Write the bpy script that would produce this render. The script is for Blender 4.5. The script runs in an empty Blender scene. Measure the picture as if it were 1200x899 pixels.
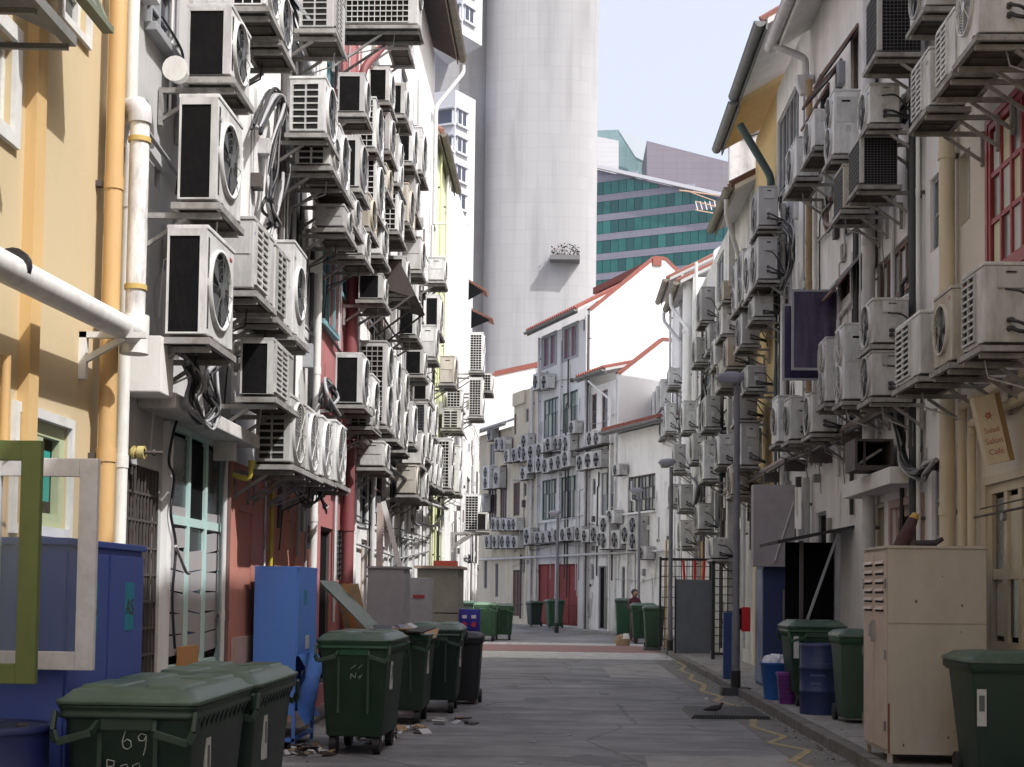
import bpy, bmesh, math, random
from mathutils import Vector, Matrix
random.seed(7)
R = math.radians
scene = bpy.context.scene
C = scene.collection
# ------------------------------------------------------------------ camera
FPX, PW, PH = 1650.0, 1200.0, 899.0
CAMZ = 1.65
PITCH, ROLL = R(2.8), R(0.75)
VPX, VPY = 655.0, 693.0            # where lines along the lane meet in the photograph
def cam_rot(yaw):
    return Matrix.Rotation(yaw, 3, 'Z') @ Matrix.Rotation(R(90) + PITCH, 3, 'X') @ Matrix.Rotation(ROLL, 3, 'Z')
yaw = R(1.9)
for _ in range(30):
    v = cam_rot(yaw).transposed() @ Vector((0, 1, 0))
    yaw += ((VPX - 600) - FPX * v.x / -v.z) / FPX
    vv = cam_rot(yaw).transposed() @ Vector((0, 1, 0))
CROT = cam_rot(yaw)
CY = VPY + FPX * vv.y / -vv.z
cd = bpy.data.cameras.new('camera'); cam = bpy.data.objects.new('camera', cd); C.objects.link(cam)
cam.matrix_world = Matrix.Translation((0, 0, CAMZ)) @ CROT.to_4x4()
cd.sensor_width = 36; cd.lens = FPX / PW * 36; cd.shift_y = (CY - PH / 2) / PW
cd.clip_start = .1; cd.clip_end = 3000
scene.camera = cam
# ------------------------------------------------------------------ world, sun, exposure
SUN = Vector((1.0, -.72, 1.5)).normalized()
w = bpy.data.worlds.new("World"); scene.world = w; w.use_nodes = True
nt = w.node_tree; bg = nt.nodes['Background']
sky = nt.nodes.new('ShaderNodeTexSky'); sky.sky_type = 'NISHITA'; sky.sun_disc = False
sky.sun_elevation = math.asin(SUN.z); sky.sun_rotation = math.atan2(SUN.x, SUN.y)
sky.air_density = 1.2; sky.dust_density = 8.0; sky.ozone_density = 2
veil = nt.nodes.new('ShaderNodeMix'); veil.data_type = 'RGBA'; veil.inputs['Factor'].default_value = .5     # even tropical overcast veil over the blue
veil.inputs['B'].default_value = (4.15, 4.1, 4.7, 1)
nt.links.new(sky.outputs[0], veil.inputs['A']); nt.links.new(veil.outputs['Result'], bg.inputs[0]); bg.inputs[1].default_value = .15
sd = bpy.data.lights.new('sun', 'SUN'); sd.energy = 2.75; sd.angle = R(.6); sd.color = (1, .99, .975)
so = bpy.data.objects.new('sun', sd); C.objects.link(so); so.rotation_euler = SUN.to_track_quat('Z', 'Y').to_euler()
scene.view_settings.view_transform = 'Standard'; scene.view_settings.look = 'None'
scene.view_settings.gamma = 1; scene.view_settings.exposure = .93
# ------------------------------------------------------------------ pixel -> place
def ray(px, py):
    return (CROT @ Vector(((px - 600) / FPX, -(py - CY) / FPX, -1))).normalized()
EYE = Vector((0, 0, CAMZ))
def atX(px, py, X):
    d = ray(px, py); return EYE + d * (X / d.x)
def atY(px, py, Y):
    d = ray(px, py); return EYE + d * (Y / d.y)
def atZ(px, py, Z=0):
    d = ray(px, py); return EYE + d * ((Z - CAMZ) / d.z)
class Face:
    """a wall plane: x = out of the wall, y = along it, z = up"""
    def __init__(s, ox, oy, deg):
        s.O = Vector((ox, oy, 0)); s.a = R(deg)
        s.n = Vector((math.cos(s.a), math.sin(s.a), 0)); s.t = Vector((-math.sin(s.a), math.cos(s.a), 0))
    def W(s, x, y, z): return s.O + s.n * x + s.t * y + Vector((0, 0, z))
    def hit(s, px, py, off=0):
        d = ray(px, py); k = (off - (EYE - s.O).dot(s.n)) / d.dot(s.n); p = EYE + d * k
        return (p - s.O).dot(s.t), p.z
    def hitY(s, px, py, y):
        """point of the pixel ray on the cross plane at local y: returns x, z"""
        d = ray(px, py); k = (y - (EYE - s.O).dot(s.t)) / d.dot(s.t); p = EYE + d * k
        return (p - s.O).dot(s.n), p.z
LF = Face(-3.25, 0, 0); RF = Face(4.2, 0, 180); FF = Face(2.6, 54, 202)
# ------------------------------------------------------------------ materials
MC = {}
def nd(nt, t, **k):
    n = nt.nodes.new(t)
    for a, b in k.items(): setattr(n, a, b)
    return n
def mat(name, col, rough=.7, metal=0, dirt_or_glint=0, dcol=None, sc=3, streak=1, bump=0, bsc=60, vary=0, alpha=1, spec=.5, coat=0):  # mix of a second colour: dirt, and painted reflections on the purple glass
    if name in MC: return MC[name]
    m = bpy.data.materials.new(name); m.use_nodes = True; nt = m.node_tree; L = nt.links.new
    b = nt.nodes['Principled BSDF']
    b.inputs['Roughness'].default_value = rough; b.inputs['Metallic'].default_value = metal
    b.inputs['Specular IOR Level'].default_value = spec; b.inputs['Coat Weight'].default_value = coat
    b.inputs['Base Color'].default_value = (*col, 1)
    tc = nd(nt, 'ShaderNodeTexCoord'); oi = nd(nt, 'ShaderNodeObjectInfo')
    add = nd(nt, 'ShaderNodeVectorMath', operation='ADD'); mul = nd(nt, 'ShaderNodeMath', operation='MULTIPLY'); mul.inputs[1].default_value = 37
    L(oi.outputs['Random'], mul.inputs[0]); L(tc.outputs['Object'], add.inputs[0]); L(mul.outputs[0], add.inputs[1])
    last = None
    if dirt_or_glint or vary:
        rgb = nd(nt, 'ShaderNodeRGB'); rgb.outputs[0].default_value = (*col, 1); last = rgb.outputs[0]
    if dirt_or_glint:
        dcol = dcol or tuple(c * .35 for c in col)
        for k, (s1, st, amt, lo, hi) in enumerate([(sc, streak, dirt_or_glint, .42, .78), (sc * 4.2, max(streak * .6, .25) if streak > .25 and streak < 1 else .8, dirt_or_glint * .6, .5, .8)]):
            mp = nd(nt, 'ShaderNodeMapping'); mp.inputs['Scale'].default_value = (s1, s1, s1 * st)
            L(add.outputs[0], mp.inputs[0])
            nz = nd(nt, 'ShaderNodeTexNoise'); nz.inputs['Scale'].default_value = 1; nz.inputs['Detail'].default_value = 6; nz.inputs['Roughness'].default_value = .65
            L(mp.outputs[0], nz.inputs['Vector'])
            mr = nd(nt, 'ShaderNodeMapRange'); mr.inputs[1].default_value = lo; mr.inputs[2].default_value = hi; mr.inputs[4].default_value = amt
            L(nz.outputs[0], mr.inputs[0])
            mx = nd(nt, 'ShaderNodeMix', data_type='RGBA'); mx.inputs['B'].default_value = (*dcol, 1)
            L(mr.outputs[0], mx.inputs['Factor']); L(last, mx.inputs['A']); last = mx.outputs['Result']
            if k == 0:
                rr = nd(nt, 'ShaderNodeMapRange'); rr.inputs[3].default_value = rough; rr.inputs[4].default_value = min(1, rough + .25)
                L(nz.outputs[0], rr.inputs[0]); L(rr.outputs[0], b.inputs['Roughness'])
    if vary:
        hs = nd(nt, 'ShaderNodeHueSaturation'); mr = nd(nt, 'ShaderNodeMapRange'); mr.inputs[3].default_value = 1 - vary; mr.inputs[4].default_value = 1 + vary * .4
        L(oi.outputs['Random'], mr.inputs[0]); L(mr.outputs[0], hs.inputs['Value']); L(last, hs.inputs['Color'])
        m2 = nd(nt, 'ShaderNodeMath', operation='MULTIPLY_ADD'); m2.inputs[1].default_value = 5.3; m2.inputs[2].default_value = 0
        fr = nd(nt, 'ShaderNodeMath', operation='FRACT'); L(oi.outputs['Random'], m2.inputs[0]); L(m2.outputs[0], fr.inputs[0])
        mr2 = nd(nt, 'ShaderNodeMapRange'); mr2.inputs[3].default_value = .7; mr2.inputs[4].default_value = 1.6; L(fr.outputs[0], mr2.inputs[0]); L(mr2.outputs[0], hs.inputs['Saturation'])
        last = hs.outputs[0]
    if last: L(last, b.inputs['Base Color'])
    if bump:
        nz = nd(nt, 'ShaderNodeTexNoise'); nz.inputs['Scale'].default_value = bsc; nz.inputs['Detail'].default_value = 4
        L(tc.outputs['Object'], nz.inputs['Vector']); bp = nd(nt, 'ShaderNodeBump'); bp.inputs['Strength'].default_value = bump; bp.inputs['Distance'].default_value = .01
        L(nz.outputs[0], bp.inputs['Height']); L(bp.outputs[0], b.inputs['Normal'])
    if alpha < 1: b.inputs['Alpha'].default_value = alpha
    MC[name] = m; return m
def plaster(name, col, dirt_or_glint=.45, dcol=None, sc=1.1, runs=.5):
    if name in MC: return MC[name]
    m = mat(name, col, .88, dirt_or_glint=dirt_or_glint, dcol=dcol or tuple(c * .45 for c in col), sc=sc, streak=.22, bump=.12, bsc=45)
    # narrow rain runs that start and stop, broken up by a broad mask
    nt = m.node_tree; L = nt.links.new; b = nt.nodes['Principled BSDF']; src = b.inputs['Base Color'].links[0].from_socket
    tc = nd(nt, 'ShaderNodeTexCoord'); fs = []
    for scl, lo, hi in (((5.3, 5.3, .32), .58, .78), ((.8, .8, .5), .48, .66)):
        mp = nd(nt, 'ShaderNodeMapping'); mp.inputs['Scale'].default_value = scl; L(tc.outputs['Object'], mp.inputs[0])
        nz = nd(nt, 'ShaderNodeTexNoise'); nz.inputs['Scale'].default_value = 1; nz.inputs['Detail'].default_value = 5; L(mp.outputs[0], nz.inputs['Vector'])
        mr = nd(nt, 'ShaderNodeMapRange'); mr.inputs[1].default_value = lo; mr.inputs[2].default_value = hi; L(nz.outputs[0], mr.inputs[0]); fs.append(mr.outputs[0])
    mu = nd(nt, 'ShaderNodeMath', operation='MULTIPLY'); L(fs[0], mu.inputs[0]); L(fs[1], mu.inputs[1])
    m2 = nd(nt, 'ShaderNodeMath', operation='MULTIPLY'); m2.inputs[1].default_value = runs; L(mu.outputs[0], m2.inputs[0])
    mx = nd(nt, 'ShaderNodeMix', data_type='RGBA'); mx.inputs['B'].default_value = (*[c * .22 + .01 for c in col], 1); L(m2.outputs[0], mx.inputs['Factor']); L(src, mx.inputs['A']); L(mx.outputs['Result'], b.inputs['Base Color'])
    return m
ac_white = mat('ac_cream_paint', (.53, .53, .52), .5, dirt_or_glint=.85, dcol=(.19, .18, .165), sc=3.5, streak=.35, vary=.28)
ac_white2 = mat('ac_white_paint', (.64, .645, .645), .45, dirt_or_glint=.8, dcol=(.22, .215, .20), sc=3.5, streak=.35, vary=.15)
ac_old = mat('ac_yellowed_paint', (.50, .475, .42), .55, dirt_or_glint=.8, dcol=(.22, .16, .11), sc=4, streak=.3, vary=.2)
ac_grey = mat('ac_grey_paint', (.42, .42, .42), .5, dirt_or_glint=.4, dcol=(.2, .18, .16), sc=4, streak=.4, vary=.25)
coil_dark = mat('coil_black_fins', (.006, .006, .007), .85, dirt_or_glint=.6, dcol=(.035, .03, .027), sc=9, spec=.15)
fan_dark = mat('fan_cavity_dark', (.015, .015, .015), .8, spec=.2)
blade_m = mat('fan_blade_plastic', (.09, .095, .10), .45)
wire_grey = mat('guard_wire_grey', (.10, .10, .10), .5)
tray_m = mat('tray_galvanised_dirty', (.32, .315, .305), .6, .1, dirt_or_glint=.85, dcol=(.08, .06, .045), sc=5)
tray_dk = mat('tray_underside_shade_grime', (.075, .065, .055), .85, dirt_or_glint=.7, dcol=(.02, .015, .012), sc=7)  # grimy sheet, its colour darkened further to deepen the shade under units
steel_dk = mat('bracket_steel_dark', (.09, .085, .085), .6, .3, dirt_or_glint=.5, dcol=(.11, .05, .03), sc=9)
black_rub = mat('black_rubber', (.015, .015, .017), .55)
cable_m = mat('cable_black', (.02, .02, .022), .5)
cable_g = mat('cable_grey', (.3, .3, .31), .5)
pvc = mat('pvc_grey_pipe', (.55, .55, .56), .45, dirt_or_glint=.45, dcol=(.2, .19, .18), sc=5, streak=.3)
white_pipe = mat('white_painted_pipe', (.70, .70, .68), .5, dirt_or_glint=.5, dcol=(.33, .31, .29), sc=6, streak=.3)
cream_pipe = mat('cream_painted_pipe', (.60, .52, .38), .5, dirt_or_glint=.3, dcol=(.3, .24, .15), sc=4, streak=.3)
yellow_pipe = mat('ochre_painted_pipe', (.56, .36, .16), .5, dirt_or_glint=.3, dcol=(.36, .2, .06), sc=4, streak=.3)
glass_dk = mat('dark_window_glass', (.03, .035, .04), .12, spec=.8, dirt_or_glint=.3, dcol=(.10, .11, .12), sc=2)
glass_md = mat('dusty_window_glass', (.12, .14, .14), .18, spec=.8, dirt_or_glint=.6, dcol=(.30, .31, .28), sc=2.5)
glass_cl = mat('leaf_glass', (.22, .27, .28), .06, alpha=.16, spec=.6)
void = mat('dark_interior', (.008, .008, .009), .9, spec=.1)
def stain_mat():
    m = mat('water_stain', (.10, .095, .085), .9); nt = m.node_tree; L = nt.links.new; b = nt.nodes['Principled BSDF']
    tc = nd(nt, 'ShaderNodeTexCoord'); mp = nd(nt, 'ShaderNodeMapping'); mp.inputs['Scale'].default_value = (14, 14, 1.1); L(tc.outputs['Object'], mp.inputs[0])
    nz = nd(nt, 'ShaderNodeTexNoise'); nz.inputs['Scale'].default_value = 1; nz.inputs['Detail'].default_value = 5; L(mp.outputs[0], nz.inputs['Vector'])
    mr = nd(nt, 'ShaderNodeMapRange'); mr.inputs[1].default_value = .42; mr.inputs[2].default_value = .72; mr.inputs[4].default_value = .62; L(nz.outputs[0], mr.inputs[0])
    sp = nd(nt, 'ShaderNodeSeparateXYZ'); L(tc.outputs['Generated'], sp.inputs[0])
    fd = nd(nt, 'ShaderNodeMath', operation='SUBTRACT'); fd.inputs[1].default_value = .5; L(sp.outputs[1], fd.inputs[0]); ab = nd(nt, 'ShaderNodeMath', operation='ABSOLUTE'); L(fd.outputs[0], ab.inputs[0])
    r2 = nd(nt, 'ShaderNodeMapRange'); r2.inputs[1].default_value = .15; r2.inputs[2].default_value = .5; r2.inputs[3].default_value = 1; r2.inputs[4].default_value = 0; L(ab.outputs[0], r2.inputs[0])
    r3 = nd(nt, 'ShaderNodeMapRange'); r3.inputs[1].default_value = .0; r3.inputs[2].default_value = .7; L(sp.outputs[2], r3.inputs[0])
    a1 = nd(nt, 'ShaderNodeMath', operation='MULTIPLY'); L(mr.outputs[0], a1.inputs[0]); L(r2.outputs[0], a1.inputs[1]); a2 = nd(nt, 'ShaderNodeMath', operation='MULTIPLY'); L(a1.outputs[0], a2.inputs[0]); L(r3.outputs[0], a2.inputs[1])
    L(a2.outputs[0], b.inputs['Alpha']); return m
water_stain = stain_mat()
# ------------------------------------------------------------------ mesh building
class MB:
    def __init__(s): s.v = []; s.f = []; s.fm = []; s.mats = []; s.sm = []
    def mi(s, m):
        if m not in s.mats: s.mats.append(m)
        return s.mats.index(m)
    def add(s, vs, fs, m, smooth=False):
        o = len(s.v); s.v += [tuple(v) for v in vs]; k = s.mi(m)
        for f in fs: s.f.append([i + o for i in f]); s.fm.append(k); s.sm.append(smooth)
        return s
    def box(s, x0, x1, y0, y1, z0, z1, m, M=None):
        vs = [Vector((x, y, z)) for z in (z0, z1) for y in (y0, y1) for x in (x0, x1)]
        if M: vs = [M @ v for v in vs]
        return s.add(vs, [(0, 2, 3, 1), (4, 5, 7, 6), (0, 1, 5, 4), (2, 6, 7, 3), (0, 4, 6, 2), (1, 3, 7, 5)], m)
    def bar(s, a, b, wd, m, hgt=None, up=(0, 0, 1)):
        a = Vector(a); b = Vector(b); d = b - a; L = d.length; d.normalize(); u = Vector(up)
        if abs(d.dot(u)) > .98: u = Vector((1, 0, 0)) if abs(d.x) < .9 else Vector((0, 1, 0))
        r = d.cross(u).normalized(); u = r.cross(d); h2 = (hgt or wd) / 2; w2 = wd / 2
        vs = [a + d * (L * e) + r * (i * w2) + u * (j * h2) for e in (0, 1) for j in (-1, 1) for i in (-1, 1)]
        return s.add(vs, [(0, 2, 3, 1), (4, 5, 7, 6), (0, 1, 5, 4), (2, 6, 7, 3), (0, 4, 6, 2), (1, 3, 7, 5)], m)
    def tube(s, pts, r, m, n=10, fillet=0, cap=True, smooth=True):
        P = [Vector(p) for p in pts]
        if fillet and len(P) > 2:
            Q = [P[0]]
            for i in range(1, len(P) - 1):
                a = (P[i - 1] - P[i]); b = (P[i + 1] - P[i]); k = min(fillet, a.length * .45, b.length * .45)
                p0 = P[i] + a.normalized() * k; p2 = P[i] + b.normalized() * k
                for t in (0, .33, .67, 1): Q.append(p0 * (1 - t) ** 2 + P[i] * 2 * t * (1 - t) + p2 * t * t)
            Q.append(P[-1]); P = Q
        vs = []; prev = None
        for i, p in enumerate(P):
            d = (P[min(i + 1, len(P) - 1)] - P[max(i - 1, 0)]).normalized()
            if prev is None:
                u = Vector((0, 0, 1)) if abs(d.z) < .9 else Vector((1, 0, 0)); u = (u - d * u.dot(d)).normalized()
            else: u = (prev - d * prev.dot(d)).normalized()
            prev = u; q = d.cross(u); rr = r[i] if isinstance(r, (list, tuple)) else r
            vs += [p + (u * math.cos(2 * math.pi * k / n) + q * math.sin(2 * math.pi * k / n)) * rr for k in range(n)]
        fs = [(i * n + k, i * n + (k + 1) % n, (i + 1) * n + (k + 1) % n, (i + 1) * n + k) for i in range(len(P) - 1) for k in range(n)]
        s.add(vs, fs, m, smooth)
        if cap:
            s.add(vs[:n], [tuple(range(n))[::-1]], m); s.add(vs[-n:], [tuple(range(n))], m)
        return s
    def cyl(s, a, b, r, m, n=16, r2=None): return s.tube([a, b], [r, r2 if r2 is not None else r], m, n)
    def ring(s, c, ax, r0, r1, m, n=24, th=0):
        """flat annulus (or disc when r0 = 0) facing ax, with thickness th along it"""
        c = Vector(c); ax = Vector(ax).normalized(); u = Vector((0, 0, 1)) if abs(ax.z) < .9 else Vector((1, 0, 0)); u = (u - ax * u.dot(ax)).normalized(); q = ax.cross(u)
        def cir(r, h): return [c + ax * h + (u * math.cos(2 * math.pi * k / n) + q * math.sin(2 * math.pi * k / n)) * r for k in range(n)]
        if r0 <= 0: return s.add(cir(r1, th), [tuple(range(n))], m)
        vs = cir(r0, th) + cir(r1, th)
        fs = [(k, n + k, n + (k + 1) % n, (k + 1) % n) for k in range(n)]
        if th:
            vs += cir(r0, 0) + cir(r1, 0)
            fs += [(n + k, 3 * n + k, 3 * n + (k + 1) % n, n + (k + 1) % n) for k in range(n)] + [(2 * n + k, k, (k + 1) % n, 2 * n + (k + 1) % n) for k in range(n)]
        return s.add(vs, fs, m, th > 0)
    def loft(s, secs, m, nseg=4, cap=True, smooth=True, cx=0, cy=0):
        """rounded-rectangle sections (z, halfx, halfy, radius[, dx, dy])"""
        n = nseg * 4 + 4; vs = []
        for sec in secs:
            z, hx, hy, r = sec[:4]; dx, dy = (sec[4:6] if len(sec) > 4 else (0, 0)); r = min(r, hx, hy)
            for qx, qy, a0 in ((1, 1, 0), (-1, 1, 90), (-1, -1, 180), (1, -1, 270)):
                for k in range(nseg + 1):
                    a = R(a0 + 90 * k / nseg); vs.append((cx + dx + qx * (hx - r) + r * math.cos(a), cy + dy + qy * (hy - r) + r * math.sin(a), z))
        fs = [(i * n + k, i * n + (k + 1) % n, (i + 1) * n + (k + 1) % n, (i + 1) * n + k) for i in range(len(secs) - 1) for k in range(n)]
        s.add(vs, fs, m, smooth)
        if cap: s.add(vs[:n], [tuple(range(n))[::-1]], m); s.add(vs[-n:], [tuple(range(n))], m)
        return s
    def prism(s, poly, axis, a, b, m):
        """poly in the two other axes (order x,y,z without axis), extruded from a to b"""
        n = len(poly)
        def P(p, h):
            if axis == 0: return (h, p[0], p[1])
            if axis == 1: return (p[0], h, p[1])
            return (p[0], p[1], h)
        vs = [P(p, a) for p in poly] + [P(p, b) for p in poly]
        return s.add(vs, [tuple(range(n))[::-1], tuple(range(n, 2 * n))] + [(i, (i + 1) % n, n + (i + 1) % n, n + i) for i in range(n)], m)
    def quad(s, a, b, c, d, m): return s.add([a, b, c, d], [(0, 1, 2, 3)], m)
    def mesh(s, name, bevel=0):
        me = bpy.data.meshes.new(name); me.from_pydata([tuple(v) for v in s.v], [], s.f)
        for m in s.mats: me.materials.append(m)
        me.polygons.foreach_set('material_index', s.fm); me.polygons.foreach_set('use_smooth', s.sm); me.update()
        bm = bmesh.new(); bm.from_mesh(me)
        if bevel:
            es = [e for e in bm.edges if len(e.link_faces) == 2 and e.calc_face_angle(0) > .6]
            bmesh.ops.bevel(bm, geom=es, offset=bevel, segments=2, affect='EDGES', profile=.6)
        bmesh.ops.recalc_face_normals(bm, faces=bm.faces); bm.to_mesh(me); bm.free()
        return me
    def build(s, name, parent=None, bevel=0, loc=None):
        return link(name, s.mesh(name, bevel), parent, loc)
def link(name, me, parent=None, loc=None, rot=None):
    o = bpy.data.objects.new(name, me); C.objects.link(o)
    if parent: o.parent = parent
    if loc is not None: o.location = loc
    if rot is not None: o.rotation_euler = rot
    return o
def tag(o, label=None, cat=None, group=None, kind=None):
    if label:
        o['label'] = label
        nw = len(label.split())
        if nw < 4 or nw > 16: print('LABEL', nw, label)
    if cat: o['category'] = cat
    if group: o['group'] = group
    if kind: o['kind'] = kind
    return o
def thing(name, label, cat, loc=(0, 0, 0), rz=0, group=None):
    o = bpy.data.objects.new(name, None); C.objects.link(o); o.location = loc; o.rotation_euler = (0, 0, rz); o.empty_display_size = .2
    return tag(o, label, cat, group)
def solo(mb, name, label, cat, group=None, loc=(0, 0, 0), rz=0, bevel=0):
    o = mb.build(name, None, bevel, loc); o.rotation_euler = (0, 0, rz); return tag(o, label, cat, group)
def text_mesh(s, size, m, name='lettering', align='CENTER'):
    cu = bpy.data.curves.new(name, 'FONT'); cu.body = s; cu.size = size; cu.align_x = align; cu.extrude = .001
    o = bpy.data.objects.new(name, cu); C.objects.link(o)
    me = bpy.data.meshes.new_from_object(o.evaluated_get(bpy.context.evaluated_depsgraph_get())); bpy.data.objects.remove(o); bpy.data.curves.remove(cu)
    me.name = name; me.materials.clear(); me.materials.append(m)
    return me
# ================================================================== ground, road, kerb
def road_mat():
    m = bpy.data.materials.new('worn_asphalt'); m.use_nodes = True; nt = m.node_tree; L = nt.links.new; b = nt.nodes['Principled BSDF']
    tc = nd(nt, 'ShaderNodeTexCoord')
    def noise(sc, det, rough=.6, st=(1, 1, 1)):
        mp = nd(nt, 'ShaderNodeMapping'); mp.inputs['Scale'].default_value = st; L(tc.outputs['Object'], mp.inputs[0])
        n = nd(nt, 'ShaderNodeTexNoise'); n.inputs['Scale'].default_value = sc; n.inputs['Detail'].default_value = det; n.inputs['Roughness'].default_value = rough
        L(mp.outputs[0], n.inputs['Vector']); return n.outputs[0]
    def ramp(x, a, ca, c, cb):
        r = nd(nt, 'ShaderNodeValToRGB'); r.color_ramp.elements[0].position = a; r.color_ramp.elements[0].color = (*ca, 1); r.color_ramp.elements[1].position = c; r.color_ramp.elements[1].color = (*cb, 1); L(x, r.inputs[0]); return r.outputs[0]
    def mix(f, a, bb, mode='MIX'):
        x = nd(nt, 'ShaderNodeMix', data_type='RGBA', blend_type=mode)
        if isinstance(f, float): x.inputs['Factor'].default_value = f
        else: L(f, x.inputs['Factor'])
        L(a, x.inputs['A']); L(bb, x.inputs['B']); return x.outputs['Result']
    base = ramp(noise(.35, 6, .65, (1, .45, 1)), .33, (.15, .149, .157), .68, (.28, .28, .29))
    grit = ramp(noise(70, 3), .35, (.75, .75, .75), .7, (1.25, 1.25, 1.25))
    stain = ramp(noise(1.1, 7, .7, (.5, 1.6, 1)), .42, (1, 1, 1), .66, (.42, .41, .41))
    dust = ramp(noise(2.6, 6, .7, (.35, 1.5, 1)), .48, (1, 1, 1), .75, (1.7, 1.68, 1.64))
    c = mix(1.0, base, grit, 'MULTIPLY'); c = mix(.85, c, stain, 'MULTIPLY'); c = mix(.8, c, dust, 'MULTIPLY')
    vo = nd(nt, 'ShaderNodeTexVoronoi', feature='DISTANCE_TO_EDGE'); vo.inputs['Scale'].default_value = .42
    wp = nd(nt, 'ShaderNodeMix', data_type='VECTOR'); wp.inputs[0].default_value = .1
    n2 = nd(nt, 'ShaderNodeTexNoise'); n2.inputs['Scale'].default_value = 2.5; n2.inputs['Detail'].default_value = 5; L(tc.outputs['Object'], n2.inputs['Vector'])
    L(tc.outputs['Object'], wp.inputs[4]); L(n2.outputs['Color'], wp.inputs[5]); L(wp.outputs[1], vo.inputs['Vector'])
    cr = ramp(vo.outputs[0], .004, (.45, .45, .45), .012, (1, 1, 1)); c = mix(.6, c, cr, 'MULTIPLY')
    L(c, b.inputs['Base Color']); b.inputs['Roughness'].default_value = .82
    rr = nd(nt, 'ShaderNodeMapRange'); rr.inputs[3].default_value = .55; rr.inputs[4].default_value = .95; L(noise(1.3, 5), rr.inputs[0]); L(rr.outputs[0], b.inputs['Roughness'])
    bp = nd(nt, 'ShaderNodeBump'); bp.inputs['Strength'].default_value = .5; bp.inputs['Distance'].default_value = .01; L(noise(90, 3), bp.inputs['Height']); L(bp.outputs[0], b.inputs['Normal'])
    return m
asph = road_mat()
conc = mat('stained_concrete', (.27, .26, .25), .9, dirt_or_glint=.7, dcol=(.10, .095, .09), sc=1.6, bump=.4, bsc=50)
conc_dk = mat('kerb_side_concrete', (.17, .16, .15), .9, dirt_or_glint=.8, dcol=(.05, .048, .045), sc=3, bump=.4, bsc=50)
def struct(mb, name, loc=(0, 0, 0), bevel=0): return tag(mb.build(name, None, bevel, loc), kind='structure')
struct(MB().box(-700, 700, -60, 900, -.5, -.03, mat('far_ground', (.16, .155, .14), .95, dirt_or_glint=.4, sc=.02)), 'ground')
KY = 42.0
struct(MB().box(-14, 4.2, -12, 100, -.03, 0, asph), 'road')
# right kerb and raised back pavement in slabs
b = MB(); y = -10.0; k = 0
kerb = thing('kerb', None, None); kerb['kind'] = 'structure'
for i in range(30):
    y0 = -10 + i * 1.8; y1 = y0 + 1.79
    j = random.uniform(-.006, .006)
    MB().box(2.9 + j, 3.06 + j, y0, y1, -.02, .125 + j, conc_dk).build('kerbstone', kerb, .012)
pav = thing('pavement', None, None); pav['kind'] = 'structure'
for i in range(36):
    y0 = -10 + i * 1.5
    MB().box(3.075, 4.2, y0, y0 + 1.485, -.02, .115 + random.uniform(-.004, .004), conc).build('paving_slab', pav, .006)
struct(MB().box(3.06, 4.25, -12, 46, -.02, .08, conc_dk), 'pavement_bed')
# narrow concrete drain strip along the left wall
struct(MB().box(-3.25, -2.95, -10, 58, -.02, .05, conc_dk), 'drain_strip')
# far kerb in front of the curved row
f = FF
vs = []
kb = MB(); kb.prism([(f.W(.9, 8, 0).x, f.W(.9, 8, 0).y), (f.W(.9, -34, 0).x, f.W(.9, -34, 0).y), (f.W(-.2, -34, 0).x, f.W(-.2, -34, 0).y), (f.W(-.2, 8, 0).x, f.W(-.2, 8, 0).y)], 2, -.02, .13, conc)
struct(kb, 'far_pavement')
# painted markings
white_p = mat('worn_white_marking', (.48, .47, .46), .8, dirt_or_glint=1, dcol=(.17, .165, .165), sc=3, streak=1)
red_p = mat('worn_red_marking', (.25, .13, .12), .85, dirt_or_glint=.9, dcol=(.17, .13, .13), sc=2.5)
yel_p = mat('worn_yellow_marking', (.38, .30, .15), .85, dirt_or_glint=1, dcol=(.15, .14, .13), sc=5)
patch_m = mat('pale_repair_patch', (.30, .295, .29), .9, dirt_or_glint=.6, dcol=(.09, .088, .087), sc=1.8, bump=.4)
def gpt(px, py): p = atZ(px, py, 0); return p.x, p.y
def y_at(py): return atZ(655, py, 0).y
for nm, p0, p1, mm in (('white_line', 772, 764, white_p), ('red_line', 763.7, 756.5, red_p), ('white_line', 756.2, 753.6, white_p)):
    a, c = y_at(p0), y_at(p1); struct(MB().box(-3.0, 2.88, a, c, 0, .005, mm), nm)
def gpoly(pts, mm, name, z=.0022):
    P = [gpt(*p) for p in pts]
    struct(MB().prism(P, 2, 0.0005, z, mm), name)
gpoly([(704, 780), (796, 778), (812, 795), (716, 794)], patch_m, 'road_patch')
gpoly([(755, 886), (990, 886), (1003, 899), (1020, 915), (765, 915)], patch_m, 'road_patch')
# edge strip of paler concrete beside the kerb
struct(MB().prism([(2.35, 2), (2.9, 2), (2.9, 41.2), (2.3, 41.2)], 2, .0002, .0035, mat('gutter_concrete', (.17, .165, .155), .9, dirt_or_glint=.7, dcol=(.08, .078, .075), sc=2)), 'gutter_strip')
# yellow zigzag
zz = [(793, 775), (803, 781), (797, 786), (812, 791), (808, 796), (826, 803), (822, 810), (846, 817), (838, 822), (866, 828), (856, 833), (884, 838), (882, 852), (920, 864), (902, 871), (948, 880), (928, 893), (965, 905)]
b = MB()
for i in range(len(zz) - 1):
    p, q = Vector((*gpt(*zz[i]), .006)), Vector((*gpt(*zz[i + 1]), .006))
    b.bar(p, q, .09, yel_p, .004)
struct(b, 'yellow_zigzag_line')
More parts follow.
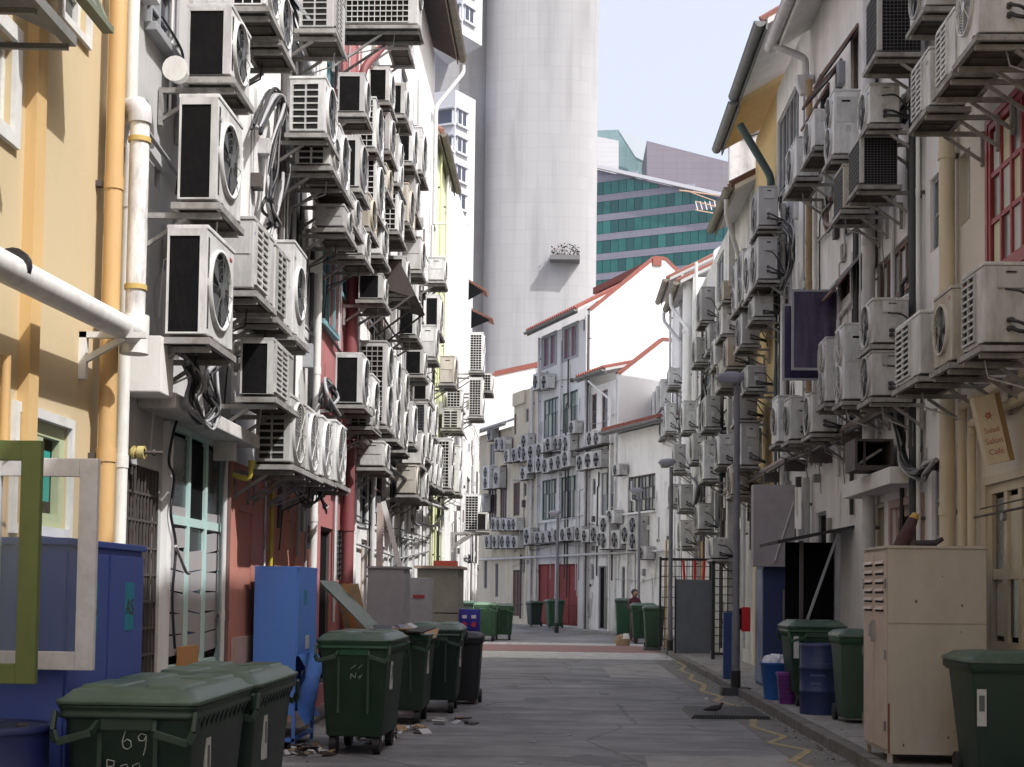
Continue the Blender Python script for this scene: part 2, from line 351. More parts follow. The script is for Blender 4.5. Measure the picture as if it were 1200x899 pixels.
# ================================================================== air conditioners
ACM = {}
def q5(v, s=.05): return round(round(v / s) * s, 3)
def ac_parts(L, h, d, e0, e1, front, body, near):
    key = (q5(L), q5(h), q5(d), e0, e1, front, body.name, near)
    if key in ACM: return ACM[key]
    L, h, d = key[:3]; out = []
    dk = coil_dark
    b = MB(); b.box(-d, 0, 0, L, .03, h - .03, body); out.append(('casing', b.mesh('casing', .012 if near else 0), None))
    b = MB(); b.box(-d - .008, .008, -.008, L + .008, h - .0305, h, body); out.append(('lid', b.mesh('lid', .006 if near else 0), None))
    for y in (.12 * L, .82 * L): b = MB(); b.box(-d - .02, .02, y, y + .05, 0, .03, steel_dk); out.append(('foot_rail', b.mesh('foot_rail'), None))
    seg = 28 if near else 16
    def fan(cy, cz, r):
        b = MB(); b.ring((.002, cy, cz), (1, 0, 0), 0, r, fan_dark, seg)
        for k in range(4):
            a = k * math.pi / 2 + .4
            pts = []
            for (rr, da, x) in ((.22, 0, .006), (.92, -.15, .004), (.95, .75, .02), (.22, .8, .02)):
                pts.append((x, cy + r * rr * math.cos(a + da), cz + r * rr * math.sin(a + da)))
            b.add(pts, [(0, 1, 2, 3)], blade_m)
        b.cyl((.003, cy, cz), (.03, cy, cz), r * .24, blade_m, 12)
        f = b.mesh('fan')
        g = MB(); gm = body if front.endswith('w') else wire_grey
        g.ring((.0, cy, cz), (1, 0, 0), r, r * 1.09, body, seg, .03)
        nr = 7 if front.endswith('w') else 4
        if near:
            for k in range(nr): rr = r * (.28 + .72 * k / nr); g.ring((.03, cy, cz), (1, 0, 0), rr, rr + (.007 if gm is body else .004), gm, seg)
            for k in range(8):
                a = k * math.pi / 4; c, s_ = math.cos(a), math.sin(a)
                g.bar((.031, cy + c * r * .2, cz + s_ * r * .2), (.031, cy + c * r, cz + s_ * r), .008 if gm is body else .005, gm, .004)
            g.ring((.032, cy, cz), (1, 0, 0), 0, r * .2, gm, 14)
        else: g.ring((.03, cy, cz), (1, 0, 0), 0, r * .22, gm, 10)
        return f, g.mesh('fan_guard')
    if front.startswith('fan2'):
        r = min(.225 * h, .36 * L)
        for cz in (h * .73, h * .27):
            f, g = fan(L * .47, cz, r); out += [('fan', f, None), ('fan_guard', g, None)]
    elif front.startswith('fan'):
        r = min(.43 * h, .36 * L); f, g = fan(L * .45, h * .5, r); out += [('fan', f, None), ('fan_guard', g, None)]
    elif front == 'slat':
        b = MB(); b.box(-.002, .001, .06 * L, .62 * L, .1 * h, .9 * h, fan_dark)
        n = 9
        for k in range(n + 1):
            z = h * (.1 + .8 * k / n); b.box(0, .022, .06 * L, .62 * L, z, z + .02, body)
        for y in (.06 * L, .34 * L, .62 * L): b.box(0, .024, y - .008, y + .008, .1 * h, .92 * h, body)
        out.append(('front_grille', b.mesh('front_grille'), None))
    elif front == 'mesh':
        b = MB(); b.box(-.002, .004, .05 * L, .95 * L, .06 * h, .92 * h, dk); n = 12
        for k in range(n + 1):
            y = L * (.05 + .9 * k / n); b.box(.003, .008, y - .003, y + .003, .06 * h, .92 * h, wire_grey)
        for k in range(10):
            z = h * (.06 + .86 * k / 9); b.box(.003, .009, .05 * L, .95 * L, z - .003, z + .003, wire_grey)
        out.append(('front_mesh', b.mesh('front_mesh'), None))
    if front in ('fan_sd', 'fan2_sd'):
        pass
    if front in ('fans', 'fansd'):
        n = int(h / .022)
        for half in (0, 1):
            b = MB()
            for k in range(n):
                z = .08 + (h - .16) * k / n
                if abs(k - n / 2) > 1 and (k > n / 2) == bool(half): b.box(-.001, .002, .03, .07, z, z + .012, fan_dark)
            out.append(('slot_strip', b.mesh('slot_strip'), None))
    for ei, e in ((0, e0), (1, e1)):
        y = 0 if ei == 0 else L; sg = -1 if ei == 0 else 1
        def bx(b, x0, x1, o, z0, z1, m, base=0): b.box(x0, x1, min(y + sg * base, y + sg * o), max(y + sg * base, y + sg * o), z0, z1, m)
        if e == 'coil':
            b = MB(); bx(b, -d * .94, -d * .18, .004, h * .05, h * .9, dk)
            if near:
                n = max(10, int(d / .012))
                for k in range(n): x = -d * .93 + d * .74 * k / n; bx(b, x, x + .003, .007, h * .05, h * .9, mat('fin_edge', (.012, .012, .013), .8, spec=.15), .003)
                pass
            out.append(('coil', b.mesh('coil'), None))
            b = MB()
            for (x0, x1, z0, z1) in ((-d, -d * .94, .03, h - .03), (-d * .18, 0, .03, h - .03), (-d * .94, -d * .18, .03, h * .05), (-d * .94, -d * .18, h * .9, h - .03)):
                bx(b, x0 + .001, x1 - .001, .014, z0, z1, body)
            out.append(('coil_frame', b.mesh('coil_frame'), None))
        elif e == 'grid':
            b = MB(); bx(b, -d * .95, -d * .12, .004, h * .05, h * .93, dk)
            nx = max(3, int(d * .83 / .075)); nz = max(6, int(h * .88 / .075))
            for k in range(nx + 1): x = -d * .95 + d * .83 * k / nx; bx(b, x - .005, x + .005, .016, h * .05, h * .93, body, .003)
            for k in range(nz + 1): z = h * (.05 + .88 * k / nz); bx(b, -d * .95, -d * .12, .018, z - .006, z + .006, body, .003)
            out.append(('coil_grille', b.mesh('coil_grille'), None))
        elif e == 'fine':
            b = MB(); bx(b, -d * .97, -d * .12, .004, h * .03, h * .95, dk)
            gm = mat('fine_mesh_wire', (.07, .07, .08), .6)
            for k in range(11): x = -d * .97 + d * .85 * k / 10; bx(b, x - .003, x + .003, .010, h * .03, h * .95, gm, .003)
            for k in range(19): z = h * (.03 + .92 * k / 18); bx(b, -d * .97, -d * .12, .012, z - .003, z + .003, gm, .003)
            out.append(('coil_mesh', b.mesh('coil_mesh'), None))
        elif e == 'louv':
            b = MB(); n = max(5, int(h / .085))
            for c in (0, 1):
                x0 = -d * (.88 - .37 * c); x1 = x0 + d * .31
                for k in range(n):
                    z = h * (.09 + .8 * k / n); bx(b, x0, x1, .003, z, z + h * .8 / n * .68, fan_dark)
                    bx(b, x0, x1, .012, z + h * .8 / n * .68, z + h * .8 / n * .8, body, .001)
            out.append(('side_louvre', b.mesh('side_louvre'), None))
        elif e == 'svc':
            b = MB(); x0 = -d * .82; bx(b, x0, x0 + d * .55, .022, h * .68, h * .93, body)
            bx(b, x0 + d * .16, x0 + d * .4, .024, h * .85, h * .89, fan_dark, .021)
            out.append(('service_cover', b.mesh('service_cover', .006 if near else 0), None))
            X = -d * .5
            for z in (h * .2, h * .3):
                b = MB(); b.cyl((X, y, z), (X, y + sg * .06, z), .022, steel_dk, 8); b.cyl((X - .03, y + sg * .055, z), (X + .03, y + sg * .055, z), .014, steel_dk, 6)
                out.append(('valve', b.mesh('valve'), None))
            b = MB()
            for q, z in enumerate((h * .2, h * .3, h * .66)[:2 if (key[0] * 20 + key[1] * 20) % 2 > .9 else 3]):
                b.tube([(X + .02 * q, y + sg * .05, z), (X - .05, y + sg * (.12 + .03 * q), z - .06 * h), (X - .14, y + sg * .1, z * .55 + .02 + .1 * (q == 2)), (-d - .12, y + sg * .04, .06 + .03 * q)], .017 - .003 * q, cable_m, 6, .08)
            out.append(('hose', b.mesh('hose'), None))
        elif e == 'plain':
            b = MB(); bx(b, -d * .9, -d * .1, .006, h * .5, h * .88, body); out.append(('side_panel', b.mesh('side_panel'), None))
            b = MB(); bx(b, -d * .62, -d * .3, .008, h * .8, h * .83, fan_dark, .0055); out.append(('hand_slot', b.mesh('hand_slot'), None))
    ACM[key] = out; return out
BRM = {}
def bracket_parts(L, d, wd, near):
    key = (q5(L), q5(d), q5(wd), near)
    if key in BRM: return BRM[key]
    L, d, wd = key[:3]; out = []
    b = MB(); e = .04
    b.box(-d - e, -d, -e, L + e, -.052, -.002, tray_m).box(0, e, -e, L + e, -.052, -.002, tray_m)
    b.box(-d, 0, -e, 0, -.051, -.003, tray_m).box(-d, 0, L, L + e, -.051, -.003, tray_m)
    out.append(('tray_rim', b.mesh('tray_rim')))
    b = MB(); b.box(-d, 0, 0, L, -.03, -.02, tray_dk)
    b.box(-d * .9, -d * .1, L * .12, L * .4, -.04, -.03, tray_dk).box(-d * .9, -d * .1, L * .55, L * .85, -.042, -.03, tray_dk)
    out.append(('tray_sheet', b.mesh('tray_sheet')))
    for y in (.1 * L, .86 * L):
        b = MB(); b.box(-wd + .01, .02, y, y + .04, -.095, -.053, tray_m); out.append(('bracket_arm', b.mesh('bracket_arm')))
        b = MB(); b.bar((-wd + .03, y + .02, -.095 - (wd - .06) * .4), (-wd * .42, y + .02, -.096), .03, tray_m, .03)
        b.box(-wd + .01, -wd + .045, y, y + .04, -.1 - (wd - .03) * .45, -.096, tray_m)
        out.append(('brace', b.mesh('brace')))
    BRM[key] = out; return out
ACCOUNT = [0]; ACRND = random.Random(11)
badge_m = [mat('badge_blue', (.05, .10, .30), .4), mat('badge_grey', (.2, .2, .22), .4), mat('badge_red', (.35, .05, .04), .4)]
def place_ac(face, off, xn, yt, yb, desc, xe=None, xf=None, e='coil', front='fan', body=None, L=None, d=None, group=None, tray=True, h=None, side=None):
    """near front corner at pixel (xn, yt..yb) on the plane off metres out of the wall"""
    body = body or ACRND.choices([ac_white, ac_white2, ac_old, ac_grey], (5, 3, 2.2, 1))[0]
    right = face is not LF
    yl, _ = face.hit(xn, (yt + yb) / 2, off); yl0 = yl
    zt = face.hit(xn, yt, off)[1]; zb = face.hit(xn, yb, off)[1]
    hh = max(.3, zt - zb)
    if L is None:
        if xf is not None:
            y2, _ = face.hit(xf, (yt + yb) / 2, off); L = abs(y2 - yl); L = min(max(L, .6), 1.1)
        else: L = .85 if hh < 1 else .95
    if d is None:
        if xe is not None:
            x2, _ = face.hitY(xe, (yt + yb) / 2, yl); d = min(max(abs(off - x2), .28), .62)
        else: d = .34
    d = min(d, off - .06)
    L = q5(L); d = q5(d); H = q5(hh)
    near = abs(xn - VPX) > 110 and face is not FF
    e0, e1 = (e, 'none') if not right else ('coil' if front != 'mesh' else 'fine', e)
    yloc = yl if not right else yl - L
    loc = face.W(off, yloc, zb)
    t = thing('air_conditioner', desc, 'air conditioner', loc, face.a + R(random.uniform(-1.2, 1.2)), group)
    for nm, me, _ in ac_parts(L, H, d, e0, e1, front, body, near): link(nm, me, t)
    if tray:
        bl = 'metal bracket tray carrying the ' + desc
        ws = bl.split()
        if len(ws) > 16: bl = ' '.join(ws[:16])
        g = thing('wall_bracket', bl, 'wall bracket', loc, face.a, 'brackets under the air conditioners')
        for nm, me in bracket_parts(L, d, off, near): link(nm, me, g)
    if near:
        k = ACRND.random()
        if k < .75: y_ = L * ACRND.choice([.08, .86]); z_ = H * ACRND.uniform(.78, .88); MB().box(.001, .004, y_ - .035, y_ + .035, z_ - .012, z_ + .012, ACRND.choice(badge_m)).build('badge', t)
        if right and k < .6: x_ = -d * ACRND.uniform(.45, .7); z_ = H * ACRND.uniform(.38, .5); MB().box(x_ - .035, x_ + .035, L + .001, L + .003, z_ - .05, z_ + .05, mat('rating_label', (.5, .5, .52), .5, dirt_or_glint=.5, sc=20)).build('rating_label', t)
        if k > .3:
            x_ = -d * ACRND.uniform(.2, .8); y_ = ACRND.uniform(.1, .8) * L; b = MB(); b.tube([(x_, y_, -.05), (x_ - .02, y_ + .03, -.2), (-off + .08, y_ + .05, -.34), (-off + .05, y_ + .05, -.8)], .009, ACRND.choice([cable_g, cable_m, pvc]), 5); b.build('drain_hose', t)
    ACCOUNT[0] += 1
    return t
# ================================================================== house parts
def wall_mesh(y0, y1, z0, z1, ops, m, back=4.0, reveal=.16, mrev=None, holes=True):
    """front skin with real openings, reveals, side and top faces; local x = 0 is the front"""
    b = MB(); ys = sorted({y0, y1, *[c for o in ops for c in (max(y0, min(y1, o[0])), max(y0, min(y1, o[1])))]}); zs = sorted({z0, z1, *[c for o in ops for c in (max(z0, min(z1, o[2])), max(z0, min(z1, o[3])))]})
    for i in range(len(ys) - 1):
        for j in range(len(zs) - 1):
            cy, cz = (ys[i] + ys[i + 1]) / 2, (zs[j] + zs[j + 1]) / 2
            if any(o[0] < cy < o[1] and o[2] < cz < o[3] for o in ops): continue
            b.quad((0, ys[i], zs[j]), (0, ys[i + 1], zs[j]), (0, ys[i + 1], zs[j + 1]), (0, ys[i], zs[j + 1]), m)
    for o in ops:
        a, c, p, q = o[:4]; r = -reveal; mm = mrev or m
        b.quad((0, a, p), (r, a, p), (r, a, q), (0, a, q), mm).quad((0, c, p), (r, c, p), (r, c, q), (0, c, q), mm)
        b.quad((0, a, p), (0, c, p), (r, c, p), (r, a, p), mm).quad((0, a, q), (0, c, q), (r, c, q), (r, a, q), mm)
        b.quad((r - .06, a, p), (r - .06, c, p), (r - .06, c, q), (r - .06, a, q), void)
    B = -back
    b.quad((0, y0, z0), (B, y0, z0), (B, y0, z1), (0, y0, z1), m).quad((0, y1, z0), (B, y1, z0), (B, y1, z1), (0, y1, z1), m)
    b.quad((B, y0, z0), (B, y1, z0), (B, y1, z1), (B, y0, z1), m).quad((0, y0, z1), (0, y1, z1), (B, y1, z1), (B, y0, z1), m)
    return b
class House:
    def __init__(s, face, y0, y1, top, name, label, m, back=4.0, wins=(), z0=0, cat='house', group=None):
        s.f = face; s.y0, s.y1 = min(y0, y1), max(y0, y1); s.top = top; s.m = m
        s.root = thing(name, label, cat, face.W(0, s.y0, 0), face.a, group)
        s.ops = []; todo = []; s.patch = 'white' in m.name or 'grey' in m.name
        for wd in wins:
            r = s.rect(*wd['px']) if 'px' in wd else wd['yz']
            s.ops.append(r); todo.append((wd, r))
        sh = [(a - s.y0, c - s.y0, p, q) for a, c, p, q in s.ops]
        b = wall_mesh(0, s.y1 - s.y0, z0, top, sh, m, back)
        b.build('wall', s.root)
        for (wd, r), rr in zip(todo, sh): s.window(wd, rr)
    def rect(s, xa, xb, ya, yb):
        ym = (ya + yb) / 2
        a = s.f.hit(xa, ym)[0]; c = s.f.hit(xb, ym)[0]; xm = FF and (xa + xb) / 2
        z1 = s.f.hit(xm, ya)[1]; z0 = s.f.hit(xm, yb)[1]
        a, c = min(a, c), max(a, c)
        return (max(a, s.y0 + .02), min(c, s.y1 - .02), max(z0, .02), min(z1, s.top - .05))
    def L(s, y): return y - s.y0
    def window(s, wd, r):
        a, c, p, q = r
        if c - a < .1 or q - p < .1: print('bad window', wd, r); return
        nx, nz = wd.get('n', (2, 2)); fm = wd.get('fm', frame_white); gm = wd.get('gm', glass_dk); fw = wd.get('fw', .05); x = -wd.get('rec', .09)
        nm = wd.get('name', 'window'); b = MB(); D = .05
        b.box(x, x + D, a, a + fw, p, q, fm).box(x, x + D, c - fw, c, p, q, fm).box(x, x + D, a + fw, c - fw, p, p + fw, fm).box(x, x + D, a + fw, c - fw, q - fw, q, fm)
        iw = c - a - 2 * fw; ih = q - p - 2 * fw; mw = wd.get('mw', .035)
        for k in range(1, nx): y = a + fw + iw * k / nx; b.box(x + .005, x + D - .005, y - mw / 2, y + mw / 2, p + fw, q - fw, fm)
        zf = wd.get('zf') or [k / nz for k in range(1, nz)]
        for t in zf:
            z = p + fw + ih * t; b.box(x + .008, x + D - .008, a + fw, c - fw, z - mw / 2, z + mw / 2, fm)
        if wd.get('trim'):
            tw = wd['trim']; tm = wd.get('tm', fm)
            b.box(.0, .03, a - tw, a, p - tw, q + tw, tm).box(0, .03, c, c + tw, p - tw, q + tw, tm).box(0, .032, a, c, q, q + tw, tm).box(0, .032, a, c, p - tw, p, tm)
        o = b.build(nm, s.root)
        if wd.get('label'): o['label'] = wd['label']
        # panes
        n = nx if nx * (len(zf) + 1) > 14 else nx
        cuts = [0] + list(zf) + [1]
        vis = wd.get('panes', True)
        if vis:
            for k in range(nx):
                for j in range(len(cuts) - 1):
                    gg = gm[(k + j) % len(gm)] if isinstance(gm, (list, tuple)) else gm
                    y_0 = a + fw + iw * k / nx + mw / 2; y_1 = a + fw + iw * (k + 1) / nx - mw / 2; z_0 = p + fw + ih * cuts[j] + mw / 2; z_1 = p + fw + ih * cuts[j + 1] - mw / 2
                    xx = x + .012 + random.uniform(-.004, .004)
                    MB().box(xx, xx + .006, y_0, y_1, z_0, z_1, gg).build(wd.get('pn', 'pane'), o)
        if wd.get('sill'):
            sd_ = wd['sill']; MB().box(.0, sd_, a - .06, c + .06, p - .07, p, wd.get('sm', s.m)).build('sill', o, .008)
        if wd.get('hood'):
            MB().box(.0, wd['hood'], a - .12, c + .12, q + .08, q + .17, wd.get('sm', s.m)).build('hood', o, .008)
        if wd.get('bars'):
            b = MB(); nb = wd['bars']; bm_ = wd.get('bm', steel_dk)
            for k in range(nb + 1): y = a + (c - a) * k / nb; b.box(-.02, -.005, y - .008, y + .008, p, q, bm_)
            for k in range(wd.get('hb', 4) + 1): z = p + (q - p) * k / wd.get('hb', 4); b.box(-.022, -.003, a, c, z - .01, z + .01, bm_)
            b.build('grille', o)
        if wd.get('sash'):   # open top-hung sashes
            for (u0, u1, ang) in wd['sash']:
                ya, yc = a + (c - a) * u0, a + (c - a) * u1; ln = (q - p) * .95; dx, dz = math.sin(R(ang)) * ln, math.cos(R(ang)) * ln
                b = MB(); P = lambda y, t: (0.01 + dx * t, y, q - .03 - dz * t)
                for (A, B_) in ((P(ya, 0), P(ya, 1)), (P(yc, 0), P(yc, 1)), (P(ya, 0), P(yc, 0)), (P(ya, 1), P(yc, 1))): b.bar(A, B_, .045, fm, .035)
                b.quad(P(ya, .02), P(yc, .02), P(yc, .98), P(ya, .98), glass_md)
                b.build('open_sash', o)
    def clutter(s, n, z0=.4, z1=None, seed=1, pipes=3):
        rn = random.Random(seed); z1 = z1 or s.top - 1.5; ln = s.y1 - s.y0
        def free(y, z, h):
            return not any(a - s.y0 - .1 < y < c - s.y0 + .1 and p - .1 < z + h and q + .1 > z for a, c, p, q in s.ops)
        for k in range(n):
            y = rn.uniform(.2, ln - .2); z = rn.uniform(z0, z1); w_ = rn.uniform(.08, .22); h_ = rn.uniform(.1, .35)
            if free(y, z, h_): s.part(MB().box(0, rn.uniform(.05, .14), y - w_ / 2, y + w_ / 2, z, z + h_, rn.choice([pvc, tray_m, steel_dk, frame_grey, white_pipe])), 'junction_box', None, .006)
        for k in range(n + 2 * pipes):
            y, z = rn.uniform(.3, max(.4, ln - .3)), rn.uniform(1.2, z1); w_, h_ = rn.uniform(.12, .45), rn.uniform(.5, 1.9); z = max(z, h_ + .1)
            if free(y, z - h_, h_): s.part(MB().quad((.0055, y - w_ / 2, z - h_), (.0055, y + w_ / 2, z - h_), (.0055, y + w_ / 2, z), (.0055, y - w_ / 2, z), water_stain), 'water_stain')
        pm = [plaster('patch_grey_render', (.46, .455, .44), .6, None, 2), plaster('patch_pale_render', (.66, .65, .62), .5, None, 2), grime_wall]
        for k in range(pipes):
            y, z = rn.uniform(.4, max(.5, ln - .4)), rn.uniform(z0, z1 - 1); rw, rh = rn.uniform(.12, .4), rn.uniform(.15, .6)
            if free(y, z - rh, 2 * rh) and s.patch: s.part(MB().prism([(y + rw * rn.uniform(.7, 1.2) * math.cos(a * .7), z + rh * rn.uniform(.7, 1.2) * math.sin(a * .7)) for a in range(9)], 0, .0005, .004, rn.choice(pm)), 'render_patch')
        for k in range(pipes):
            y = rn.uniform(.15, ln - .15); a = rn.uniform(z0, z0 + 2); c = rn.uniform(z1 - 4, z1); r = rn.choice([.012, .018, .03]); m = rn.choice([cable_m, cable_g, pvc, white_pipe, steel_dk])
            yb = min(max(.1, y + rn.uniform(-1, 1)), ln - .1); zm = rn.uniform(a + 1, c)
            s.part(MB().tube([(.04, y, a), (.04, y, zm), (.04, yb, zm + .05), (.04, yb, c)], r, m, 6, .06), 'conduit')
        for k in range(max(1, pipes // 2)):
            z = rn.uniform(z0 + 1.5, z1); s.part(MB().tube([(.05, 0.05, z), (.06, ln * .5, z + rn.uniform(-.2, .2)), (.05, ln - .05, z + rn.uniform(-.3, .3))], rn.choice([.012, .02]), rn.choice([cable_m, cable_g]), 6), 'conduit')
    def part(s, b, name, label=None, bevel=0):
        o = b.build(name, s.root, bevel)
        if label: o['label'] = label
        return o
    def pipe(s, px, off, r, m, ya=None, yb=None, zt=None, zb=0, name='drainpipe', joints=3):
        """vertical pipe through pixel column px"""
        ym = 450 if ya is None else (ya + yb) / 2
        y = s.f.hit(px, ym, off)[0]; y = s.f.hit(px, ym, off)[0]
        z1 = s.f.hit(px, ya, off)[1] if ya is not None else (zt or s.top); z0 = s.f.hit(px, yb, off)[1] if yb is not None else zb
        b = MB(); b.cyl((off, y - s.y0, z0), (off, y - s.y0, z1), r, m, 12)
        k = z0 + .6
        while k < z1 - .2:
            b.cyl((off, y - s.y0, k), (off, y - s.y0, k + .09), r * 1.12, m, 12)
            b.box(-.0, off, y - s.y0 - r * .5, y - s.y0 + r * .5, k + .02, k + .06, steel_dk); k += 1.9
        return s.part(b, name)
    def eave(s, z, over=.9, rise=1.6, depth=3.0, y0=None, y1=None, roofm=None, sof=None, gutter=True, tiles=True, gm=None, gr=.085):
        y0 = s.y0 if y0 is None else y0; y1 = s.y1 if y1 is None else y1; a, c = y0 - s.y0, y1 - s.y0; roofm = roofm or tile_red; sof = sof or s.m
        sl = rise / (over + depth)
        b = MB(); b.prism([(over, z), (-depth, z + rise), (-depth, z + rise + .1), (over, z + .1)], 1, a, c, sof); 
        s.part(b, 'soffit')
        b = MB(); b.box(over + .003, over + .03, a, c, z - .1, z + .12, gm or sof); s.part(b, 'fascia')
        if tiles:
            L_ = math.hypot(over + depth, rise); ux, uz = -(over + depth) / L_, rise / L_
            b = MB(); b.prism([(over + .08, z + .10 - .08 * sl), (-depth, z + rise + .103), (-depth, z + rise + .14), (over + .08, z + .14)], 1, a, c, roofm)
            s.part(b, 'roof_bed')
            n = int((c - a) / .24); root = s.root
            tm = MB(); tm.tube([(0, 0, 0), (ux * L_, 0, uz * L_)], .07, roofm, 8); me = tm.mesh('tile_row')
            for k in range(min(n, 60)): link('tile_row', me, root, (over + .09, a + .12 + k * .24, z + .15))
        if gutter:
            b = MB(); g = gm or pvc; xx = over + .03 + gr; n = 10; vs = []
            for y in (a - .02, c + .02):
                for k in range(n + 1): t = math.pi * k / n; vs.append((xx + gr * math.cos(t), y, z + .04 - gr * math.sin(t)))
            b.add(vs, [(k, k + 1, n + 2 + k, n + 1 + k) for k in range(n)], g, True)
            vs2 = [(v[0] - (v[0] - xx) * .12, v[1], v[2] + .008) for v in vs]; b.add(vs2, [(k, n + 1 + k, n + 2 + k, k + 1) for k in range(n)], g, True)
            b.add(vs[:n + 1], [tuple(range(n + 1))], g).add(vs[n + 1:], [tuple(range(n + 1))], g)
            b.box(xx - gr - .01, xx - gr, a, c, z, z + .06, g).box(xx + gr - .004, xx + gr + .008, a, c, z + .03, z + .05, g)
            y = a + .3
            while y < c: b.box(xx - gr, xx + gr, y, y + .03, z + .035, z + .05, steel_dk); y += .9
            s.part(b, 'gutter')
tile_red = mat('red_clay_tile', (.27, .11, .08), .8, dirt_or_glint=.7, dcol=(.13, .08, .07), sc=3, bump=.3)
tile_dk = mat('old_brown_tile', (.17, .09, .065), .85, dirt_or_glint=.7, dcol=(.06, .05, .045), sc=3)
frame_white = mat('white_window_paint', (.66, .67, .66), .45, dirt_or_glint=.4, dcol=(.3, .28, .25), sc=5)
frame_grey = mat('grey_window_paint', (.30, .31, .33), .5, dirt_or_glint=.4, sc=5)
frame_brown = mat('brown_window_paint', (.20, .13, .11), .5, dirt_or_glint=.4, sc=5)
frame_red = mat('red_window_paint', (.27, .03, .035), .4, dirt_or_glint=.25, sc=5)
frame_teal = mat('pale_teal_paint', (.42, .60, .58), .5, dirt_or_glint=.5, dcol=(.45, .45, .42), sc=6, streak=.3)
frame_blue = mat('sky_blue_paint', (.20, .38, .42), .5, dirt_or_glint=.3, sc=5)
frame_green = mat('pale_green_paint', (.42, .48, .30), .5, dirt_or_glint=.25, sc=5)
teal_shut = mat('teal_shutter_paint', (.02, .30, .24), .45, dirt_or_glint=.2, sc=6)
yellow_wall = plaster('yellow_plaster', (.56, .455, .285), .3, (.40, .32, .20), .7, .25)
white_wall = plaster('white_plaster', (.74, .735, .72), .5, (.40, .38, .355), 1.1, .8)
white_wall2 = plaster('clean_white_plaster', (.74, .74, .735), .25, (.50, .49, .47), 1.1, .35)
grey_wall = plaster('grey_plaster', (.50, .50, .50), .4, (.28, .27, .27))
cream_wall = plaster('cream_plaster', (.58, .53, .42), .55, (.26, .23, .18))
beige_wall = plaster('beige_plaster', (.60, .55, .47), .25, (.40, .34, .27))
salmon_wall = plaster('salmon_plaster', (.50, .20, .15), .5, (.26, .14, .12), 1.4)
maroon_wall = plaster('faded_red_plaster', (.40, .14, .14), .5, (.27, .15, .15), 1.4)
ochre_wall = plaster('ochre_plaster', (.60, .45, .22), .3)
lime_wall = plaster('lime_plaster', (.70, .74, .48), .3)
grime_wall = plaster('mouldy_white_plaster', (.60, .59, .57), .9, (.16, .155, .15), 1.6)
# ================================================================== left row
W = lambda x0, x1, y0, y1, **k: dict(px=(x0, x1, y0, y1), **k)
yl = lambda px, py=450: LF.hit(px, py)[0]
b1, b2, b3, b4, b5 = yl(141, 300), yl(270, 500), yl(371, 350), yl(414, 450), 34.6
b6, b7 = 39.7, 47.6
# yellow house
H1 = House(LF, -9, b1, 12.2, 'yellow_shophouse', 'yellow plastered house nearest on the left with ochre downpipe and teal shutters', yellow_wall, wins=[
    W(-45, 14, 18, 130, fm=frame_white, gm=[frame_green, glass_md], n=(2, 1), trim=.09, tm=frame_white),
    W(72, 102, -60, 32, fm=frame_white, gm=glass_dk, n=(1, 2), trim=.05, tm=frame_white),
    W(16, 78, 492, 617, fm=frame_green, gm=teal_shut, n=(2, 1), fw=.09, mw=.16, trim=.06, tm=frame_white, rec=.07, pn='shutter', name='shuttered_window')])
b = MB()
for px in (30,):
    y = LF.hit(px, 300)[0] - H1.y0; b.box(0, .07, y - .07, y + .09, 0, 12.1, plaster('ochre_band', (.62, .42, .19), .2))
H1.part(b, 'pilaster')
H1.pipe(127, .12, .062, yellow_pipe, name='ochre_drainpipe')
H1.pipe(145, .08, .045, white_pipe, name='drainpipe')
H1.pipe(4, .08, .028, yellow_pipe, ya=415, yb=640, name='conduit')
H1.eave(12.0, .9, sof=white_wall)
# stained white house with ledge; wall colour greyed to paint in shade
H2 = House(LF, b1, b2, 12.4, 'white_shophouse', 'stained white house greyed for shade with a gated door and pale teal slatted screen', plaster('shaded_grey_plaster', (.47, .47, .47), .5, (.25, .25, .25), 1.2, .7), wins=[
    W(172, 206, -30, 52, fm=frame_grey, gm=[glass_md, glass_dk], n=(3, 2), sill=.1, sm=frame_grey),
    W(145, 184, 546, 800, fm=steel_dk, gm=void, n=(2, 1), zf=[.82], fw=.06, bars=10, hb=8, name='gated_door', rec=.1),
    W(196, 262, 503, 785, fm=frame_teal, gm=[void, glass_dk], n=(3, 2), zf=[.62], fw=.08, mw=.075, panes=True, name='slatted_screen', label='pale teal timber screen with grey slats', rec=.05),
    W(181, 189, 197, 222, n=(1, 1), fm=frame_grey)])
# slats of the screen (each one a piece)
y0, y1, z0, z1 = H2.rect(196, 262, 503, 785)
scr = [o for o in C.objects if o.name.startswith('slatted_screen')][0]
slat_m = mat('grey_board_slat', (.30, .30, .32), .8, dirt_or_glint=.5, dcol=(.4, .3, .24), sc=6)
for k in range(3):
    for j in range(7):
        if k == 1 and j in (5, 6): continue
        a = y0 - H2.y0 + .08 + (y1 - y0 - .12) * k / 3; c = a + (y1 - y0 - .12) / 3 - .05; z = z0 + .12 + j * (z1 - z0) * .6 / 7; tl = random.uniform(-.025, .025)
        MB().bar((-.03, a + .01, z + .12 + tl), (-.035, c, z + .12 - tl), .02, slat_m, .17).build('slat', scr)
b = MB(); zL = LF.hit(200, 478)[1]
b.box(0, .30, .5, b2 - b1 - .02, zL - .12, zL, grime_wall).box(0, .3, .06, .42, zL - .06, zL + .36, white_wall)
H2.part(b, 'ledge', None, .01)
b = MB()
for k in range(1): y = 2.9; b.box(0, .2, y, y + .1, zL - .3, zL - .122, grime_wall)
H2.part(b, 'ledge_corbel')
b = MB(); q = H2.rect(207, 227, 757, 783); b.box(.0, .04, q[0] - b1, q[1] - b1, q[2], q[3], mat('orange_board', (.45, .22, .08), .7)); H2.part(b, 'orange_board')
